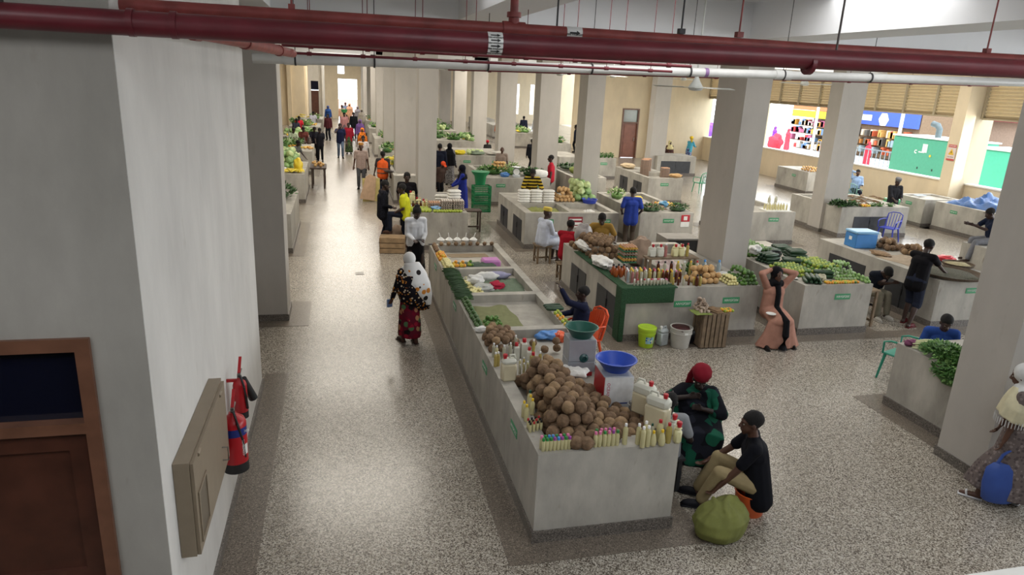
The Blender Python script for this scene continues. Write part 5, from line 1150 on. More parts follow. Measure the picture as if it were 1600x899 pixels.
# melon-like and misc far heaps: many small things far away, one heap per stall counted singly
def far_stall(x0, x1, y0, kinds, tagname, seed):
    rd = random.Random(seed)
    for i in range(10):
        x = rd.uniform(x0+.2, x1-.2); y = y0+.25+rd.random()*2.6; kd = rd.choice(kinds)
        if kd == 'g': bunch('leafy bundle on '+tagname, 'greens', x, y, SH, 45, .3, .28, .3, .16, [LEAF, LEAFL] if rd.random() < .6 else [LEAFL, STEM], seed=seed*31+i, group='leafy bundles on '+tagname)
        elif kd == 'c':
            for k in range(7): cabbage.put((x+rd.uniform(-.25, .25), y+rd.uniform(-.25, .25), SH+.1+.12*(k//5)), 'cabbage on '+tagname, 'cabbages on '+tagname, RR(), 1.05)
        elif kd == 'o':
            for k in range(7): (orangef if rd.random() < .5 else onion).put((x+rd.uniform(-.22, .22), y+rd.uniform(-.22, .22), SH+.045+.06*(k//9)), 'orange fruit or onion on '+tagname, 'round fruit on '+tagname, RR(), 1.5)
        elif kd == 'y': hand('yellow banana bunch on '+tagname, x, y, SH+.05, rd.uniform(0, 6), 'banana bunches on '+tagname, s=1.7)
bunch('dark green leafy heap on the nearest left stall', 'greens', -1.75, 19.4, SH, 300, .5, .8, .35, .14, [LEAFD, LEAF], seed=60)
lump('straw_hat_bag', 'brown rounded bag on the nearest left stall', 'bag', (-1.85, 18.1, SH), (.25, .25, .18), cloth('#8c7354'), .3, 3); lump('blue_white_cloth', 'blue and white cloth on the nearest left stall', 'cloth', (-1.7, 17.6, SH), (.2, .2, .1), cloth('#9fb0cc'), .4, 3)
cabbage.heap(rect(-2.9, -1.45, 24.9, 26.9), SH, .12, 3, 'cabbage in the big heap on the second left stall', 'cabbages on the second left stall', slope=.6, sc=(1.1, 1.2))
for k in range(12): hand('yellow banana hand at the front of the second left stall', -2.7+.13*k, 24.25+.08*(k % 2), SH+.03, k*1.1, 'bananas on the second left stall', s=1.6)
lump('white_bag', 'white bag among the bananas of the second left stall', 'bag', (-1.95, 24.5, SH), (.25, .15, .08), CLOTHW, .4, 3); lump('yellow_bag', 'upright yellow bag at the corner of the second left stall', 'bag', (-1.4, 24.35, SH), (.14, .12, .25), plas('#e0c638'), .3, 3)
for k in range(7): tag(MB().lathe([(.09, 0), (.11, .08), (.05, .18), (.04, .26), (.015, .3)], 10).build('dark_pot', mat('dark_pot', '#4a3a34', .6), loc=(-2.75+.22*k, 34.0, SH)), 'small dark pointed heap in the row on the third left stall', 'heap', 'dark heaps in a row')
far_stall(-3.0, -1.2, 30.8, ['o', 'g', 'o'], 'the third left stall', 3); far_stall(-3.0, -1.2, 37.7, ['c', 'o', 'g'], 'the fourth left stall', 4); far_stall(-3.0, -1.2, 44.5, ['g', 'g', 'o'], 'the fifth left stall', 5); far_stall(-3.0, -1.2, 51.3, ['g', 'y'], 'the sixth left stall', 6)
for k in range(4): far_stall(1.72, 3.1, 30.9+6.85*k, ['g', 'y', 'o'], 'the far stalls right of the corridor', 10+k)
for k in range(3): far_stall(4.8, 7.1, 37.6+6.85*k, ['g', 'c', 'g', 'o'], 'the far stalls between the pillar rows', 20+k)
for k in range(2): far_stall(10.9, 12.5, 37.6+6.85*k, ['g', 'y', 'o'], 'the far stalls beyond the pillar row', 30+k)
tag(MB().box(-.6, .6, -.3, .3, .72, .78).box(-.55, -.49, -.25, -.19, 0, .72).box(.49, .55, -.25, -.19, 0, .72).box(-.55, -.49, .19, .25, 0, .72).box(.49, .55, .19, .25, 0, .72).build('small_table', mat('dark_wood', '#4a3d36', .7), loc=(-.85, 27.6, 0), rz=R(90)), 'small dark table at the corridor side of the second left stall', 'table')
for k in range(14): (onion).put((-.85+random.uniform(-.2, .2), 27.6+random.uniform(-.4, .4), .78+.05+.06*(k//9)), 'onion on the small dark table', 'onions on the small dark table', RR(), 1.5)
# lattice screen, sign on slanting pillar
t = tag(MB().box(-.012, 0, -.17, .17, -.28, .28).build('warning_sign', plas('#d8c8c0', .5), loc=(21.34, 20.98, 2.5)), 'electrical warning sign with a yellow triangle on the cream window pillar', 'sign')
MB().box(-.016, -.011, -.17, .17, .18, .28).build('red_strip', plas('#c0504a', .5), t, False); MB().add([(-.018, -.12, -.08), (-.018, .12, -.08), (-.018, 0, .14)], [(0, 1, 2)]).build('yellow_triangle', plas('#e0b83c', .5), t, False)
MB().add([(-.021, .02, .08), (-.021, -.025, .0), (-.021, -.002, .0), (-.021, -.02, -.06), (-.021, .03, .02), (-.021, .005, .02)], [(0, 1, 2, 3, 4, 5)]).build('lightning_bolt', BLK, t, False)
text('DANGER', .07, (-.018, 0, .23), (R(90), 0, R(-90)), WHITE, t); text('HIGH VOLTAGE', .035, (-.015, 0, -.16), (R(90), 0, R(-90)), BLK, t)
MB().box(-.016, -.011, -.17, .17, -.28, -.22).build('red_strip', plas('#c0504a', .5), t, False)
# red-lidded tub on the far window stall
t = thing('ice_cream_tub', 'white freezer tub with a red rim by the right window wall', 'tub', (19.6, 31.5, 0)); MB().bbox(-.5, .5, -.45, .45, 0, .95, .03).build('body', WHITE, t); MB().bbox(-.55, .55, -.5, .5, .95, 1.12, .02).build('rim', plas('#d84a50'), t)
lump('red_bag', 'red bag heaped on the white freezer tub', 'bag', (19.8, 31.4, 1.12), (.25, .2, .2), plas('#d8404a'), .4, 3)

# ================================================================== street outside the right-hand openings
GEN = mat('generator_green', '#4a9c80', .45, var=.04); GEN2 = mat('generator_light', '#5cd0b0', .4, var=.03)
def genset(label, x, y0, y1, m, zt=2.55):
    t = thing('generator', label, 'generator', (x+1.0, (y0+y1)/2, -.05)); hy = (y1-y0)/2
    MB().bbox(-1.0, 1.0, -hy, hy, .25, zt, .05).build('enclosure', m, t); MB().box(-1.04, 1.04, -hy-.05, hy+.05, zt, zt+.06).build('roof_plate', plas('#e6ece9', .5), t, False); MB().box(-1.0, 1.0, -hy, hy, 0, .25).build('skid', DARKD, t, False)
    MB().tube([(-.4, 0, zt), (-.4, 0, zt+.45), (-.4, .15, zt+.62), (-.4, .45, zt+.68)], .14, 12).build('exhaust_elbow', mat('galvanised', '#5f6a6c', .6, .2), t)
    for k in range(3): MB().box(-1.012, -1.0, -hy+.5+k*.9, -hy+.56+k*.9, 1.1, 1.2).build('door_latch', BLK, t, False)
    MB().box(-1.012, -1.0, -.15, .15, 1.9, 2.3).build('control_window', plas('#c4cfca', .4), t, False)
    return t
t = genset('big green generator cabinet behind the right window wall', 27.0, 26.0, 30.2, GEN)
MB().add([(-1.015, .5+.09*math.cos(R(a)), 1.9+.09*math.sin(R(a))) for a in range(220, 501, 20)]+[(-1.015, .5+.05*math.cos(R(a)), 1.9+.05*math.sin(R(a))) for a in range(500, 219, -20)], [tuple(range(30))]).build('round_emblem', WHITE, t, False)
MB().box(-1.015, -1.012, -.0, .34, 1.88, 1.93).build('emblem_bar', WHITE, t, False); MB().cyl((-1.012, -.4, 1.78), (-1.02, -.4, 1.78), .06, n=14).build('yellow_sticker', YEL, t)
genset('lighter green generator cabinet right of the cream window pillar', 25.6, 19.2, 24.3, GEN2, 2.5)
FEN = mat('fence_grey', '#8f9aa3', .5, .4)
t = thing('railing', 'dark street railing left of the green generator', 'railing', (28.5, 34, -.05)); MB().box(-.03, .03, -4, 4, 1.5, 1.56).box(-.03, .03, -4, 4, .15, .2).build('rails', FEN, t, False)
for k in range(26): MB().box(-.015, .015, -4+k*.32-.015, -4+k*.32+.015, 0, 1.5).build('bar', FEN, t, False)
for i, (x, y) in enumerate([(30, 33.2), (29.5, 27.5), (33, 44.5)]): tag(MB().cyl((x, y, -.05), (x, y, 5.5), .09, n=12).build('white_post', WHITE), 'white post standing in the street outside', 'post', 'white street posts')
SIGB = plas('#3a58c4', .5)
t = thing('shop_front', 'shop with a blue sign board carrying a white hexagon', 'shop', (38, 45, 0)); A_ = PX(1340, 215, 38)
q0 = PX(1345, 172, 38); q1 = PX(1432, 202, 38); yA, yB = q1.y, q0.y
MB().box(0, .2, yA-45, yB-45+.8, 2.3, 4.1).build('blue_sign', SIGB, t, False); qh = PX(1381, 187, 38); MB().cyl((-.02, qh.y-45, qh.z), (-.005, qh.y-45, qh.z), .5, n=6).build('white_hexagon', WHITE, t)
MB().box(-.03, -.01, qh.y-45+1.2, qh.y-45+3.2, qh.z-.15, qh.z+.25).build('white_lettering_panel', WHITE, t)
MB().box(.3, 4, yA-45, yB-45+.8, 0, 5.2).build('shop_wall', mat('shop_wall', '#7c6650', .8), t, False)
goods = ['#a8703c', '#7c6a54', '#c89a58', '#c8b8a0', '#5a5650', '#b85a3c', '#8a9aa0']
rd = random.Random(5)
for k in range(60):
    y_ = yA-45+rd.random()*(yB-yA+.5); z_ = rd.choice((.3, .9, 1.5)); MB().bbox(-.25, .28, y_-.12, y_+.12, z_, z_+rd.uniform(.3, .55), .02).build('hung_goods', cloth(rd.choice(goods)), t)
t = thing('market_kiosk', 'street kiosk with an orange roof and yellow fascia full of goods', 'kiosk', (37, 58, 0))
q0 = PX(1262, 190, 37); yk0, yk1 = PX(1296, 210, 37).y-.5, PX(1243, 210, 37).y
MB().box(-.6, 3, yk0-58, yk1-58, 3.0, 3.5).build('orange_roof', plas('#cf7a4a', .6), t, False); MB().box(-.62, -.55, yk0-58, yk1-58, 2.45, 2.98).build('yellow_fascia', plas('#e8c628', .6), t, False); MB().box(1.5, 3, yk0-58, yk1-58, 0, 3.0).build('back_wall', mat('kiosk_wall', '#7c7468', .8), t, False)
for z_ in (.6, 1.2, 1.8): MB().box(-.5, 1.5, yk0-58, yk1-58, z_-.04, z_).build('shelf', WD, t, False)
for k in range(70):
    y_ = yk0-58+rd.random()*(yk1-yk0); z_ = rd.choice((0, .6, 1.2, 1.8)); MB().bbox(-.5, -.1, y_-.18, y_+.18, z_, z_+rd.uniform(.25, .5), .03).build('wares', cloth(rd.choice(['#c84a4a', '#d8a04a', '#c8c0b0', '#b86a8a', '#6a8ab0', '#e0d8c8'])), t)
for i in range(8):
    y_ = 49+1.8*i; lump('sale_goods', 'bright bundle of goods on the street outside', 'goods', (33+1.2*(i % 2), y_, -.05), (.5, .6, .6), cloth(rd.choice(['#d84a5a', '#e0d8d0', '#c87a4a', '#8a5ac8'])), .4, i, group='bright bundles in the street')
tag(MB().box(0, .1, -2.4, 2.4, 0, 4.0).build('green_hoarding', mat('hoarding_green', '#5fa583', .7), loc=(38, 71, 0)), 'green hoarding far left in the street view', 'hoarding')
t = thing('low_house', 'long low building with a dark red roof beyond the generators', 'building', (46, 38, 0)); MB().box(0, 6, -14, 9, 0, 3.2).build('wall', mat('house_wall', '#9c8676', .8), t, False)
MB().add([(-.6, -14.5, 3.2), (-.6, 9.5, 3.2), (6, 9.5, 5.0), (6, -14.5, 5.0), (-.6, -14.5, 3.0), (-.6, 9.5, 3.0), (6, 9.5, 4.8), (6, -14.5, 4.8)], [(0, 1, 2, 3), (4, 7, 6, 5), (0, 4, 5, 1), (1, 5, 6, 2), (2, 6, 7, 3), (3, 7, 4, 0)]).build('roof', mat('roof_red', '#7a2c34', .7), t, False)
for i, (x, y) in enumerate([(29.3, 33.6), (34, 47), (34, 55), (33, 52)]):
    pass
# bright yard beyond the corridor's far opening
tag(MB().box(-1.2, 2.2, 80, 80.2, 0, 1.3).build('reddish_stall_front', mat('pink_front', '#d8a898', .8)), 'pinkish stall front seen through the far opening', 'stall front')
# ================================================================== people
def ik(a, t, l1, l2, hint):
    a = Vector(a); t = Vector(t); d = t-a; L = d.length; m = (l1+l2)*.998
    if L > m: t = a+d*(m/L); d = t-a; L = m
    x = (l1*l1-l2*l2+L*L)/(2*L); h = math.sqrt(max(l1*l1-x*x, 0)); n = d.normalized()
    hv = Vector(hint); hv = hv-n*hv.dot(n); hv = hv.normalized() if hv.length > 1e-4 else Vector((1, 0, 0))
    return a+n*x+hv*h, t
def person(label, x, y, face, h=1.68, pel=None, lean=(0, 0.03, 1), head=(0, 0), aL=None, aR=None, fL=None, fR=None, kh=(0, 1, 0), eh=None, z=0, skin=0, hair='short',
           top=None, bottom=None, robe=None, shoes='#1c1a1a', scarf=None, hat=None, det=1, fem=False, extra=None, knee=None, toe=None):
    """face: compass direction (degrees, 0 = +y away from the viewer, clockwise towards +x).
    local axes: +y forward, +x the person's right.  head=(yaw to the right, pitch down) degrees.
    top=(material, sleeve, below-hip length), bottom=(kind, material), robe=(material, sleeve, hem height), scarf=(material, drape)"""
    s = h/1.7; T = thing('person', label, 'person', (x, y, z), R(-face))
    vox = {3: .0085, 2: .011, 1: .016, 0: .024}[det]
    V = lambda p: Vector(p)*s
    sk = SKINS[skin]
    pelv = V(pel or (0, 0, .93)); up = Vector(lean).normalized(); Xa = Vector((1, 0, 0)); fw = up.cross(Xa)*-1; fw = Xa.cross(up)*-1
    fw = up.cross(Vector((1, 0, 0))); fw = -fw if fw.y < 0 else fw
    sw = (.165 if fem else .185)*s
    ch = pelv+up*.33*s; nk = pelv+up*.50*s
    sh = {-1: nk-up*.045*s-Xa*sw, 1: nk-up*.045*s+Xa*sw}; hip = {-1: pelv+V((-.09, 0, -.02)), 1: pelv+V((.09, 0, -.02))}
    yaw, pit = R(head[0]), R(head[1])
    Mh = Matrix.Rotation(-yaw, 4, 'Z') @ Matrix.Rotation(-pit, 4, 'X')
    hb = nk+up*.035*s; hc = hb+Mh.to_3x3() @ V((0, .025, .125))
    if Vector(lean).y > .5: hc = hb+Mh.to_3x3() @ V((0, .06, .11))
    MH = Matrix.Translation(hc) @ Mh @ Matrix.Scale(s*1.1, 4)
    hv = lambda p: MH @ Vector(p)
    hand_t = {-1: V(aL) if aL else pelv+V((-.27, .03, -.08)), 1: V(aR) if aR else pelv+V((.27, .03, -.08))}
    foot_t = {-1: V(fL) if fL else V((-.1, -.02, .085)), 1: V(fR) if fR else V((.1, .02, .085))}
    eh = eh or {}
    el, wr, kn, an = {}, {}, {}, {}
    for sd in (-1, 1):
        el[sd], wr[sd] = ik(sh[sd], hand_t[sd], .29*s, .25*s, eh.get(sd, (sd*.5, -1, -.4)))
        kn[sd], an[sd] = ik(hip[sd], foot_t[sd], .43*s, .43*s, (knee or {}).get(sd, kh))
    # ---- body
    b = MB(); n = 12 if det >= 2 else 8
    b.cap(pelv+V((-.06, 0, 0)), pelv+V((.06, 0, 0)), .105*s, n=n).cap(pelv, ch-up*.04*s, .105*s, .115*s, n).cap(ch-Xa*.055*s, ch+Xa*.055*s, .115*s, n=n)
    b.cap(sh[-1], sh[1], .058*s, n=n).cap(ch, nk-up*.03*s, .115*s, .07*s, n).cap(nk-up*.03*s, hb+(hc-hb)*.55, .056*s, .05*s, n)
    for sd in (-1, 1):
        b.cap(sh[sd], el[sd], .05*s, .038*s, n).cap(el[sd], wr[sd], .038*s, .026*s, n).cap(hip[sd], kn[sd], .085*s, .055*s, n).cap(kn[sd], kn[sd]*.6+an[sd]*.4-V((0, .012, 0)), .052*s, .053*s, n).cap(kn[sd]*.6+an[sd]*.4-V((0, .012, 0)), an[sd], .053*s, .034*s, n)
        td = Vector((toe or {}).get(sd, (sd*.12, 1, 0))).normalized()
        b.cap(an[sd]+V((0, 0, -.04))-td*.03*s, an[sd]+td*.1*s+V((0, 0, -.052)), .036*s, .03*s, n).cap(an[sd]+td*.1*s+V((0, 0, -.052)), an[sd]+td*.165*s+V((0, 0, -.058)), .031*s, .024*s, n)
        # hand
        d = (wr[sd]-el[sd]).normalized(); hx = d.cross(Vector((0, 1, .2))); hx = hx.normalized() if hx.length > .05 else Vector((1, 0, 0)); nn = d.cross(hx)
        if nn.y < 0: nn = -nn
        pe = wr[sd]+d*.085*s
        for k in (-1, 0, 1): b.cap(wr[sd]+hx*k*.015*s+d*.01*s, pe+hx*k*.024*s, .017*s, .0145*s, 8)
        fr = max(.0088*s, vox*.62)
        if det >= 1:
            for k in range(4):
                o = (k-1.5)*.021*s; L = (.072, .08, .074, .058)[k if sd > 0 else 3-k]*s; p0 = pe+hx*o; p1 = p0+(d+nn*.35).normalized()*L*.5; p2 = p1+(d*.7+nn*.8).normalized()*L*.5
                b.cap(p0, p1, fr, fr*.95, 6).cap(p1, p2, fr*.95, fr*.85, 6)
            th = hx*(-sd)
            if th.dot(nn) == 0: pass
            p0 = wr[sd]+d*.025*s+th*.02*s; p1 = p0+(th*.8+d*.7+nn*.4).normalized()*.04*s; p2 = p1+(d+nn*.4).normalized()*.032*s
            b.cap(p0, p1, fr*1.2, fr*1.1, 6).cap(p1, p2, fr*1.1, fr*.95, 6)
        else: b.cap(pe, pe+(d+nn*.5).normalized()*.07*s, .024*s, .018*s, 6)
    # head
    def hball(c, r, sg=14): 
        b.ball((0, 0, 0), r, sg, 10, M=MH @ Matrix.Translation(c))
    hball((0, -.012, .022), (.074, .092, .088)); hball((0, .02, -.035), (.058, .066, .075)); b.cap(hv((0, .062, -.088)), hv((0, .055, -.06)), .027*s, .035*s, 8)
    b.cap(hv((0, .088, .008)), hv((0, .104, -.022)), .009*s, .016*s, 8); b.cap(hv((-.014, .098, -.027)), hv((.014, .098, -.027)), .0095*s, n=6)
    if det >= 2: b.cap(hv((-.034, .07, .022)), hv((.034, .07, .022)), .015*s, n=8).cap(hv((-.018, .086, -.052)), hv((.018, .086, -.052)), .0105*s, n=6).cap(hv((-.016, .084, -.065)), hv((.016, .084, -.065)), .011*s, n=6)
    for sd in (-1, 1): hball((sd*.076, -.004, -.012), (.011, .02, .031), 8)
    remesh(b, vox, 'body', sk, T, 3 if det >= 2 else 2)
    if det >= 2:
        for sd in (-1, 1):
            MB().ball((0, 0, 0), (.012, .008, .006), 10, 6, M=MH @ Matrix.Translation((sd*.031, .0755, .002))).build('eye', mat('eye_white', '#8f867c', .5), T); MB().ball((0, 0, 0), (.0065, .005, .006), 8, 6, M=MH @ Matrix.Translation((sd*.031, .081, .001))).build('pupil', BLK, T)
    # ---- hair
    if hair == 'short': 
        m = MB().ball((0, 0, 0), (.081, .097, .086), 18, 12, nz=.04, M=MH @ Matrix.Translation((0, -.022, .034)))
        m.build('hair', HAIR, T)
    elif hair == 'bun':
        m = MB().ball((0, 0, 0), (.083, .1, .09), 16, 12, M=MH @ Matrix.Translation((0, -.025, .034))); m.ball((0, 0, 0), (.055, .05, .045), 12, 8, nz=.3, M=MH @ Matrix.Translation((0, -.06, .1))); m.build('hair', HAIR, T)
    # ---- lower clothes
    cv = max(vox, .012)
    legs = lambda g, end, r0=.1, r1=.07, r2=.062: [g.cap(hip[sd], kn[sd], r0*s, r1*s, 10).cap(kn[sd], kn[sd].lerp(an[sd], end), r1*s, r2*s, 10) for sd in (-1, 1)]
    kc = (kn[-1]+kn[1])/2; ac = (an[-1]+an[1])/2; sprk = abs(kn[1].x-kn[-1].x)/2; spra = max(abs(an[1].x-an[-1].x)/2, .05)
    def skirt(g, hem, wst=.12, loose=1.0, fold=.06):
        seated = (kc-pelv).normalized().z > -.75
        hz = hem*s
        if not seated:
            bot = Vector((ac.x, ac.y, hz)); q = [pelv+up*.1*s, pelv, pelv.lerp(bot, .35), pelv.lerp(bot, .7), bot]
            yr = abs(an[1].y-an[-1].y)/2
            g.loft([(q[0], .15*s, .11*s), (q[1], .18*s*loose, .145*s*loose), (q[2], .185*s*loose, .16*s*loose), (q[3], (.175+spra*.3)*s*loose, (.165*s+yr*.6)*loose), (q[4], (.16+spra*.6)*s*loose, (.15*s+yr)*loose)], 36, fold=fold, nf=11, seed=x)
        else:
            g.loft([(pelv-V((0, .06, 0)), .19*s, .15*s), (pelv.lerp(kc, .5), (.17*s+sprk*.5), .13*s), (kc, .11*s+sprk, .12*s)], 28)
            g.ball(kc, (.11*s+sprk, .12*s, .11*s), 16, 10)
            bot = Vector((ac.x, ac.y, max(hz, .02))); g.loft([(kc+V((0, -.02, .04)), .11*s+sprk, .11*s), (kc.lerp(bot, .5), .12*s+(sprk+spra)/2*1.05, .13*s), (bot, .13*s+spra*1.15, .16*s)], 36, fold=fold, nf=11, seed=x)
    if bottom:
        kind, m = bottom; g = MB()
        g.cap(pelv+V((-.065, 0, -.0)), pelv+V((.065, 0, 0)), .123*s, n=12).cap(pelv, pelv+up*.08*s, .12*s, .118*s, 12)
        if kind == 'trousers': legs(g, .92)
        elif kind == 'shorts': legs(g, .12, .108, .085, .085)
        elif kind == 'skirt': g = MB(); skirt(g, .1)
        elif kind == 'wrap': g = MB(); skirt(g, .16, fold=.02)
        remesh(g, cv, {'trousers': 'trousers', 'shorts': 'shorts'}.get(kind, 'skirt'), m, T, 3)
    # ---- upper clothes
    def torso(g, m_, sleeve, below, k=1.0):
        g.cap(ch-Xa*.058*s, ch+Xa*.058*s, .135*s*k, n=12).cap(sh[-1]-up*.005*s, sh[1]-up*.005*s, .075*s, n=12).cap(ch, nk-up*.05*s, .133*s*k, .085*s, 12)
        lo = pelv-Vector((0, 0, below*s)) if abs(lean[1]) < .6 and pelv.z > .6*s else pelv-up*below*s*.5
        g.cap(ch-Xa*.045*s, lo-Xa*.066*s, .135*s*k, .136*s*k, 12).cap(ch+Xa*.045*s, lo+Xa*.066*s, .135*s*k, .136*s*k, 12)
        for sd in (-1, 1):
            if sleeve == 'short': g.cap(sh[sd], sh[sd].lerp(el[sd], .72), .07*s, .062*s, 12)
            elif sleeve == 'wide': g.cap(sh[sd], el[sd], .08*s, .075*s, 12).cap(el[sd], el[sd].lerp(wr[sd], .25), .075*s, .07*s, 12)
            elif sleeve == 'long': g.cap(sh[sd], el[sd], .068*s, .056*s, 12).cap(el[sd], el[sd].lerp(wr[sd], .93), .056*s, .043*s, 12)
    if top: g = MB(); torso(g, *top); remesh(g, cv, 'shirt', top[0], T, 3)
    if robe:
        g = MB(); torso(g, robe[0], robe[1], .05, 1.05); skirt(g, robe[2], loose=1.12, fold=.05); remesh(g, cv, 'robe', robe[0], T, 3)
    # ---- head cloths
    if scarf:
        m, dr = scarf; g = MB()
        g.ball((0, 0, 0), (.098, .112, .112), 16, 12, M=MH @ Matrix.Translation((0, -.035, .018))); g.ball((0, 0, 0), (.085, .075, .06), 14, 8, M=MH @ Matrix.Translation((0, .02, -.12)))
        g.cap(hv((0, -.04, -.06)), nk-up*.02*s, .09*s, .1*s, 12)
        g.cap(sh[-1].lerp(nk, .45), sh[1].lerp(nk, .45), .085*s, n=12)
        if dr >= 1: g.loft([(nk-up*.0*s, .15*s, .12*s), (nk-up*.1*s+fw*.01*s, .215*s, .165*s), (ch-up*.02*s, .235*s, .175*s)], 24, fold=.05)
        if dr >= 2: g.loft([(nk-up*.02*s, .18*s, .14*s), (ch, .25*s, .2*s), (pelv+up*.08*s, .27*s, .21*s), (pelv-up*.12*s, .28*s, .22*s)], 28, fold=.07)
        remesh(g, cv, 'headscarf', m, T, 3)
    if hat:
        k, m = hat; g = MB()
        if k == 'kofia': g.lathe([(.083, .055), (.088, .07), (.085, .125), (.07, .135), (.001, .137)], 20, cap=False, sy=1.15, M=MH @ Matrix.Translation((0, -.02, 0)))
        elif k == 'cap': g.ball((0, 0, 0), (.09, .105, .085), 18, 10, M=MH @ Matrix.Translation((0, -.018, .045))).add([hv(p) for p in [(-.06, .07, .06), (.06, .07, .06), (.05, .16, .035), (-.05, .16, .035), (-.06, .07, .07), (.06, .07, .07), (.05, .16, .042), (-.05, .16, .042)]], [(0, 3, 2, 1), (4, 5, 6, 7), (0, 1, 5, 4), (1, 2, 6, 5), (2, 3, 7, 6), (3, 0, 4, 7)])
        elif k == 'wrap': g.ball((0, 0, 0), (.105, .12, .085), 18, 12, nz=.12, M=MH @ Matrix.Translation((0, -.03, .075))).ball((0, 0, 0), (.09, .1, .05), 16, 8, M=MH @ Matrix.Translation((0, -.01, .045))); g.loft([(hv((.05, -.09, .06)), .05*s, .04*s), (hv((.075, -.11, -.06)), .05*s, .025*s), (hv((.09, -.1, -.2)), .045*s, .02*s)], 14)
        g.build('hat' if k != 'wrap' else 'head_wrap', m, T)
    # ---- shoes
    if shoes:
        for sd in (-1, 1):
            td = Vector((toe or {}).get(sd, (sd*.12, 1, 0))).normalized(); a_ = an[sd]; g = MB(); zc = a_.z-.085*s
            q = Matrix.Translation((a_.x+td.x*.055*s, a_.y+td.y*.055*s, zc)) @ Matrix.Rotation(math.atan2(-td.x, td.y), 4, 'Z')
            g.bbox(-.045*s, .045*s, -.11*s, .14*s, .0, .022*s, .01*s, M=q)
            if shoes != 'sandal': g.ball((0, 0, 0), (.044*s, .12*s, .05*s), 12, 8, M=q @ Matrix.Translation((0, .02*s, .035*s)))
            else: g.tube([q @ Vector(p) for p in [(-.043*s, .05*s, .02*s), (-.03*s, .06*s, .06*s), (.03*s, .06*s, .06*s), (.043*s, .05*s, .02*s)]], .012*s, 6)
            g.build('shoe', cloth('#cfcfd2') if shoes == 'sandal' else cloth(shoes, rough=.5), T)
    T['sh'] = 1; del T['sh']
    if extra: extra(T, s, dict(pelv=pelv, ch=ch, nk=nk, up=up, wr=wr, el=el, kn=kn, an=an, sh=sh, hv=hv, hc=hc))
    return T

DK = cloth('#16171c'); NAVY = cloth('#1e2440'); BLKC = cloth('#121216'); WHT = cloth('#cfd2d8'); KHAKI = cloth('#9a8a68'); JEAN = cloth('#5a6a80'); GREYC = cloth('#6a6a6c'); DJEAN = cloth('#1d2230')
# 1 woman with the white printed head cloth, walking away
KANGA = pattern('kanga_print', '#17151c', ['#c98a3a', '#17151c', '#c9b9a0', '#17151c', '#a8662c'], 26, .42)
KSK = pattern('skirt_print', '#5a1626', ['#8a1c30', '#4d6a4a', '#1c1418', '#a87a5a', '#6a1226'], 12, .55)
KWH = pattern('white_print', '#d8d8d8', ['#d8d8d8', '#c9853c', '#d8d8d8', '#2a2626', '#d8d8d8'], 10, .42)
def kx(T, s, j):
    g = MB(); n = j['nk']; p = j['pelv']
    g.loft([(n+Vector((.02, -.03, .1)), .13, .1), (n+Vector((.06, -.07, -.08)), .2, .13), (j['ch']+Vector((.08, -.12, -.08)), .22, .12), (p+Vector((.16, -.14, .02)), .17, .08), (p+Vector((.26, -.14, -.16)), .06, .05)], 28, fold=.06, nf=7)
    remesh(g, .012, 'white_shawl', KWH, T, 3)
    g = MB().loft([(j['ch']+Vector((0, -.01, .06)), .24, .18), (p+Vector((.0, -.02, .12)), .25, .19), (p+Vector((.1, -.03, -.1)), .27, .18), (p+Vector((.2, -.04, -.26)), .14, .1)], 28, fold=.05, nf=7)
    remesh(g, .012, 'black_shawl', KANGA, T, 3)
    MB().bbox(-.05, .05, -.012, .012, -.07, .07, .01).build('phone', mat('blue_case', '#6a80a8', .3), T, loc=j['wr'][-1]+Vector((-.02, .05, -.09)))
person('woman walking up the corridor in a white printed head cloth and patterned wraps', 1.04, 10.9, -22, 1.53, aL=(-.3, .12, .86), aR=(.24, .16, .95), fL=(-.09, .1, .085), fR=(.08, -.1, .085), det=2, fem=True, skin=1, hair=None,
       top=(KANGA, 'long', .05), bottom=('wrap', KSK), scarf=(KWH, 1), shoes='#3a2c28', extra=kx, head=(-12, 8))
# 2 woman in white shirt
def px2(T, s, j): MB().bbox(-.035, .035, -.07, .07, 0, .01, .004).build('phone', BLK, T, loc=(j['wr'][1]+j['wr'][-1])/2+Vector((0, .09, .02)))
person('woman in a white shirt and long black skirt looking down at a phone', 1.48, 14.33, 172, 1.7, aL=(-.1, .27, 1.02), aR=(.1, .27, 1.02), head=(0, 32), det=2, fem=True, hair='bun', top=(WHT, 'long', .03), bottom=('skirt', BLKC), extra=px2)
# 3-5 three youths by the crate
person('youth in a dark checked shirt with a hand at his chin, left of the group', 1.0, 17.9, 80, 1.68, aL=(-.08, .16, 1.42), aR=(.16, .2, 1.02), head=(10, 18), det=2, top=(pattern('dark_check', '#15161c', ['#2c2e3a'], 60, .4), 'long', .14), bottom=('trousers', DJEAN), shoes='#2c201c')
person('youth in a black shirt with red trim facing the others', 1.72, 17.05+1.95, 195, 1.74, aR=(.2, .15, .95), head=(-15, 8), det=2, top=(cloth('#151318'), 'short', .1), bottom=('trousers', DK))
person('youth in a yellow T-shirt with one foot up on the crate', 1.58, 17.45+.02, -75, 1.66, aL=(-.14, .26, .98), aR=(.14, .28, .96), lean=(0, .18, 1), fL=(-.1, .42, .49), fR=(.12, -.04, .085), head=(-5, 8), det=2, top=(cloth('#c4c62c'), 'short', .06), bottom=('trousers', DJEAN), shoes='#4a3228')
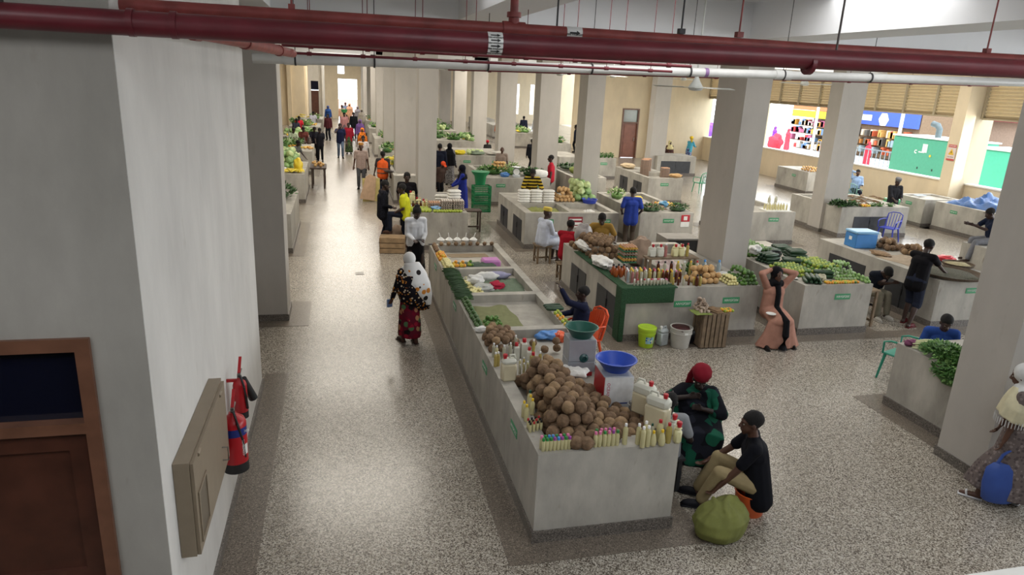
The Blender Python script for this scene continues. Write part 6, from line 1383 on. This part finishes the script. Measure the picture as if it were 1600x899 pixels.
# 6-7 vest man, plaid man
ORV = cloth('#e0602c')
def vx(T, s, j):
    g = MB(); c = j['ch']; p = j['pelv']; g.cap(c-Vector((.06, 0, 0)), p-Vector((.06, 0, .1)), .145, .14, 12).cap(c+Vector((.06, 0, 0)), p+Vector((.06, 0, -.1)), .145, .14, 12).cap(c, j['nk']-Vector((0, 0, .05)), .145, .09, 12)
    remesh(g, .014, 'orange_vest', ORV, T, 2)
    for dz_ in (-.02, .14): MB().loft([(p+Vector((0, 0, dz_)), .208, .152), (p+Vector((0, 0, dz_+.035)), .208, .152)], 28).build('reflective_band', mat('grey_band', '#5a4a40', .5), T)
person('man in an orange safety vest seen from behind', 1.42, 25.1, 8, 1.64, head=(8, 0), det=1, top=(cloth('#3a3436'), 'short', .08), bottom=('trousers', cloth('#20243a')), extra=vx, aL=(-.33, .05, .8))
t = thing('cardboard_sheets', 'folded cardboard and yellow sheets held beside the man in the orange vest', 'cardboard', (1.0, 24.3, 0), R(12))
MB().add([(-.42, 0, .12), (.1, 0, .02), (.16, .02, .85), (-.05, .02, .95), (-.2, .02, .85), (-.42, .03, .12), (.1, .03, .02), (.16, .05, .85), (-.05, .05, .95), (-.2, .05, .85)], [(0, 1, 2, 3, 4), (9, 8, 7, 6, 5), (0, 5, 6, 1), (1, 6, 7, 2), (2, 7, 8, 3), (3, 8, 9, 4), (4, 9, 5, 0)]).build('brown_sheet', mat('cardboard', '#c4a588', .8), t, False)
MB().box(-.3, .3, .07, .1, .0, .8).build('yellow_sheet', mat('pale_yellow_board', '#d0c07c', .8), t, False)
person('older man in a pink checked shirt and orange cap, grey trousers', .73, 27.1, 185, 1.7, det=1, hair=None, hat=('kofia', cloth('#c08a4a')), top=(pattern('pink_check', '#b8a49c', ['#94807c'], 50, .35), 'short', .12), bottom=('trousers', cloth('#55565a')), skin=1)
person('man in a navy polo shirt and blue jeans walking towards the viewer', -.02, 37.0, 178, 1.72, det=1, top=(cloth('#1c2240'), 'short', .12), bottom=('trousers', JEAN), fL=(-.1, .12, .085), fR=(.1, -.1, .085), aR=(.1, .2, 1.45))
person('woman in a dark red blouse and long green patterned skirt walking', .42, 39.0, 180, 1.62, det=1, fem=True, top=(cloth('#8a1c2c'), 'wide', .2), bottom=('skirt', pattern('green_skirt', '#3a4a34', ['#5a6a40', '#2a3428'], 20, .5)))
person('woman in an orange and black wrap behind the older man', 1.05, 36.0, 185, 1.6, det=1, fem=True, hair=None, scarf=(pattern('orange_black', '#d8782c', ['#1c1418', '#d8782c'], 14, .4), 2), robe=(cloth('#2c2426'), 'long', .1))
person('man in white and dark pattern shirt standing near the corridor stalls', .95, 31.6, 190, 1.6, det=0, top=(pattern('white_dots', '#c8c4c4', ['#c06a6a', '#c8c4c4'], 18, .3), 'short', .1), bottom=('trousers', DK))
# far crowd in the corridor
CR_ = [(-.75, 46.5, 200, 'man in a dark red striped shirt far down the corridor', '#4a2228', '#15151a', 0), (.85, 48.5, 170, 'person in a black top far down the corridor', '#17191e', '#17191e', 0), (.25, 47, 180, 'woman carrying a green and yellow bucket on her head', '#a87878', '#6a5a60', 1), (-.9, 57, 180, 'woman in a blue wrap near the far door', '#2a4a86', '#2c2a44', 1),
       (.15, 58, 190, 'man in a beige shirt far down the corridor', '#c8a088', '#22222a', 0), (.75, 60, 180, 'woman in a peach robe far down the corridor', '#d0a080', '#b89078', 1), (1.35, 58, 180, 'woman in a grey robe by the far pillars', '#8c8890', '#6c6870', 1), (.45, 63, 180, 'man in a blue-grey shirt near the bright opening', '#7c8aa4', '#2c2c34', 0), (1.5, 52, 185, 'woman in a pale robe beside the far right stalls', '#c8c0b4', '#a8a098', 1), (1.1, 42, 180, 'person in white with a purple cloth beside the right stalls', '#7a5a9a', '#c8b8a8', 1)]
for i, (x, y, f, l, c1, c2, fem) in enumerate(CR_):
    T = person(l, x, y, f, 1.62+.05*(i % 3), det=0, fem=bool(fem), top=(cloth(c1), 'long', .1), bottom=('skirt' if fem else 'trousers', cloth(c2)), scarf=(cloth(c1), 1) if fem and i != 2 else None, hair='short' if not fem or i == 2 else None)
basin('green tub balanced on a walker\'s head far down the corridor', (.25, 46.95, 1.72), .22, .2, plas('#3f9a5a'), 'tub', 'tub')
# left stall vendors
LV = [(-1.9, 29.6, 120, 'vendor in a grey shirt bending over the third left stall', '#5a5c5a', .5), (-2.3, 35.6, 150, 'vendor in a pale green shirt behind the third left stall', '#b0bca0', .4), (-1.75, 35.8, 180, 'vendor in a red patterned dress among the left stalls', '#6a3a34', 0), (-1.25, 36.0, 170, 'vendor in a dark top with a red trim at the left stalls', '#1c1a24', 0), (-.98, 35.4, 180, 'boy in dark clothes sitting by the left stalls', '#22222a', 0), (-2.4, 44.0, 160, 'vendor in a bright red shirt at the far left stalls', '#c02838', .1), (-1.8, 49.5, 160, 'vendor in a white shirt at the far left stalls', '#c8c8d4', .2), (-2.6, 42.6, 140, 'vendor in a white and blue cap bent at the fourth left stall', '#3a3c4a', .5)]
for x, y, f, l, c, ln in LV: person(l, x, y, f, 1.6, det=0, lean=(0, ln, 1), head=(0, 20), aL=(-.2, .35+ln*.3, 1.0-ln*.2), aR=(.2, .35+ln*.3, 1.0-ln*.2), top=(cloth(c), 'short', .1), bottom=('trousers', DK))
# between the pillars
def bp(T, s, j): MB().bbox(-.15, .15, -.1, .08, 0, .42, .05).build('backpack', BLKC, T, loc=j['ch']+Vector((0, -.2, -.25)))
person('man in a dark jacket standing behind the red cap', 3.72, 27.2, 15, 1.75, det=1, top=(cloth('#1a1e2e'), 'long', .12), bottom=('trousers', DK), skin=1)
person('woman in a black head cloth and spotted dress', 4.28, 28.4, 20, 1.66, det=1, fem=True, hair=None, scarf=(BLKC, 2), robe=(pattern('dotted_dress', '#8c8a8c', ['#2c2a30'], 24, .38), 'long', .06))
person('person wearing a red-orange cap, bent forward', 3.35, 24.6, 150, 1.45, det=1, lean=(0, .35, 1), head=(0, 35), hair=None, hat=('cap', cloth('#d8502c')), top=(cloth('#4a3a34'), 'short', .1), bottom=('trousers', DK))
person('woman in a royal blue dress and black head cloth in profile by the crates', 3.75, 21.9, -80, 1.6, det=2, fem=True, hair=None, scarf=(cloth('#12131f'), 1), robe=(cloth('#28348c'), 'long', .05), aL=(-.1, .35, 1.0), aR=(.05, .38, .98), head=(0, 12))
def seatp(h_): return (0, 0, h_)
person('vendor in a yellow and black striped shirt behind the flour bags', 5.75, 20.95, 185, 1.72, pel=(0, 0, .9), lean=(0, .25, 1), head=(5, 25), aL=(-.25, .45, 1.02), aR=(.25, .45, 1.02), det=2, top=(pattern('bee_stripes', '#1c1a18', ['#c4a83c'], thr=.5, wave=('Z', 3.2)), 'wide', .05), bottom=('trousers', DK))
person('boy in a red shirt beside the pillar, seen in profile', 7.45, 24.5, -75, 1.7, det=1, top=(cloth('#b02838'), 'short', .1), bottom=('trousers', DK), head=(-10, 5))
person('bald vendor half hidden behind the pale greens', 6.35, 27.9, 185, 1.62, det=1, hair=None, top=(cloth('#9a8a80'), 'short', .1), bottom=('trousers', DK), skin=1)
person('man in a blue shirt beyond the first pillars', 3.95, 35.5, 30, 1.68, det=0, top=(cloth('#262c74'), 'short', .1), bottom=('trousers', DK))
person('man in a teal shirt between the second pillar pair', 8.9, 39.5, 10, 1.66, det=0, top=(cloth('#4a9a9c'), 'short', .1), bottom=('trousers', DJEAN))
person('person in an orange dress between the pillars', 10.4, 47, 10, 1.66, det=0, fem=True, robe=(cloth('#a8582c'), 'long', .1))
person('man in a dark blue robe seen between the pillars', 12.9, 50, 10, 1.74, det=0, robe=(cloth('#262a3c'), 'long', .1)); person('man in a grey shirt left of the dark robe', 11.6, 48, 10, 1.7, det=0, top=(cloth('#8c8a8c'), 'short', .1), bottom=('trousers', DK)); person('man in a white robe half behind the pillar', 14.1, 51, 0, 1.7, det=0, robe=(cloth('#c8ccd0'), 'long', .1))
person('seated man in a black jacket beyond the striped vendor', 9.2, 33.8, 30, 1.66, det=0, top=(cloth('#17181f'), 'long', .1), bottom=('trousers', DK), pel=(0, 0, .75)); person('person in a red cap low between the pillars', 7.1, 34.5, 0, 1.3, det=0, hair=None, hat=('cap', cloth('#c82838')), top=(cloth('#3a3a3a'), 'short', .1), bottom=('trousers', DK))
person('man in a dark shirt and cap at the grey doorway', 14.4, 42.5, -60, 1.7, det=0, hat=('cap', BLKC), top=(cloth('#1c2030'), 'long', .1), bottom=('trousers', DK))
person('man in a pale shirt seen between the third pillars', 8.2, 52, 0, 1.65, det=0, top=(cloth('#c8b8bc'), 'short', .1), bottom=('trousers', JEAN))
# mid group around stall B
THO = cloth('#bfc6d6')
person('man in a long white robe and yellow cap sitting in profile', 4.72, 15.9, 70, 1.72, pel=(0, 0, .56), lean=(0, .12, 1), head=(12, 8), aL=(-.1, .38, .7), aR=(.1, .4, .7), fL=(-.12, .42, .085), fR=(.12, .4, .085), det=2, hair=None, hat=('kofia', cloth('#cdb85a')), robe=(THO, 'long', .32), shoes='sandal')
person('man in a red shirt sitting on the bench with a yellow bag on his lap', 4.85, 14.4, 30, 1.66, pel=(0, 0, .62), lean=(0, .25, 1), head=(20, 20), aL=(-.05, .45, 1.0), aR=(.2, .5, 1.0), fL=(-.2, .4, .085), fR=(.1, .42, .085), det=2, top=(cloth('#9c1c2a'), 'long', .03), bottom=('shorts', cloth('#b8bc3c')), shoes='#2a201e')
person('man in a mustard T-shirt reaching over the coconuts', 5.6, 14.35, 195, 1.7, pel=(0, 0, .84), lean=(0, .3, 1), head=(10, 30), aL=(-.3, .35, .98), aR=(.42, .4, 1.08), det=2, top=(cloth('#9a7a3c'), 'short', .05), bottom=('trousers', DK))
person('man in a royal blue polo shirt standing with his back turned', 7.48, 17.05, 15, 1.7, aL=(-.22, .15, .98), aR=(.22, .15, .98), det=2, top=(cloth('#283c8c'), 'short', .12), bottom=('trousers', cloth('#4a4038')), head=(5, 12))
def arm_up(T, s, j): pass
person('boy in the orange chair with one arm raised, navy and white shirt', 3.58, 9.75, -78, 1.55, pel=(0, 0, .62), lean=(0, -.1, 1), head=(0, 5), aL=(-.1, .36, 1.36), aR=(.2, .35, .8), eh={-1: (-.2, 1, -1)}, fL=(-.15, .5, .085), fR=(.12, .48, .085), det=2, top=(cloth('#1c2038'), 'long', .03), bottom=('trousers', DK))
person('woman in an orange patterned top behind the basil stall', 7.75, 21.6, 120, 1.58, det=1, fem=True, hair='bun', top=(pattern('orange_top', '#5a3a2c', ['#d86a2c', '#3a2a24'], 16, .4), 'short', .1), bottom=('trousers', JEAN), aL=(-.1, .35, 1.0), aR=(.15, .35, 1.0), head=(0, 20))
# pink robe woman
PINKR = cloth('#a87c6c')
def pr(T, s, j):
    p = j['pelv']; kc = (j['kn'][1]+j['kn'][-1])/2; ac = (j['an'][1]+j['an'][-1])/2
    g = MB().tube([j['nk']+Vector((0, .1, -.02)), j['ch']+Vector((0, .165, 0)), p+Vector((0, .175, .1)), p+Vector((0, .28, .03)), kc+Vector((0, .14, .05)), kc.lerp(ac, .5)+Vector((0, .2, 0)), ac+Vector((0, .2, -.04))], [.05, .045, .045, .05, .055, .06, .08], 10)
    g.build('black_front_panel', BLKC, T)
    MB().lathe([(.06, 0), (.085, .015), (.085, .02), (.055, .008)], 20).build('white_dish', WHITE, T, loc=kc+Vector((.2, -.05, .12)))
person('woman in a dusty pink robe with a black front and her hands on her head', 7.4, 10.36, 184, 1.66, pel=(0, 0, .6), lean=(0, .02, 1), head=(0, 4), aL=(-.1, -.02, 1.33), aR=(.1, -.02, 1.33), eh={-1: (-1, .4, .25), 1: (1, .4, .25)}, fL=(-.24, .36, .085), fR=(.26, .42, .085), det=3, fem=True, skin=1, hair=None,
       robe=(PINKR, 'long', .03), scarf=(BLKC, 0), extra=pr)
# sleeping man, standing man
person('man slumped asleep with folded arms, beige trousers', 10.55, 11.6, 184, 1.7, pel=(0, 0, .48), lean=(0, .55, 1), head=(0, 62), aL=(.12, .42, .78), aR=(-.12, .44, .76), fL=(-.14, .42, .085), fR=(.14, .5, .085), det=2, top=(cloth('#20242f'), 'short', .03), bottom=('trousers', cloth('#7c7768')), shoes='#b8b4ac')
stool('low seat under the sleeping man', 10.58, 11.7, .4, .4, m=DARKD)
person('man in a black T-shirt and dark shorts leaning over the winnowing basket', 10.78, 10.75, 70, 1.74, lean=(0, .2, 1), head=(10, 22), aL=(-.15, .6, 1.05), aR=(.2, .62, 1.03), fL=(-.12, .1, .085), fR=(.1, -.12, .085), det=2, top=(cloth('#141317'), 'short', .12), bottom=('shorts', cloth('#252a3a')), shoes='#5c1c22')
person('man in a blue shirt sitting in the teal chair beyond the parsley stall', 8.75, 8.1, -150, 1.66, pel=(0, 0, .56), lean=(0, .3, 1), head=(0, 25), aL=(-.15, .35, .75), aR=(.15, .35, .75), fL=(-.12, .4, .085), fR=(.12, .4, .085), det=2, top=(cloth('#2c4a90'), 'short', .03), bottom=('trousers', DK))
person('man in a navy shirt sitting on a bare stall looking at a phone', 15.15, 13.45, -70, 1.72, z=.5, pel=(0, -.25, .6), lean=(0, .25, 1), head=(0, 30), aL=(-.1, .3, .92), aR=(.08, .32, .92), fL=(-.1, .28, .1), fR=(.1, .2, .12), det=2, top=(cloth('#1a2236'), 'short', .03), bottom=('trousers', cloth('#7a7c82')), shoes=None)
person('man in a black shirt and grey cap standing behind the root stall', 18.35, 20.0, 190, 1.68, aL=(-.12, .3, .98), aR=(.12, .3, .98), det=1, hair=None, hat=('kofia', GREYC), top=(cloth('#26262a'), 'wide', .15), bottom=('trousers', GREYC), head=(0, 20))
person('man in a pale blue shirt leaning by the window wall', 20.6, 24.6, 200, 1.7, pel=(0, 0, .62), aL=(-.15, .3, .8), aR=(.15, .2, 1.3), fL=(-.12, .4, .085), fR=(.12, .4, .085), det=1, top=(cloth('#8ea8cc'), 'long', .1), bottom=('trousers', DJEAN), skin=1)
person('person in a turquoise top and yellow head cloth reaching to the right', 19.4, 37.0, 60, 1.6, det=1, fem=True, lean=(0, .3, 1), hair=None, hat=('wrap', cloth('#d0b030')), top=(cloth('#4a9ab0'), 'long', .08), bottom=('skirt', pattern('blue_skirt', '#5a6a90', ['#2c3450', '#b0b8cc'], 16, .45)), aL=(-.1, .6, 1.15), aR=(.1, .55, 1.1))
person('girl in a cream head cloth sitting behind the dark-doored stall', 16.9, 34.4, 180, 1.55, det=1, fem=True, hair=None, scarf=(cloth('#c8bc8c'), 1), robe=(pattern('brown_print', '#4a3430', ['#8a5a40', '#2c2220'], 22, .4), 'long', .1))
# foreground group
GDR = pattern('green_print', '#17181e', ['#17181e', '#1f5a45', '#17181e', '#1c5040', '#24262f'], 9, .75)
def gr(T, s, j):
    g = MB(); c = j['ch']; p = j['pelv']
    for sd in (-1, 1): g.loft([(j['nk']+Vector((sd*.06, 0, -.0)), .1, .1), (c+Vector((sd*.15, 0, .03)), .15, .13), (c+Vector((sd*.17, -.0, -.2)), .17, .14)], 20)
    g.cap(c-Vector((.1, 0, .0)), c+Vector((.1, 0, 0)), .15).loft([(c, .3, .17), (p+Vector((0, .06, .05)), .32, .24), ((j['kn'][1]+j['kn'][-1])/2+Vector((0, -.02, .0)), .33, .16), ((j['kn'][1]+j['kn'][-1])/2+Vector((0, .06, -.3)), .26, .12)], 28, fold=.06)
    remesh(g, .012, 'loose_dress', GDR, T, 4)
person('woman in a dark green and black loose dress and crimson head wrap', 4.0, 6.72, 205, 1.66, pel=(0, 0, .5), lean=(0, .12, 1), head=(-5, 25), aL=(-.05, .3, .83), aR=(.12, .27, .95), eh={-1: (-1, -.2, -.3), 1: (1, -.2, -.3)}, fL=(-.16, .38, .085), fR=(.14, .4, .085), det=3, fem=True, skin=2, hair=None, hat=('wrap', cloth('#7c1a28')),
       top=(GDR, 'wide', .02), bottom=('shorts', GDR), extra=gr)
stool('dark stool under the woman in green', 4.0, 6.8, .42, .36, m=mat('dark_red_wood', '#3c2220', .5))
person('boy in a grey T-shirt seen from behind, one hand on his head', 3.4, 6.22, 15, 1.5, pel=(0, 0, .5), head=(15, 5), aL=(-.1, .02, 1.24), aR=(.22, .2, .66), eh={-1: (-1, -.1, .2)}, fL=(-.12, .3, .085), fR=(.12, .25, .085), det=3, skin=2, top=(cloth('#8d9094'), 'short', .03), bottom=('trousers', BLKC))
stool('small dark seat under the boy in grey', 3.42, 6.22, .42, .32, m=DARKD)
person('youth in a black polo shirt and khaki trousers sitting low with a green sack', 4.07, 5.66, -62, 1.74, pel=(0, -.12, .36), lean=(0, .22, 1), head=(-12, 6), aL=(-.22, .3, .3), aR=(.16, .42, .38), fL=(-.1, .42, .085), fR=(.12, .45, .085), knee={-1: (-.25, .2, 1), 1: (.2, .2, 1)}, det=3, skin=1, top=(cloth('#12131a'), 'short', .34), bottom=('trousers', KHAKI), shoes='#1c1c22')
t = basin('upturned orange bucket under the squatting youth', (4.14, 5.62, 0), .17, .25, plas('#d8602c'), 'bucket', 'bucket', rb=.85)
q = P(1128, 835, 0)
def sack_mesh():
    m = MB(); rings = []
    pr_ = [(.16, 0), (.26, .03), (.3, .12), (.29, .22), (.22, .31), (.12, .35), (.02, .36)]
    m.lathe(pr_, 40, sy=.8)
    vs = []
    for x_, y_, z_ in m.v:
        p_ = Vector((x_, y_, z_)); k = 1+.13*mnoise.noise(p_*5)+.07*mnoise.noise(p_*13)+.04*abs(mnoise.noise(p_*22)); vs.append((x_*k, y_*k, max(0, z_*k if z_ > .01 else 0)))
    m.v = vs; return m
SK = mat('green_sack_cloth', '#6f7338', .8, var=.18, scale=7, bump=.2)
b_ = sack_mesh(); b_.tube([(-.1, -.1, .34), (.0, -.02, .37), (.12, .03, .355), (.2, .1, .3)], [.02, .035, .035, .02], 8).tube([(-.15, -.1, .3), (-.06, .06, .345), (.02, .15, .32)], [.015, .03, .02], 8).tube([(.02, -.16, .27), (.1, -.1, .33), (.22, -.06, .28)], [.012, .025, .012], 8)
t = thing('green_sack', 'full olive green sack lying on the floor before the squatting youth', 'sack', (q.x-.02, q.y+.02, 0), R(20)); remesh(b_, .012, 'sack_body', SK, t, 3)
# woman with the blue bag
GDRS = pattern('grey_paisley', '#6c6260', ['#857a78', '#574e4e'], 26, .4)
SHW = cloth('#c9c2a4'); WSC = cloth('#cfd0cf')
def bw(T, s, j):
    g = MB(); n = j['nk']; c = j['ch']
    g.loft([(n+Vector((0, 0, .02)), .13, .11), (n+Vector((0, 0, -.08)), .22, .16), (c+Vector((-.03, .02, -.02)), .23, .18), (c+Vector((-.06, .06, -.16)), .2, .17)], 28, fold=.07, nf=8)
    remesh(g, .012, 'cream_shawl', SHW, T, 3)
    f = MB()
    for k in range(26):
        a = math.pi+(k/25-.5)*4.4; p0 = c+Vector((-.06+.2*math.cos(a), .06+.17*math.sin(a), -.15)); f.cap(p0, p0-Vector((0, 0, .07)), .004, n=4)
    f.build('fringe', WSC, T)
person('woman in a grey paisley dress and white head cloth at the right edge', 7.1, 5.28, -35, 1.64, lean=(0, .1, 1), head=(5, 20), aL=(-.24, .12, .78), aR=(.2, .2, .85), fL=(-.1, .22, .085), fR=(.1, -.12, .085), det=3, fem=True, skin=1, hair=None,
       robe=(GDRS, 'short', .16), scarf=(WSC, 1), shoes='sandal', extra=bw)
BAG = mat('blue_carrier', '#33509a', .5, var=.08)
bl = Vector((6.93, 5.2, 0))
t = thing('carrier_bag', 'blue carrier bag hanging from the hand of the woman at the right edge', 'bag', (bl.x, bl.y, .1), R(-20))
g = MB(); g.loft([((0, 0, .0), .14, .07), ((0, 0, .03), .17, .09), ((0, 0, .22), .2, .09), ((0, 0, .4), .19, .06), ((0, 0, .46), .13, .03)], 28, fold=.06, nf=6); g.build('bag_body', BAG, t)
MB().tube([(-.1, 0, .44), (-.06, 0, .56), (0, 0, .62), (.06, 0, .56), (.1, 0, .44)], .016, 8).build('bag_handle', BAG, t)
# people in the street
for i, (x, y, c) in enumerate([(31, 36.5, '#c83a4a'), (33, 47.5, '#d84a5a'), (33.5, 50, '#8a4ac0'), (33, 53, '#e0dcd8')]):
    person('passer-by in bright clothes in the street outside', x, y, -90, 1.65, det=0, fem=True, hair=None, scarf=(cloth(c), 1), robe=(cloth(c), 'long', .1)).__setitem__('group', 'passers-by in the street')
